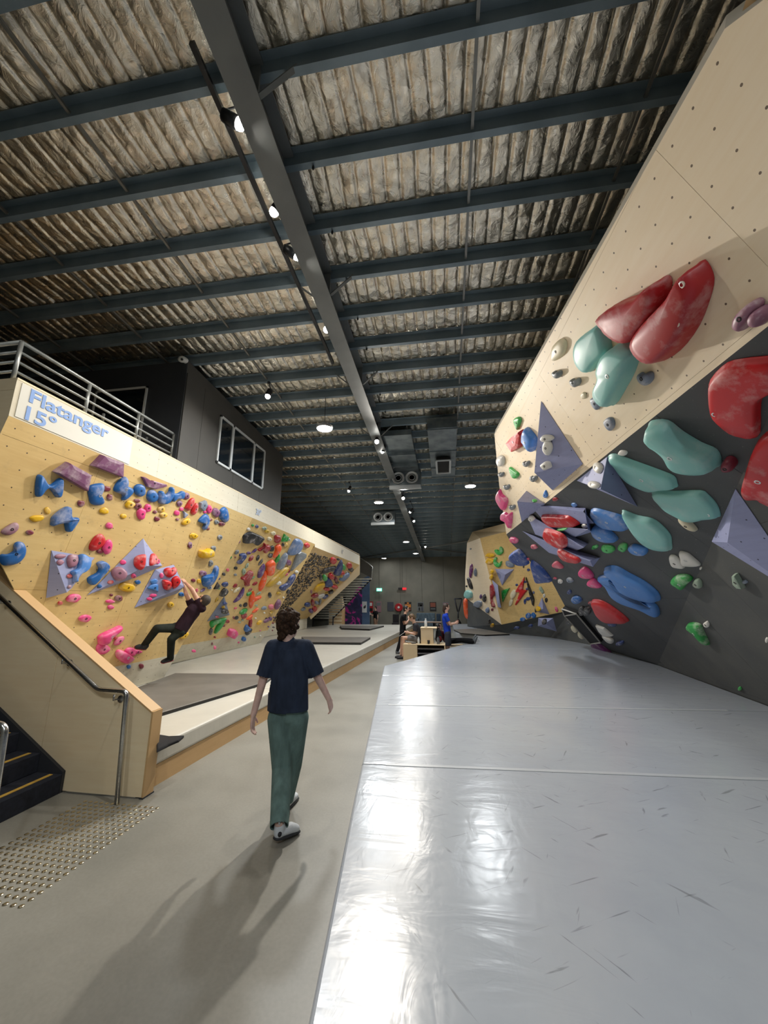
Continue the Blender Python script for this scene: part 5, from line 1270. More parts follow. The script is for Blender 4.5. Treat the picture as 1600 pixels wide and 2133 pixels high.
board('poster', 895, 1254, 909, 1273, M_pk, 'black poster with a rust-coloured picture left of the blue shirt', 'poster', (('print_picture', 0.1, 0.08, 0.9, 0.55, M_prd), ('print_line', 0.15, 0.7, 0.85, 0.8, M_pgr)))
board('poster', 922, 1254, 936, 1273, M_pgr, 'grey poster half hidden behind the blue-shirted person\'s head', 'poster', (('print_block', 0.1, 0.1, 0.9, 0.6, M_ppk),))
board('poster', 768, 1253, 777, 1276, M_red, 'red safety poster behind the far person in black', 'poster', (('print_spot', 0.2, 0.1, 0.8, 0.4, M_wpl), ('print_block', 0.1, 0.6, 0.9, 0.9, M_pk)))
board('poster', 784, 1253, 794, 1275, M_ppk, 'pinkish poster right of the far person in black', 'poster', (('print_block', 0.1, 0.1, 0.9, 0.4, M_pgr),))
# hose reel
hc = on_back(831, 1265); T = thing('fire_hose_reel', (hc[0], Y1, hc[2]), 'round red fire hose reel on the back wall', 'fire hose')
MB().lathe((hc[0], Y1, hc[2]), [(0.26, 0), (0.28, 0.03), (0.28, 0.16), (0.24, 0.18), (0.1, 0.165)], (0, -1, 0), 28).build('drum', M_red, T)
MB().lathe((hc[0], Y1 - 0.16, hc[2]), [(0.08, 0), (0.08, 0.03), (0.02, 0.035)], (0, -1, 0), 16).build('hub', M_wpl, T)
MB().tube([(hc[0] + 0.1, Y1 - 0.12, hc[2] - 0.24), (hc[0] + 0.12, Y1 - 0.12, hc[2] - 0.4), (hc[0] + 0.02, Y1 - 0.1, hc[2] - 0.46)], 0.02, 8).build('nozzle', M_pk, T)
# exit sign and red indicator
a = on_back(791, 1228.5); T = thing('exit_sign', (a[0], Y1 - 0.2, a[2]), 'small glowing green exit sign hung before the back wall', 'exit sign')
M_exit = glow_mat('exit_glow', (110, 214, 186), 1.6); M_exw = glow_mat('exit_white', (235, 255, 248), 2.2)
MB().box((a[0] - 0.2, Y1 - 0.24, a[2] - 0.11), (a[0] + 0.2, Y1 - 0.2, a[2] + 0.11)).build('sign_face', M_exit, T)
MB().box((a[0] - 0.14, Y1 - 0.246, a[2] - 0.06), (a[0] - 0.02, Y1 - 0.24, a[2] + 0.07)).build('running_figure', M_exw, T)
MB().box((a[0] + 0.03, Y1 - 0.246, a[2] - 0.07), (a[0] + 0.14, Y1 - 0.24, a[2] + 0.07)).build('door_symbol', M_exw, T)
MB().tube([(a[0], Y1 - 0.22, a[2] + 0.11), (a[0], Y1 - 0.22, roof_z(27.8))], 0.008, 6).build('stem', M_fix, T)
a = on_back(839, 1226.5); T = thing('hanging_sign', (a[0], Y1 - 0.2, a[2]), 'small black sign with a lit red half hung before the back wall', 'sign')
MB().box((a[0] - 0.3, Y1 - 0.24, a[2] - 0.08), (a[0], Y1 - 0.2, a[2] + 0.08)).build('black_half', M_pk, T)
MB().box((a[0], Y1 - 0.24, a[2] - 0.08), (a[0] + 0.28, Y1 - 0.2, a[2] + 0.08)).build('red_half', glow_mat('red_glow', (226, 40, 50), 0.8), T)
MB().tube([(a[0], Y1 - 0.22, a[2] + 0.08), (a[0], Y1 - 0.22, roof_z(27.8))], 0.008, 6).build('stem', M_fix, T)
# standing steel frame with triangular top
T = thing('training_stand', (0.7, 26.5, 0), 'dark steel stand with a triangular top and heavy round foot by the back wall', 'stand')
q = lambda x, y: at_y(x, y, 26.5)
for a, b in (((947, 1247), (962, 1247)), ((947, 1247), (953.5, 1274)), ((962, 1247), (955.5, 1274)), ((954.5, 1272), (954.5, 1288))):
    MB().tube([q(*a), q(*b)], 0.045, 8).build('frame_tube', M_stair_s, T, True)
f = q(954.5, 1293); MB().lathe((f[0], 26.5, 0), [(0.12, 0), (0.2, 0.06), (0.22, 0.3), (0.14, 0.46), (0.05, 0.6)], seg=18).build('round_foot', M_pk, T, True)
# seating along the back
sf = thing('sofa', (-1.4, 26.6, 0), 'blue-grey sofa below the posters on the back wall', 'sofa')
M_sofa = cloth_mat((96, 112, 122), 'blue_grey_fabric'); xa, xb = at_y(866, 1290, 26.2)[0], at_y(906, 1290, 26.2)[0]
MB().box((xa, 26.2, 0.12), (xb, 27.0, 0.46)).build('seat', M_sofa, sf, bevel=0.04, seg=2)
MB().box((xa, 26.9, 0.2), (xb, 27.15, 0.95)).build('backrest', M_sofa, sf, bevel=0.05, seg=2)
for x in (xa, xb - 0.16): MB().box((x, 26.2, 0.12), (x + 0.16, 27.0, 0.62)).build('armrest', M_sofa, sf, bevel=0.04, seg=2)
for x in (xa + 0.1, xb - 0.16):
    for y in (26.3, 26.9): MB().box((x, y, 0), (x + 0.06, y + 0.06, 0.12)).build('leg', M_blk, sf)
def lounge_chair(x0, x1, y, yy, mat, label):
    a, b = at_y(x0, y, yy)[0], at_y(x1, y, yy)[0]; T = thing('lounge_chair', ((a + b) / 2, yy, 0), label, 'chair')
    MB().box((a, yy, 0.3), (b, yy + 0.55, 0.45)).build('seat', mat, T, bevel=0.03, seg=2)
    MB().box((a, yy + 0.45, 0.4), (b, yy + 0.58, 0.95)).build('backrest', mat, T, bevel=0.03, seg=2)
    for x in (a + 0.02, b - 0.05):
        for q in (yy + 0.03, yy + 0.48): MB().box((x, q, 0), (x + 0.03, q + 0.03, 0.3)).build('leg', M_blk, T)
lounge_chair(816, 829, 1290, 24.0, cloth_mat((48, 46, 48), 'charcoal_fabric'), 'charcoal lounge chair left of the person in black')
lounge_chair(909, 918, 1290, 25.2, cloth_mat((58, 74, 92), 'slate_fabric'), 'slate blue chair just left of the blue-shirted person')
lt = thing('long_table', (-0.9, 19.6, 0), 'long brown-topped table standing across the aisle behind the bench', 'table')
xa, xb = at_y(862, 1296, 19.4)[0], at_y(920, 1296, 19.4)[0]; zt = at_y(890, 1296, 19.4)[2]
MB().box((xa, 19.4, zt - 0.04), (xb, 20.2, zt)).build('table_top', new_mat('brown_top', (122, 100, 84), 0.5), lt, bevel=0.005, seg=1)
for x in (xa + 0.05, xb - 0.1):
    for y in (19.45, 20.1): MB().box((x, y, 0), (x + 0.05, y + 0.05, zt - 0.04)).build('leg', M_blk, lt)
# ================================================================== CLIMBING HOLDS AND VOLUMES
RGB = dict(blue=(30, 98, 168), lblue=(70, 128, 200), dblue=(26, 66, 140), navy=(40, 62, 120), red=(196, 28, 34), dred=(150, 26, 36), wine=(168, 34, 40), maroon=(120, 40, 56), purple=(124, 76, 112), violet=(92, 60, 120),
           mauve=(150, 104, 122), pink=(226, 72, 134), rose=(214, 96, 116), yellow=(226, 178, 20), mustard=(196, 160, 50), green=(30, 150, 60), lime=(64, 176, 84), teal=(134, 194, 188), sage=(150, 168, 148),
           white=(222, 220, 212), cream=(222, 212, 180), grey=(122, 128, 132), slate=(122, 134, 152), steel=(104, 128, 168), black=(36, 36, 38), orange=(238, 92, 36), plum=(112, 30, 110), vol=(154, 160, 198), volg=(120, 128, 148))
WORD = dict(lblue='light blue', dblue='dark blue', dred='dark red', wine='deep red', lime='light green', sage='sage green', slate='grey-blue', steel='steel blue', vol='lavender-grey', volg='grey', mauve='mauve', rose='rose', navy='navy')
WALLS = {}
ANCH = []; PENDING = []; VOLS = {}; USED = {}
def smooth_loop(pts, n=26):
    P = np.array(pts, float); m_ = len(P); out = []
    per = max(2, int(math.ceil(n / m_)))
    for i in range(m_):
        a, b, c, d = P[i - 1], P[i], P[(i + 1) % m_], P[(i + 2) % m_]
        for k in range(per):
            t = k / per
            out.append(0.5 * ((2 * b) + (c - a) * t + (2 * a - 5 * b + 4 * c - d) * t * t + (3 * b - a - 3 * c + d) * t ** 3))
    return np.array(out)
def hull_area(P):
    pts = sorted(map(tuple, P))
    def half(ps):
        h = []
        for p in ps:
            while len(h) > 1 and (h[-1][0] - h[-2][0]) * (p[1] - h[-2][1]) - (h[-1][1] - h[-2][1]) * (p[0] - h[-2][0]) <= 0: h.pop()
            h.append(p)
        return h
    lo, up = half(pts), half(pts[::-1]); return abs(area2(lo[:-1] + up[:-1]))
def in_tri(p, a, b, c):
    s = lambda u, v, w: (u[0] - w[0]) * (v[1] - w[1]) - (v[0] - w[0]) * (u[1] - w[1])
    d = (s(p, a, b), s(p, b, c), s(p, c, a)); return not (min(d) < 0 < max(d))
def surface_at(P, x, y):
    """the wall, or the facet of a volume standing there"""
    best = (P, 1e9)
    for tri, pl in VOLS.get(id(P), []):
        if in_tri((x, y), *tri):
            dist = np.linalg.norm(pl.on(x, y) - c_o)
            if dist < best[1]: best = (pl, dist)
    return best[0]
def note(o, cx, cy, word, phrase, P, small, extra=''):
    PENDING.append((o, cx, cy, word, phrase, P, small))
    if phrase: ANCH.append((cx, cy, phrase, P))
def hold(P, geo, color, phrase=None, h=None, Z=(0, 0, 1), sharp=False, bolts=None, chalk=0.5, peak=None):
    T = lambda q: (Z[0] + q[0] * Z[2], Z[1] + q[1] * Z[2])
    if isinstance(geo, tuple):
        cx, cy, rx, ry = geo[:4]; a = math.radians(geo[4] if len(geo) > 4 else 0); px = []
        rr = random.Random(int(cx * 7 + cy * 13))
        for k in range(9):
            t = 2 * math.pi * k / 9; r = rr.uniform(0.86, 1.1)
            u, v = rx * math.cos(t) * r, ry * math.sin(t) * r; px.append(T((cx + u * math.cos(a) - v * math.sin(a), cy + u * math.sin(a) + v * math.cos(a))))
        ell = True
    else: px = [T(q) for q in geo]; ell = False
    cpx = np.mean(px, 0); S = surface_at(P, *cpx)
    uv = np.array([S.uv(S.on(x, y)) for x, y in px])
    loop = uv if sharp else smooth_loop(uv, 20 if ell else 30)
    if area2(loop) < 0: loop = loop[::-1]
    A = abs(area2([tuple(p) for p in loop])); conv = A / max(hull_area(loop), 1e-6)
    c = loop.mean(0); size = math.sqrt(A); n = len(loop)
    if h is None: h = min(max(0.27 * size, 0.018), 0.13)
    if size > 0.45: h = min(h, 0.15 * size)
    vs, fs = [], []
    def ring(q, z): k = len(vs); vs.extend(S.xyz(p[0], p[1], z) for p in q); return list(range(k, k + n))
    def join(a, b): fs.extend((a[i], a[(i + 1) % n], b[(i + 1) % n], b[i]) for i in range(n))
    base = ring(loop, 0.003); rings = [base]
    if conv > 0.86:
        pk = c if peak is None else np.array(S.uv(S.on(*T(peak))))
        prof = ((1.0, 0.3), (0.93, 0.62), (0.78, 0.86), (0.5, 0.98)) if not sharp else ((0.98, 0.5), (0.9, 0.9), (0.5, 1.0))
        if size > 0.35 and not sharp: prof = ((1.0, 0.16), (0.97, 0.24), (0.94, 0.6), (0.87, 0.9), (0.7, 0.99))
        for s, z in prof:
            cc = c + (pk - c) * (1 - s); rings.append(ring(cc + (loop - c) * s, z * h))
        for a, b in zip(rings[:-1], rings[1:]): join(a, b)
        k = len(vs); vs.append(S.xyz(*(c + (pk - c) * 0.6), h)); fs.extend((rings[-1][i], rings[-1][(i + 1) % n], k) for i in range(n))
        topc = c + (pk - c) * 0.55
    else:
        nx = np.roll(loop, -1, 0) - np.roll(loop, 1, 0); nr = np.stack([-nx[:, 1], nx[:, 0]], 1); nr /= np.linalg.norm(nr, axis=1)[:, None] + 1e-9
        e = size * 0.1; h = min(h, size * 0.32)
        for d, z in ((0.0, 0.45), (0.25, 0.75), (0.62, 0.94), (1.0, 1.0)): rings.append(ring(loop + nr * e * d, z * h))
        for a, b in zip(rings[:-1], rings[1:]): join(a, b)
        fs.append(tuple(rings[-1])); topc = c
    hname = 'foothold' if size < 0.16 else 'climbing_hold'
    me = bpy.data.meshes.new(hname); me.from_pydata([tuple(p) for p in vs], [], fs)
    bm = bmesh.new(); bm.from_mesh(me); bmesh.ops.triangulate(bm, faces=[f for f in bm.faces if len(f.verts) > 4]); bm.to_mesh(me); bm.free()
    big = size > 0.22
    o = link(hname, me, hold_mat(RGB[color], chalk), None, not sharp)
    # bolts
    for q in (bolts or ([None] if (size > 0.1 and conv > 0.86) else [])):
        b2 = topc if q is None else np.array(S.uv(S.on(*T(q))))
        zz = h * (1.0 if q is None else 0.93)
        r = 0.016 if not big else 0.022
        bo = S.xyz(b2[0], b2[1], zz - 0.004)
        MB().lathe(bo, [(r, 0), (r, 0.006), (r * 0.6, 0.007), (r * 0.55, 0.002)], S.n, 10).build('bolt', M_wash if big else M_bolt, o)
    note(o, cpx[0], cpx[1], WORD.get(color, color), phrase, P, size < 0.16)
    return o
M_bolt = new_mat('bolt_black', (40, 40, 42), 0.4, 0.6); M_wash = new_mat('washer_steel', (206, 206, 204), 0.35, 0.7)
def volume(P, base, apex, d, color, phrase, Z=(0, 0, 1), chalk=0.25, faces=None):
    """faceted plywood volume: base outline on the wall, one or more raised corners"""
    T = lambda q: (Z[0] + q[0] * Z[2], Z[1] + q[1] * Z[2])
    bp = [T(q) for q in base]; ap = [T(q) for q in (apex if isinstance(apex, list) else [apex])]
    ds = d if isinstance(d, list) else [d] * len(ap)
    vb = [P.on(*q) + P.n * 0.007 for q in bp]; va = [P.on(*q, e) for q, e in zip(ap, ds)]; n = len(vb)
    if faces is None: faces = [(i, (i + 1) % n, n) for i in range(n)]
    allv = vb + va; allp = bp + ap
    root = thing('climbing_volume', np.mean(vb, 0))
    mt = ply_mat('volume_paint_' + color, RGB[color], tuple(int(c * 0.93) for c in RGB[color]), pitch=0.21, rough=0.6, dotc=(60, 62, 84))
    cen = np.mean(allv, 0)
    for f in faces:
        pts = [allv[i] for i in f]; nn = unit(np.cross(pts[1] - pts[0], pts[2] - pts[0]))
        if nn @ (np.mean(pts, 0) - cen) < 0: nn = -nn
        pf = Panel(pts[0], nn); panel_piece('face_board', pf, [pf.uv(q) for q in pts], mt, root, 0.004)
        if nn @ (c_o - pts[0]) > 0:
            pl = Panel(pts[0], nn)
            for k in range(1, len(f) - 1): VOLS.setdefault(id(P), []).append(((allp[f[0]], allp[f[k]], allp[f[k + 1]]), pl))
    c0 = np.mean(bp, 0); note(root, c0[0], c0[1], WORD.get(color, color), phrase, P, False)
    root['is_volume'] = 1
    return root
WALLS.update({id(S1): 'on the lettered left wall', id(S2): 'on the steeper left wall', id(S4): 'on the farthest left overhang', id(RC): 'on the pale upper right wall', id(RB): 'on the dark right wall',
              id(RA): 'on the nearest grey right wall', id(FL): 'on the left face of the far boulder', id(FR): 'on the right face of the far boulder', id(FK2): 'on the grey foot of the far boulder'})

# ------------------------------------------------------------ lettered left wall
z = (0, 900, 0.25)
volume(S1, [(425, 985), (785, 1045), (600, 1290), (380, 1380)], (556, 1334), 0.16, 'vol', 'leftmost lavender-grey pyramid volume', z)
volume(S1, [(1190, 885), (1350, 1112), (1130, 1210), (725, 1357)], (1222, 1116), 0.2, 'vol', 'long pointed lavender-grey volume', z)
volume(S1, [(1290, 1145), (1445, 1105), (1470, 1345), (1120, 1462)], (1535, 1290), 0.22, 'vol', 'lavender-grey volume with red heart holds', z, faces=[(0, 1, 4), (0, 4, 3), (1, 2, 4), (2, 3, 4)])
H = lambda P, Z: (lambda geo, col, phrase=None, **k: hold(P, geo, col, phrase, Z=Z, **k))
h1 = H(S1, z)
h1([(430, 325), (545, 245), (735, 350), (705, 490)], 'purple', 'large purple slab hold over a dark patch', sharp=True, h=0.09, bolts=[(540, 345)])
h1([(742, 275), (830, 185), (1005, 250), (1000, 375)], 'purple', 'large purple slab hold nearest the white band', sharp=True, h=0.09, bolts=[(900, 290)])
h1([(1170, 370), (1190, 370), (1240, 410), (1260, 400), (1380, 435), (1385, 450), (1290, 475), (1215, 455)], 'purple', 'jagged purple batwing hold', sharp=True, h=0.05)
h1([(300, 370), (340, 360), (385, 430), (425, 430), (480, 385), (512, 400), (500, 520), (460, 540), (415, 480), (375, 470), (325, 530), (288, 520)], 'blue', 'blue bowtie hold')
h1([(735, 450), (845, 425), (850, 470), (830, 520), (855, 575), (835, 605), (760, 600), (735, 540)], 'blue', 'blue kidney-shaped hold')
h1([(985, 400), (1035, 370), (1055, 400), (1050, 445), (1095, 470), (1095, 510), (1035, 565), (1005, 560), (1010, 520), (945, 490), (950, 445)], 'blue', 'blue zigzag hold')
h1((1158, 485, 52, 52), 'blue', 'first blue disc hold after the zigzag')
h1((1262, 535, 50, 55), 'blue', 'second blue disc hold under the batwing')
h1([(1315, 500), (1345, 490), (1360, 520), (1395, 500), (1410, 460), (1435, 465), (1430, 530), (1390, 590), (1345, 598), (1312, 580)], 'blue', 'small blue U-shaped hold in the top row')
h1([(1425, 510), (1470, 510), (1510, 490), (1530, 505), (1515, 555), (1470, 555), (1435, 578)], 'blue', 'small blue bone-shaped hold')
h1([(430, 700), (520, 630), (575, 625), (580, 690), (600, 710), (638, 710), (635, 740), (580, 820), (545, 825), (535, 790), (520, 745), (425, 780), (417, 745)], 'blue', 'blue hourglass hold')
h1([(0, 1020), (60, 1015), (110, 985), (110, 940), (140, 912), (185, 920), (208, 970), (190, 1040), (130, 1095), (40, 1110), (0, 1090)], 'blue', 'big curved blue hold at the left edge')
h1([(800, 1090), (850, 1072), (895, 1100), (890, 1140), (840, 1200), (770, 1268), (730, 1255), (728, 1210), (800, 1170), (815, 1130)], 'blue', 'blue boomerang hold between two volumes')
h1([(745, 930), (790, 865), (840, 848), (868, 890), (855, 935), (790, 985), (742, 980)], 'red', 'red pebble hold over the volumes')
for g in ((305, 718, 62, 28, -5), (390, 655, 27, 28), (863, 655, 38, 30), (1080, 602, 42, 32), (1025, 700, 28, 20), (1340, 640, 30, 28), (1358, 690, 32, 22), (1545, 745, 42, 25, -25), (1418, 1438, 26, 26), (1590, 868, 14, 20)): h1(g, 'yellow')
h1((1050, 1292, 70, 40, 5), 'yellow', 'fat yellow jug hold below the long volume')
for g in ((885, 472, 32, 25), (910, 543, 26, 30), (670, 595, 32, 28), (1140, 570, 28, 16), (1145, 615, 32, 26), (1290, 665, 20, 14), (1305, 722, 26, 20), (1475, 727, 16, 12), (830, 995, 32, 18), (243, 838, 34, 22), (985, 1385, 32, 28), (925, 1357, 15, 12), (1580, 945, 16, 25)): h1(g, 'maroon')
h1([(5, 825), (60, 780), (120, 752), (150, 770), (140, 815), (80, 855), (20, 850)], 'mauve', 'mauve wedge hold at the left edge')
h1((1550, 530, 25, 28), 'purple'); h1((1492, 595, 25, 25), 'purple')
for g in ((1228, 632, 30, 36), (908, 780, 30, 28), (1470, 672, 24, 22), (1508, 640, 18, 18), (912, 1410, 40, 16), (918, 1457, 28, 18)): h1(g, 'pink')
h1((1170, 680, 38, 50, 10), 'pink', 'pink egg-shaped hold'); h1((890, 955, 40, 60, 15), 'pink', 'tall pink hold beside the red pebble')
h1([(1520, 655), (1560, 685), (1525, 715)], 'steel', sharp=True, h=0.04)
h1((595, 1070, 50, 60), 'mauve', 'big mauve ball on the leftmost volume'); h1((500, 1035, 45, 20), 'mauve'); h1((500, 1085, 30, 22), 'mauve')
h1([(650, 1030), (690, 1020), (740, 1070), (720, 1150), (640, 1200), (630, 1250), (600, 1250), (600, 1210), (585, 1160), (640, 1130)], 'lblue', 'blue crescent on the leftmost volume')
h1((575, 1200, 24, 18), 'red'); h1((575, 1288, 16, 14), 'mauve')
h1([(1125, 1040), (1205, 1020), (1215, 1060), (1200, 1130), (1165, 1150), (1115, 1110)], 'red', 'red face-like hold on the long volume')
h1([(1250, 1030), (1275, 1015), (1300, 1070), (1285, 1105), (1245, 1110)], 'red', 'narrow red hold at the tip of the long volume')
for g in ((1308, 1078, 18, 22), (1025, 1085, 28, 22), (1110, 1195, 22, 18), (1345, 1195, 18, 22), (1275, 1360, 30, 14), (1245, 1390, 25, 14)): h1(g, 'pink')
h1((990, 1180, 65, 60), 'mauve', 'big mauve ball on the long volume'); h1((920, 1250, 28, 16), 'red'); h1((830, 1283, 22, 16), 'blue')
h1([(1362, 1150), (1385, 1132), (1410, 1142), (1440, 1128), (1462, 1150), (1450, 1190), (1410, 1212), (1372, 1190)], 'red', 'topmost red heart hold above the climber', h=0.07)
h1([(1348, 1240), (1370, 1228), (1410, 1240), (1424, 1262), (1415, 1300), (1385, 1316), (1358, 1296)], 'red', 'lower left red heart hold', h=0.07)
h1([(1430, 1220), (1465, 1198), (1488, 1212), (1495, 1250), (1470, 1285), (1442, 1302), (1428, 1262)], 'red', 'lower right red heart hold by the climber\'s hands', h=0.07)
h1([(1250, 1240), (1290, 1222), (1312, 1235), (1300, 1262), (1268, 1268)], 'lblue'); h1([(1225, 1300), (1270, 1265), (1312, 1270), (1315, 1300), (1310, 1330), (1265, 1315)], 'lblue', 'wavy blue hold on the heart volume')
h1((610, 1385, 58, 35, -10), 'pink', 'pink lump below the leftmost volume'); h1((497, 1424, 22, 18), 'red'); h1((703, 1550, 56, 32, -10), 'pink', 'lone pink oval low on the wall')
h1([(810, 1730), (820, 1690), (930, 1635), (985, 1610), (1002, 1630), (900, 1715), (870, 1765), (820, 1770)], 'pink', 'long pink finger hold above the newel', h=0.1)
h1((850, 1805, 58, 48), 'pink', 'pink knot half behind the balustrade'); h1((990, 1735, 52, 24, -40), 'pink', 'slim pink rail beside the finger hold'); h1((963, 1716, 18, 14), 'red')
h1([(960, 1830), (1000, 1812), (1092, 1868), (1096, 1890), (1040, 1926), (970, 1880)], 'pink', 'square pink block at the climber\'s foot', h=0.1); h1((1080, 1832, 45, 38), 'pink', 'round pink hold under the climber\'s toe'); h1((1140, 1830, 40, 18), 'pink')
h1((1070, 1955, 18, 18), 'blue'); h1((1175, 1950, 20, 22), 'maroon'); h1((1145, 1250, 25, 18), 'blue'); h1((1510, 1352, 26, 18), 'blue')
z3 = (350, 1000, 0.28125); h1 = H(S1, z3)
h1([(125, 195), (160, 140), (190, 135), (185, 180), (150, 225), (122, 210)], 'red', 'left one of two red shield holds'); h1([(165, 235), (195, 175), (217, 175), (212, 225), (185, 258)], 'red', 'right one of two red shield holds')
h1([(228, 165), (270, 148), (282, 185), (255, 230), (225, 200)], 'slate', 'grey-blue gem hold', sharp=True, h=0.06); h1((303, 213, 20, 32), 'pink', 'pink oval right of the gem'); h1((270, 236, 12, 10), 'pink')
h1((350, 238, 30, 36), 'purple', 'purple ball near the top of the seam'); h1([(385, 215), (415, 198), (435, 230), (440, 290), (415, 312), (380, 280), (375, 245)], 'blue', 'blue mitten hold nearest the seam')
h1([(225, 290), (265, 252), (290, 260), (300, 310), (285, 345), (265, 370), (250, 355), (262, 325), (225, 310)], 'blue', 'blue lightning hold below the gem')
h1((313, 292, 14, 10), 'maroon'); h1((358, 310, 18, 18), 'grey'); h1((395, 322, 22, 17), 'maroon'); h1((295, 358, 12, 12), 'maroon'); h1((190, 412, 28, 22), 'yellow'); h1((382, 423, 20, 20), 'grey'); h1((160, 480, 16, 24), 'purple')
h1([(225, 520), (260, 518), (290, 505), (315, 515), (315, 555), (280, 575), (228, 570)], 'yellow', 'big yellow block hold', h=0.14)
h1((332, 508, 18, 22, 20), 'grey'); h1((315, 615, 16, 24, 20), 'grey')
h1([(250, 715), (285, 700), (320, 690), (340, 640), (360, 635), (360, 680), (335, 740), (300, 785), (260, 785), (247, 750)], 'blue', 'big blue horn hold right of the climber', h=0.1)
h1((255, 690, 25, 22), 'purple'); h1((228, 748, 16, 18), 'yellow'); h1((185, 742, 16, 14), 'maroon'); h1((305, 795, 18, 14), 'steel'); h1((255, 815, 22, 10, -35), 'violet'); h1((212, 815, 10, 14), 'rose')
h1([(80, 1165), (100, 1140), (135, 1125), (150, 1135), (130, 1165), (100, 1180)], 'yellow', 'yellow hold behind the climber\'s knee'); h1((188, 1265, 16, 12), 'pink'); h1((345, 1240, 10, 14), 'pink')

# ------------------------------------------------------------ steeper left wall
zt_ = (400, 1050, 0.14065); h2 = H(S2, zt_)
volume(S2, [(475, 1365), (555, 1640), (220, 1737)], (470, 1600), 0.12, 'volg', 'grey triangle volume low on the steep wall', zt_)
h2([(755, 460), (840, 405), (900, 415), (1055, 490), (1050, 530), (960, 610), (880, 570), (760, 575), (748, 520)], 'black', 'big black slab hold near the top', h=0.12)
h2((1255, 510, 50, 62), 'dred', 'dark red spiral hold'); h2([(1360, 435), (1420, 480), (1390, 545), (1315, 550)], 'green', 'green triangle hold by the band', sharp=True)
h2([(1060, 570), (1090, 600), (1130, 600), (1140, 650), (1100, 690), (1065, 720), (1035, 670), (980, 690), (975, 660), (1040, 630)], 'dred', 'dark red clover hold')
h2([(700, 740), (780, 725), (795, 770), (740, 840), (700, 885), (655, 865), (700, 800)], 'navy', 'navy blue bracket hold')
h2([(1230, 620), (1290, 590), (1310, 650), (1255, 740), (1210, 790), (1195, 760), (1225, 690)], 'orange', 'topmost orange strip hold'); h2([(1210, 870), (1240, 800), (1280, 730), (1290, 790), (1260, 850)], 'green', 'long green blade hold beside the orange line')
h2([(1100, 870), (1195, 820), (1200, 900), (1180, 1010), (1130, 1050), (1095, 1040), (1090, 960)], 'orange', 'widest orange hold'); h2([(1060, 1010), (1085, 990), (1085, 1080), (1050, 1200), (1000, 1280), (985, 1260), (990, 1190), (1030, 1100)], 'orange', 'long orange blade hold')
h2([(965, 1080), (975, 1000), (1020, 920), (1060, 880), (1065, 930), (1030, 1040), (990, 1085)], 'violet', 'violet lens hold left of the orange line'); h2([(1250, 930), (1290, 830), (1350, 740), (1395, 720), (1370, 830), (1320, 930), (1265, 965)], 'slate', 'grey-blue lens hold')
h2([(1095, 1195), (1200, 1080), (1330, 960), (1410, 920), (1420, 960), (1320, 1080), (1200, 1180), (1110, 1230)], 'mustard', 'long mustard yellow banana hold')
h2([(770, 1060), (830, 990), (880, 985), (870, 1060), (830, 1120), (830, 1180), (780, 1190), (760, 1130), (720, 1110), (725, 1080)], 'dred', 'large red heart-shaped blob'); h2((810, 1195, 40, 20), 'dred')
h2([(310, 1255), (370, 1150), (410, 1200), (380, 1250)], 'black', 'black triangle hold at the seam', sharp=True); h2([(400, 1350), (440, 1270), (490, 1240), (530, 1280), (500, 1330), (455, 1365)], 'black', 'black boulder hold above the grey triangle'); h2((487, 1185, 52, 34, -20), 'navy', 'navy oval above the black boulder')
h2([(605, 1450), (680, 1350), (750, 1235), (765, 1260), (740, 1340), (660, 1430)], 'violet', 'long violet fin hold'); h2([(890, 1300), (905, 1290), (910, 1400), (880, 1490), (855, 1540), (835, 1450), (850, 1370)], 'orange', 'tall orange shard hold'); h2([(905, 1440), (930, 1380), (1015, 1355), (1010, 1385), (930, 1430)], 'orange', 'orange arrow hold')
h2([(275, 1730), (480, 1680), (485, 1700), (430, 1800), (350, 1895), (320, 1900), (360, 1800), (400, 1750), (300, 1790), (270, 1820)], 'green', 'green wishbone hold under the grey triangle', h=0.07)
h2((585, 1910, 72, 70), 'pink', 'big bright pink ball near the kick board'); h2((755, 1585, 75, 30, -35), 'green', 'slanting green bar hold'); h2((765, 1650, 40, 45, 40), 'dred'); h2([(765, 1850), (800, 1780), (850, 1830), (860, 1850), (790, 1890)], 'blue', 'blue cone hold on a black foot'); h2([(790, 1885), (880, 1840), (860, 1890), (800, 1940)], 'black')
h2([(850, 1700), (880, 1700), (870, 1810), (835, 1800)], 'dred'); h2([(800, 1700), (885, 1630), (885, 1660), (850, 1710)], 'orange', 'lowest small orange hold'); h2([(885, 1600), (950, 1540), (980, 1545), (930, 1600)], 'orange', 'small orange hold below the arrow'); h2((1260, 1480, 36, 80, 25), 'purple', 'purple feather hold right of the orange line'); h2((1165, 1520, 34, 44, 40), 'rose', 'rose feather hold')
zu = (560, 1100, 0.1375); h3 = H(S2, zu)
h3([(275, 390), (330, 260), (400, 160), (495, 190), (490, 290), (440, 360), (350, 405)], 'steel', 'large steel blue macro below the band', h=0.16); h3([(320, 650), (420, 370), (470, 345), (555, 380), (550, 430)], 'grey', 'grey pointed macro with a dark spot', sharp=True, h=0.1)
h3((570, 255, 40, 38), 'red', 'red heart at the top of the spray wall'); h3([(155, 890), (270, 820), (300, 750), (380, 690), (395, 730), (340, 830), (280, 890), (200, 950)], 'navy', 'navy jagged hold left of the spray wall'); h3((290, 520, 40, 45, 20), 'purple')
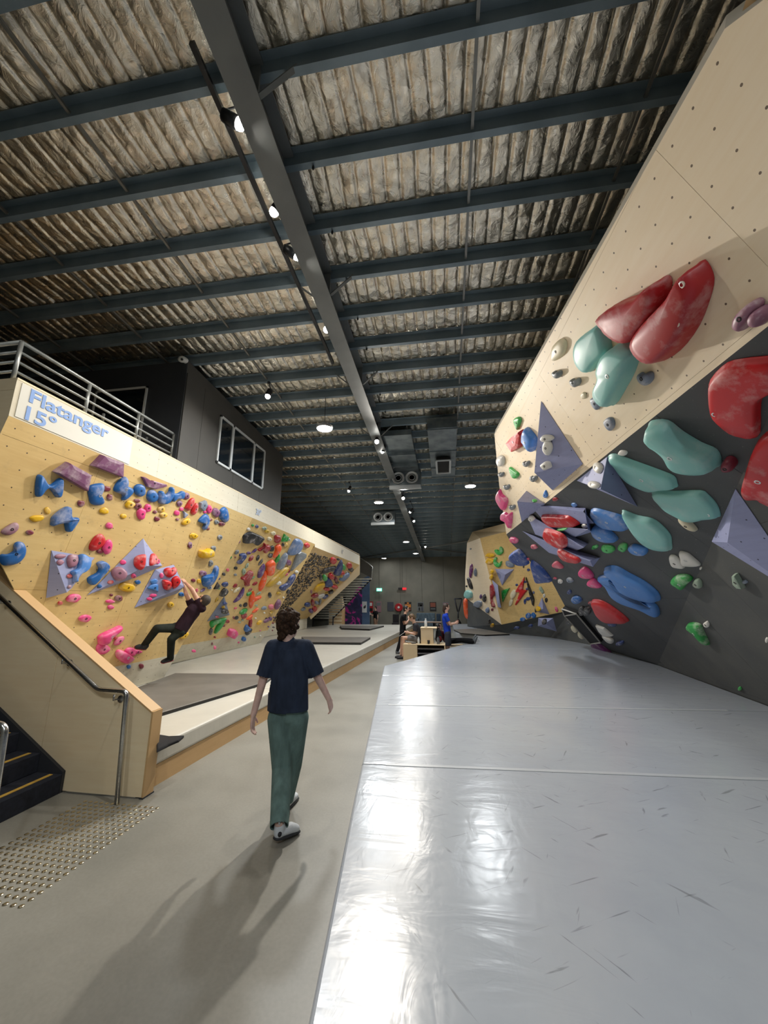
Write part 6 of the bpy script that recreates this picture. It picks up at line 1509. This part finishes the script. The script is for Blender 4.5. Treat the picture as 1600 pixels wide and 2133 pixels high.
for g, c in (((898, 312, 20, 20), 'green'), ((957, 330, 26, 26), 'navy'), ((835, 370, 28, 24), 'white'), ((1070, 355, 35, 28), 'sage'), ((1105, 400, 35, 28), 'mustard'), ((1200, 430, 35, 30), 'cream'), ((1145, 515, 35, 30), 'cream'), ((660, 710, 40, 24, -45), 'grey'), ((835, 725, 35, 22), 'violet'),
             ((920, 690, 50, 18, -40), 'violet'), ((1175, 655, 35, 45, 20), 'black'), ((1155, 760, 42, 30, -40), 'black'), ((870, 800, 24, 52, 30), 'dred'), ((970, 795, 20, 45, 20), 'black'), ((1010, 860, 16, 55, 35), 'black'), ((645, 945, 25, 25), 'black'), ((640, 1045, 24, 18), 'grey'), ((525, 975, 22, 26), 'rose'),
             ((467, 1035, 26, 25), 'black'), ((810, 910, 18, 45, 30), 'sage'), ((760, 1000, 26, 50, 10), 'sage'), ((637, 1208, 38, 24, -40), 'dred'), ((897, 1090, 38, 10, -40), 'green'), ((660, 1265, 64, 20, -38), 'cream'), ((840, 1325, 45, 24, -35), 'green'), ((930, 1175, 45, 20, -35), 'dred'), ((785, 1490, 24, 38, 30), 'black'),
             ((715, 1500, 18, 22), 'black'), ((485, 1470, 28, 22), 'navy'), ((460, 1525, 26, 22), 'mustard'), ((475, 1590, 45, 42), 'black'), ((370, 1667, 30, 12), 'rose'), ((272, 1880, 24, 55, 15), 'black'), ((520, 1735, 30, 26), 'dred'), ((465, 1795, 25, 22), 'dred'), ((655, 1680, 35, 26, -30), 'black'), ((615, 1680, 14, 20), 'maroon'),
             ((762, 1998, 32, 38), 'blue'), ((335, 1970, 16, 16), 'dred'), ((690, 2048, 14, 14), 'pink'), ((297, 2070, 14, 22), 'maroon'), ((990, 1755, 44, 24, -40), 'yellow'), ((1180, 1605, 26, 28), 'mustard'), ((1060, 1540, 42, 26, -20), 'slate'), ((1100, 1720, 50, 24, -35), 'purple'), ((1145, 1345, 24, 40), 'black'), ((1345, 600, 20, 26), 'black'),
             ((1385, 610, 30, 40, 20), 'mustard'), ((1400, 850, 26, 40), 'purple'), ((365, 1415, 20, 40, 30), 'mustard'), ((1075, 940, 12, 40), 'green'), ((700, 1745, 22, 16), 'sage'), ((640, 1540, 26, 14, -30), 'rose'), ((1010, 1870, 12, 12), 'rose'), ((940, 1690, 14, 12), 'white'), ((1070, 1610, 14, 12), 'white'), ((745, 1715, 20, 20), 'sage'),
             ((930, 1970, 12, 16), 'sage'), ((1010, 1950, 12, 14), 'white'), ((400, 1100, 16, 22, 20), 'navy'), ((395, 1250, 18, 14), 'green'), ((590, 1270, 18, 14), 'cream'), ((1210, 1675, 12, 14), 'violet'), ((1100, 1690, 14, 12), 'black'), ((1130, 1815, 14, 12), 'violet'), ((1190, 1870, 12, 10), 'maroon'), ((985, 1320, 40, 14, -30), 'sage'),
             ((860, 1265, 34, 16, -40), 'dred'), ((950, 1500, 22, 14), 'sage'), ((640, 790, 12, 12), 'maroon'), ((700, 560, 24, 10, -60), 'mauve'), ((575, 790, 24, 8, -60), 'green')):
    h2(g, c)
for g, c in (((255, 255, 25, 40, 15), 'yellow'), ((415, 660, 30, 22), 'white'), ((145, 830, 40, 28), 'white'), ((510, 255, 14, 14), 'grey'), ((265, 700, 30, 16, -40), 'rose'), ((300, 650, 16, 30), 'dred'), ((150, 985, 34, 30), 'mustard'), ((290, 960, 24, 40, 25), 'black'), ((15, 1010, 20, 40), 'black'), ((220, 1050, 14, 14), 'white'),
             ((35, 1290, 30, 24), 'mustard'), ((20, 1370, 24, 30), 'violet'), ((60, 1440, 16, 12), 'maroon'), ((70, 1500, 18, 12), 'black'), ((295, 170, 30, 24), 'sage'), ((430, 390, 16, 14), 'maroon')):
    h3(g, c)

# ------------------------------------------------------------ farthest overhang
h4 = H(S4, zu)
h4((970, 490, 52, 52), 'red', 'red ball nearest the white band'); h4([(975, 690), (1040, 560), (1090, 480), (1105, 500), (1100, 600), (1055, 710)], 'navy', 'tall navy macro'); h4((1120, 580, 30, 45), 'lime', 'green ball right of the navy macro'); h4((1215, 560, 42, 46), 'red', 'red ball at the free end'); h4((1240, 622, 40, 40), 'black', 'black ball under the end red ball')
h4([(790, 680), (850, 610), (1000, 570), (1000, 600), (880, 660)], 'black', 'long dark fin by the spray wall', h=0.1); h4((840, 740, 35, 50), 'lime', 'green egg below the dark fin'); h4([(680, 930), (740, 850), (835, 815), (830, 870), (770, 940), (690, 960)], 'yellow', 'large yellow hold beside the spray wall'); h4([(845, 880), (850, 800), (900, 740), (960, 820), (940, 870)], 'navy', 'wide navy macro in the middle')
h4((935, 720, 40, 45), 'red', 'red hold left of the navy macros'); h4([(1060, 780), (1120, 710), (1205, 665), (1210, 710), (1120, 790)], 'steel', 'steel blue wedge at the lower edge'); h4((1100, 675, 40, 25), 'red'); h4((990, 880, 50, 28), 'red', 'red hold at the lower edge'); h4((870, 915, 45, 22), 'red'); h4((790, 1020, 60, 26, -30), 'white', 'white bar hold')
for g, c in (((690, 1010, 60, 26, -20), 'dred'), ((850, 1030, 55, 18, -35), 'navy'), ((580, 1150, 50, 26, -20), 'navy'), ((655, 1120, 22, 55), 'dred'), ((720, 1125, 30, 26), 'slate'), ((690, 1220, 35, 45), 'red'), ((630, 1250, 30, 30), 'violet'), ((930, 960, 50, 20, -30), 'black'), ((1010, 770, 26, 40), 'maroon'), ((960, 640, 30, 14), 'grey'),
             ((780, 740, 20, 50), 'black'), ((1030, 820, 30, 20), 'black'), ((880, 980, 30, 14), 'mustard'), ((770, 1110, 14, 50, 20), 'grey'), ((520, 1220, 40, 18, -30), 'slate'), ((640, 960, 14, 30), 'mauve'), ((1090, 720, 26, 24), 'mustard'), ((1050, 470, 26, 16), 'black'), ((1180, 660, 14, 14), 'white')): h4(g, c)

# ------------------------------------------------------------ pale upper right wall
zr = (1020, 800, 0.1875)
volume(RC, [(580, 190), (1040, 885), (705, 1178)], (500, 985), 0.3, 'vol', 'big lavender-grey pyramid with white holds', zr)
volume(RC, [(415, 1185), (622, 1330), (362, 1530)], (308, 1308), 0.4, 'vol', 'small lavender-grey volume at the lip of the wall', zr)
hc_ = H(RC, (1200, 500, 0.25))
hc_([(248, 625), (340, 530), (480, 465), (620, 420), (700, 340), (760, 290), (795, 300), (808, 350), (790, 450), (750, 560), (650, 700), (560, 800), (510, 828), (420, 805), (330, 740), (305, 700)], 'wine', 'large red fin-shaped macro hold', h=0.16, bolts=[(570, 675)], chalk=0.35)
hc_([(560, 800), (640, 680), (750, 560), (860, 450), (930, 370), (1000, 250), (1060, 165), (1100, 175), (1150, 270), (1155, 370), (1110, 530), (1040, 700), (930, 860), (820, 960), (710, 1005), (620, 960), (560, 880)], 'wine', 'huge red banana-shaped macro hold', h=0.17, bolts=[(1015, 612), (1065, 280)], chalk=0.38)
hc_([(25, 900), (60, 800), (150, 730), (230, 670), (265, 690), (300, 850), (300, 920), (220, 1000), (150, 1085), (100, 1085), (40, 1010)], 'teal', 'left pale teal macro under the red fin', h=0.1, bolts=[(230, 775)], chalk=0.15)
hc_([(265, 1040), (310, 910), (400, 845), (555, 880), (540, 960), (500, 1090), (430, 1220), (330, 1370), (245, 1310), (230, 1230), (275, 1120)], 'teal', 'right pale teal macro below the red banana', h=0.17, peak=(430, 1040), chalk=0.15)
hg = [(-55, -30), (-30, -45), (-5, -25), (20, -50), (52, -40), (55, 10), (10, 55), (-40, 20)]
def heart(P, Zz, cx, cy, s, col, phrase=None, **k): return hold(P, [(cx + a * s, cy + b * s) for a, b in hg], col, phrase, Z=Zz, h=0.06, **k)
zc = (1200, 500, 0.25)
heart(RC, zc, 595, 1145, 1.05, 'slate', 'grey heart foothold right of the teal macros'); hc_([(128, 1325), (170, 1305), (208, 1320), (212, 1370), (185, 1412), (150, 1385)], 'slate', 'grey drop foothold'); hc_([(240, 1510), (275, 1475), (318, 1485), (330, 1540), (300, 1585), (265, 1565)], 'slate', 'lowest grey drop foothold')
heart(RC, (0, 0, 1), 1202, 795, 0.17, 'grey', 'dark grey heart foothold left of the teal macros'); heart(RC, (0, 0, 1), 1164, 778, 0.15, 'grey', 'dark grey heart foothold below the cream leaf'); hc_((70, 1295, 25, 30), 'cream')
hold(RC, [(1152, 745), (1154, 722), (1170, 705), (1182, 712), (1178, 735), (1160, 750)], 'cream', 'pale cream leaf hold', h=0.05)
hc_([(1370, 680), (1400, 590), (1490, 500), (1545, 475), (1578, 500), (1560, 560), (1480, 660), (1430, 735), (1385, 725)], 'mauve', 'long pinkish finger hold at the right edge', h=0.09, chalk=0.8); hc_((1575, 615, 60, 95, 30), 'mauve', 'second pinkish finger hold at the right edge', h=0.09, chalk=0.8)
h5 = H(RC, zr)
h5((645, 600, 72, 42), 'white', 'upper white lump on the big pyramid', h=0.06); h5((655, 702, 56, 84), 'white', 'tall white lump on the big pyramid', h=0.06); h5((640, 900, 60, 48, -15), 'white', 'lowest white lump on the big pyramid', h=0.06)
h5([(400, 600), (425, 475), (520, 570), (535, 640), (500, 740), (420, 640)], 'lblue', 'light blue soft hold left of the pyramid', h=0.12); h5([(220, 640), (290, 560), (375, 500), (395, 540), (365, 690), (285, 740)], 'red', 'red wedge hold left of the pyramid', sharp=True, h=0.1)
h5([(280, 395), (330, 360), (360, 385), (350, 440), (318, 505)], 'lime', 'green drop hold near the top edge'); h5((400, 690, 20, 22), 'lime'); h5([(230, 920), (300, 960), (335, 1000), (310, 1040), (270, 1030)], 'lime', 'green teardrop hold below the red wedge'); h5((135, 850, 42, 66), 'white', 'white oval hold at the left edge')
for q, (x, y, s, ph_) in enumerate(((420, 880, .62, 'grey heart foothold under the red wedge'), (500, 1045, .66, 'grey heart foothold under the pyramid corner'), (140, 1000, .5, 'grey heart foothold nearest the left edge'), (200, 1140, .56, 'grey heart foothold beside the pink flutes'), (260, 1365, .56, 'lowest grey heart foothold'))): heart(RC, zr, x, y, s, 'grey', ph_)
h5([(85, 1240), (120, 1165), (150, 1220), (205, 1270), (205, 1330), (165, 1400), (100, 1310)], 'pink', 'upper pink flute hold on the left edge', h=0.12); h5([(140, 1440), (180, 1420), (215, 1440), (260, 1430), (240, 1600), (190, 1530), (140, 1500)], 'pink', 'lower pink flute hold on the left edge', h=0.12)
h5([(628, 1175), (648, 1215), (650, 1245), (628, 1262), (606, 1245), (610, 1210)], 'lblue', 'small blue raindrop hold'); h5((500, 1300, 28, 16), 'lime')

# ------------------------------------------------------------ dark right wall
zb_ = (1200, 850, 0.25); zd = (1050, 1000, 0.21875)
volume(RB, [(265, 400), (10, 602), (515, 817)], (205, 675), 0.3, 'vol', 'lavender-grey pyramid under the fold line', zb_)
volume(RB, [(245, 230), (780, 262), (842, 490), (655, 550), (420, 430)], [(800, 470), (755, 300)], [0.22, 0.1], 'vol', 'topmost of three stacked lavender-grey wedges', zd, faces=[(0, 1, 6), (1, 2, 5, 6), (2, 3, 5), (3, 4, 5), (4, 0, 6, 5)])
volume(RB, [(208, 308), (520, 470), (805, 602), (680, 672), (300, 515)], (760, 640), 0.16, 'vol', 'middle of three stacked lavender-grey wedges', zd)
volume(RB, [(180, 485), (540, 620), (917, 735), (850, 824), (430, 690)], (820, 770), 0.18, 'vol', 'lowest of three stacked lavender-grey wedges', zd)
volume(RA, [(1335, 670), (1135, 1110), (2000, 1640)], (1262, 1120), 0.1, 'vol', 'big lavender-grey pyramid at the right edge', zb_)
h6 = H(RB, zb_)
h6([(615, 130), (640, 98), (770, 95), (900, 190), (1050, 280), (1180, 340), (1220, 440), (1190, 475), (1050, 485), (920, 465), (850, 420), (790, 310), (700, 230), (620, 180)], 'teal', 'uppermost long teal macro', h=0.16, peak=(860, 330), chalk=0.3)
h6([(270, 400), (330, 375), (480, 430), (700, 510), (820, 560), (848, 620), (845, 655), (730, 665), (640, 680), (540, 650), (430, 590), (360, 520), (310, 450)], 'teal', 'slender teal macro beside the white pebble', h=0.14, peak=(600, 580), chalk=0.3)
h6([(635, 705), (680, 675), (820, 685), (1040, 680), (1110, 720), (1180, 800), (1208, 880), (1195, 900), (1100, 910), (1020, 930), (930, 925), (860, 890), (750, 830), (680, 760)], 'teal', 'broad teal fish-shaped macro', h=0.13, bolts=[(1130, 850)], chalk=0.2)
h6([(390, 860), (410, 848), (520, 890), (640, 915), (720, 970), (790, 1050), (802, 1120), (795, 1178), (680, 1170), (580, 1120), (500, 1040), (440, 950)], 'teal', 'lowest teal leaf-shaped macro', h=0.12, bolts=[(670, 1015)], chalk=0.2)
hold(RB, [(1478, 812), (1482, 788), (1505, 762), (1532, 748), (1600, 740), (1640, 742), (1640, 790), (1610, 812), (1590, 825), (1586, 855), (1585, 900), (1570, 911), (1550, 908), (1525, 900), (1495, 875), (1482, 855)], 'red', 'giant red macro at the right edge, upper of two', h=0.26, bolts=[(1500, 851)], chalk=0.45)
hold(RB, [(1549, 1010), (1557, 980), (1570, 938), (1590, 905), (1625, 888), (1660, 930), (1660, 1060), (1600, 1045), (1585, 1036), (1560, 1036), (1550, 1025)], 'red', 'giant red macro at the right edge, lower of two', h=0.24, chalk=0.45)
h6((1290, 447, 60, 52), 'maroon', 'round maroon hold beside the uppermost teal macro', h=0.09); h6((395, 370, 42, 26), 'white', 'white pebble on the fold line')
h6((195, 500, 32, 45), 'white', 'upper white hold on the fold-line pyramid', h=0.05); h6((160, 640, 42, 34), 'white', 'lower white hold on the fold-line pyramid', h=0.05)
h6([(120, 860), (160, 830), (270, 855), (410, 900), (440, 960), (430, 1010), (340, 1005), (230, 985), (150, 920)], 'lblue', 'upper bright blue sausage hold', h=0.13); h6([(140, 990), (180, 970), (270, 1000), (355, 1080), (320, 1100), (230, 1085), (160, 1040)], 'lblue', 'lower bright blue sausage hold', h=0.11)
h6((160, 1155, 32, 16, -20), 'lime'); h6((275, 1165, 58, 32, 15), 'lime', 'chalky green hold in the middle of the row'); h6((395, 1155, 42, 36), 'lime', 'chalky green hold beside the blue oval'); h6((520, 1172, 85, 42, 15), 'lblue', 'chalky blue oval hold', chalk=0.9)
h6([(785, 1225), (830, 1222), (880, 1270), (910, 1325), (830, 1320), (795, 1290)], 'white', 'left leaf of the white twin hold', h=0.05); h6([(868, 1190), (930, 1200), (985, 1240), (1040, 1305), (900, 1305), (875, 1240)], 'white', 'right leaf of the white twin hold', h=0.05); h6((940, 955, 88, 24, 35), 'cream', 'pale finger hold under the fish-shaped macro', h=0.06)
h6([(800, 1430), (850, 1385), (930, 1382), (978, 1415), (940, 1450), (900, 1495), (850, 1470)], 'green', 'glossy green hold near the wall corner', h=0.09)
h7 = H(RB, zd)
h7([(960, 850), (985, 815), (1080, 815), (1200, 880), (1350, 960), (1470, 1060), (1490, 1140), (1400, 1140), (1250, 1100), (1130, 1040), (1070, 960), (1020, 890)], 'lblue', 'upper of two large nested blue macros', h=0.14, chalk=0.1); h7([(905, 920), (940, 900), (1030, 905), (1080, 980), (1130, 1045), (1250, 1108), (1400, 1148), (1470, 1200), (1485, 1280), (1430, 1270), (1330, 1220), (1150, 1160), (1030, 1080), (970, 980)], 'lblue', 'lower of two large nested blue macros', h=0.1, chalk=0.1)
h7([(845, 1135), (940, 1145), (1080, 1230), (1195, 1335), (1100, 1345), (980, 1335), (900, 1270), (860, 1190)], 'red', 'red leaf macro low on the wall', h=0.13, bolts=[(930, 1185)], chalk=0.1)
h7([(365, 350), (390, 325), (560, 330), (640, 345), (725, 420), (560, 430), (440, 420)], 'red', 'red hold on the topmost wedge', h=0.1, chalk=0.7); h7([(385, 480), (410, 455), (530, 490), (600, 545), (605, 620), (560, 640), (450, 590), (390, 530)], 'red', 'red hold on the middle wedge', h=0.1, chalk=0.7); h7([(515, 665), (540, 650), (640, 700), (725, 745), (720, 780), (600, 760), (545, 720)], 'red', 'red hold on the lowest wedge', h=0.1, chalk=0.7)
h7([(720, 860), (765, 820), (820, 850), (860, 915), (780, 920), (730, 895)], 'pink', 'upper of the paired pink drops'); h7([(800, 965), (850, 925), (900, 970), (935, 1010), (870, 1010), (810, 990)], 'pink', 'lower of the paired pink drops'); h7([(467, 790), (500, 768), (540, 790), (572, 830), (510, 825), (470, 810)], 'rose', 'single pink drop below the wedges')
h7((100, 565, 45, 24, 20), 'pink', 'pink lozenge at the left lip'); h7((290, 630, 35, 18, 15), 'rose'); h7((540, 960, 26, 18, 25), 'white'); h7((632, 948, 35, 22, 15), 'slate'); h7((625, 1062, 22, 20), 'navy'); h7((700, 1132, 50, 34, 15), 'blue', 'round blue hold above the black tray'); h7((1035, 1366, 45, 20, 10), 'navy')
h7([(880, 1372), (960, 1400), (1045, 1475), (960, 1480), (910, 1430)], 'white', 'white angular hold beside the black tray', sharp=True, h=0.07); h7([(940, 1470), (1000, 1485), (1050, 1520), (1040, 1545), (990, 1525)], 'white', 'white chip hold beside the black tray'); h7((1110, 1545, 40, 20, -10), 'navy')
h7((750, 1238, 34, 40), 'black', 'left black ball above the black tray'); h7((795, 1238, 36, 42), 'black', 'right black ball above the black tray'); h7((632, 1340, 32, 32), 'black', 'black ball left of the black tray'); h7((680, 1405, 22, 42, -35), 'cream', 'upper cream finger left of the black tray'); h7((735, 1468, 18, 42, -32), 'cream', 'lower cream finger left of the black tray')
h7([(830, 1540), (880, 1535), (980, 1600), (1080, 1690), (980, 1680), (880, 1610)], 'plum', 'dark magenta hold touching the mat', h=0.1); h7((830, 1165, 25, 14), 'dred'); h7((488, 932, 18, 10, 20), 'rose'); h7((230, 748, 18, 10, 20), 'rose'); h7((268, 362, 32, 26), 'white', 'small white knob on the middle wedge'); h7((770, 435, 28, 16, 25), 'white'); h7((555, 462, 50, 10, -5), 'lime')
h7([(50, 720), (130, 655), (180, 680), (240, 770), (230, 800), (150, 800), (90, 770)], 'dblue', 'upper dark blue macro on the lip', h=0.1); h7([(260, 770), (300, 775), (380, 840), (460, 950), (420, 965), (320, 970), (290, 900)], 'dblue', 'lower dark blue macro on the lip', h=0.1)
h7((672, 232, 30, 18, 20), 'lblue'); h7((490, 180, 28, 18), 'dred')
# black tray-shaped volume with pale edges near the mat
tr = thing('climbing_volume', RB.on(1215, 1300), 'long black open tray volume with pale edges leaning to the mat', 'climbing volume', 'plywood volumes on the right walls')
tq = [(575, 1200), (715, 1245), (945, 1520), (845, 1535), (600, 1265)]
tp = [RB.on(zd[0] + x * zd[2], zd[1] + y * zd[2], 0.0) for x, y in tq]
MB().prism(tp, RB.n * 0.1).build('tray_body', new_mat('tray_black', (14, 14, 16), 0.85), tr)
for a, b in ((0, 1), (1, 2), (2, 3), (3, 4), (4, 0), (1, 4)):
    MB().bar(tp[a] + RB.n * 0.11, tp[b] + RB.n * 0.11, 0.022, 0.03, up=tuple(RB.n)).build('edge_strip', new_mat('pale_edge', (176, 172, 164), 0.6), tr)

# ------------------------------------------------------------ nearest grey wall
h8 = H(RA, (1250, 1150, 0.21875))
h8([(840, 690), (870, 665), (960, 680), (1000, 760), (1050, 870), (1010, 860), (930, 770), (850, 710)], 'green', 'glossy green hooked hold', h=0.09, chalk=0.8); h8((1020, 685, 30, 30), 'white', 'white pebble beside the green hook'); h8((940, 293, 42, 50, -30), 'sage', 'pale chip hold at the wall corner', h=0.05)
h8([(1290, 200), (1318, 195), (1345, 240), (1392, 332), (1340, 325), (1300, 285)], 'sage', 'pale green dagger hold', sharp=True, h=0.06); h8((1385, 280, 28, 18), 'slate'); h8((1337, 1298, 18, 20), 'lime'); h8((1595, 835, 16, 26), 'white'); h8((965, 150, 12, 16), 'white')

# ------------------------------------------------------------ far boulder
ze = (950, 1000, 0.21875); h9 = H(FL, ze); hA = H(FR, ze)
volume(FL, [(345, 950), (400, 1000), (432, 1215), (400, 1210)], (410, 1120), 0.14, 'vol', 'tall thin lavender-grey volume on the ridge', ze)
volume(FR, [(372, 845), (555, 848), (440, 1005)], (470, 900), 0.2, 'vol', 'lavender-grey pyramid volume below the green holds', ze)
volume(FR, [(760, 1252), (820, 1118), (892, 1278)], (830, 1225), 0.16, 'vol', 'lavender-grey cone volume beside the yellow hold', ze)
h9((148, 860, 13, 72, 5), 'plum', 'tall magenta blade hold'); h9((190, 880, 11, 40, -5), 'slate', 'thin grey blade hold'); h9((120, 1088, 40, 44), 'teal', 'pale teal ball on the left edge', h=0.16); h9([(85, 1130), (108, 1138), (118, 1200), (131, 1320), (105, 1312), (88, 1240)], 'orange', 'orange teardrop hold hanging on the left edge'); h9((137, 985, 14, 66, -18), 'black', 'slim black sliver hold')
h9([(335, 1000), (360, 1000), (380, 1080), (350, 1130), (375, 1200), (350, 1200), (335, 1090)], 'dred', 'long red wavy hold'); h9((215, 1180, 40, 36), 'slate', 'grey-blue block low on the left face', h=0.14)
for g, c in (((140, 655, 9, 9), 'grey'), ((240, 1108, 10, 22), 'violet'), ((275, 1122, 16, 36), 'black'), ((305, 1238, 16, 28), 'steel'), ((347, 1232, 10, 14), 'maroon'), ((340, 1170, 14, 10), 'mustard'), ((102, 1010, 8, 10), 'black'), ((345, 870, 16, 24), 'yellow'), ((340, 925, 16, 26), 'yellow')): h9(g, c)
hA([(372, 665), (400, 660), (415, 675), (425, 632), (450, 650), (452, 690), (420, 712), (390, 700)], 'lime', 'upper green crescent hold'); hA([(362, 770), (375, 735), (395, 740), (390, 770), (410, 790), (438, 770), (430, 815), (400, 828), (372, 805)], 'lime', 'lower green crescent hold')
hA((330, 715, 46, 22), 'yellow', 'upper yellow wing hold'); hA((325, 770, 42, 30), 'yellow', 'lower yellow wing hold'); hA([(440, 1050), (515, 1025), (450, 1160)], 'green', 'green triangle hold under the pyramid', sharp=True); hA([(655, 920), (570, 1055), (610, 1062), (575, 1190), (680, 1050), (640, 1042)], 'red', 'red lightning bolt hold', sharp=True, h=0.08)
hA((548, 1085, 24, 50, 20), 'cream', 'upper cream shell hold'); hA((525, 1165, 18, 40, 15), 'cream', 'lower cream shell hold'); hA([(670, 920), (750, 1130), (745, 1200), (735, 1190), (700, 1060)], 'black', 'long black sword hold', sharp=True, h=0.08); hA((515, 800, 44, 28, 25), 'slate', 'grey-blue saddle hold'); hA((788, 1228, 24, 28), 'yellow', 'yellow ball beside the cone volume')
for g, c in (((580, 998, 13, 11), 'navy'), ((678, 1035, 14, 12), 'navy'), ((688, 1130, 22, 18), 'navy'), ((658, 1155, 12, 24), 'navy'), ((690, 855, 16, 14), 'navy'), ((660, 970, 12, 10), 'navy'), ((740, 1070, 10, 14), 'navy'), ((635, 1325, 28, 18), 'blue'), ((690, 1290, 28, 28), 'blue'), ((738, 1288, 24, 28), 'blue'), ((860, 1140, 14, 24), 'black'), ((958, 1230, 14, 26, -20), 'pink'), ((815, 1045, 16, 40, -30), 'sage'), ((645, 825, 8, 14), 'black'), ((840, 1100, 12, 20), 'white'), ((760, 1240, 10, 24), 'black')): hA(g, c)
hB = H(FK2, ze)
volume(FK2, [(785, 1312), (925, 1312), (960, 1440), (780, 1388)], (850, 1365), 0.2, 'vol', 'lavender-grey volume with a black hold', ze)
hB((845, 1352, 22, 30, 20), 'black', 'black hold on the foot volume'); hB((580, 1405, 28, 13), 'navy'); hB((710, 1385, 22, 15), 'navy')
hold(FK, (348, 1380, 18, 18), 'yellow', Z=ze); WALLS[id(FK)] = 'on the left foot of the far boulder'; hold(FK, (318, 1345, 12, 24), 'black', Z=ze)

# ------------------------------------------------------------ labels: what each one looks like and what it sits beside
GROUP = {id(S1): 'holds on the lettered left wall', id(S2): 'holds on the steeper left wall', id(S4): 'holds on the farthest left overhang', id(RC): 'holds on the pale upper right wall', id(RB): 'holds on the dark right wall', id(RA): 'holds on the nearest grey right wall'}
ART = lambda p: p if p.split()[0] in ('left', 'right') else p
def side_word(dx, dy):
    d = math.hypot(dx, dy); near = 'just ' if d < 28 else ''
    if abs(dx) > abs(dy): return near + ('left of' if dx < 0 else 'right of')
    return near + ('above' if dy < 0 else 'below')
for (o, cx, cy, word, phrase, P, small) in PENDING:
    vol = 'is_volume' in o.keys()
    if vol: del o['is_volume']
    where = WALLS[id(P)]; o['category'] = 'climbing volume' if vol else ('foothold' if small else 'climbing hold')
    o['group'] = ('volumes ' + where) if vol else (('foot' if small else '') + GROUP.get(id(P), 'holds on the far boulder'))
    if phrase:
        lab = phrase + ' ' + where
        while len(lab.split()) > 16: lab = lab.rsplit(' ', 1)[0]
        USED[lab] = 1
    else:
        near = sorted((a for a in ANCH if a[3] is P), key=lambda a: math.hypot(a[0] - cx, a[1] - cy))
        noun = ('small %s foothold' if small else '%s hold') % word
        lab = None
        for a in near[:14]:
            t = '%s %s the %s' % (noun, side_word(cx - a[0], cy - a[1]), a[2])
            if len(t.split()) <= 16 and t not in USED: lab = t; break
        lab = lab or (noun + ' ' + where); USED[lab] = 1
    o['label'] = lab
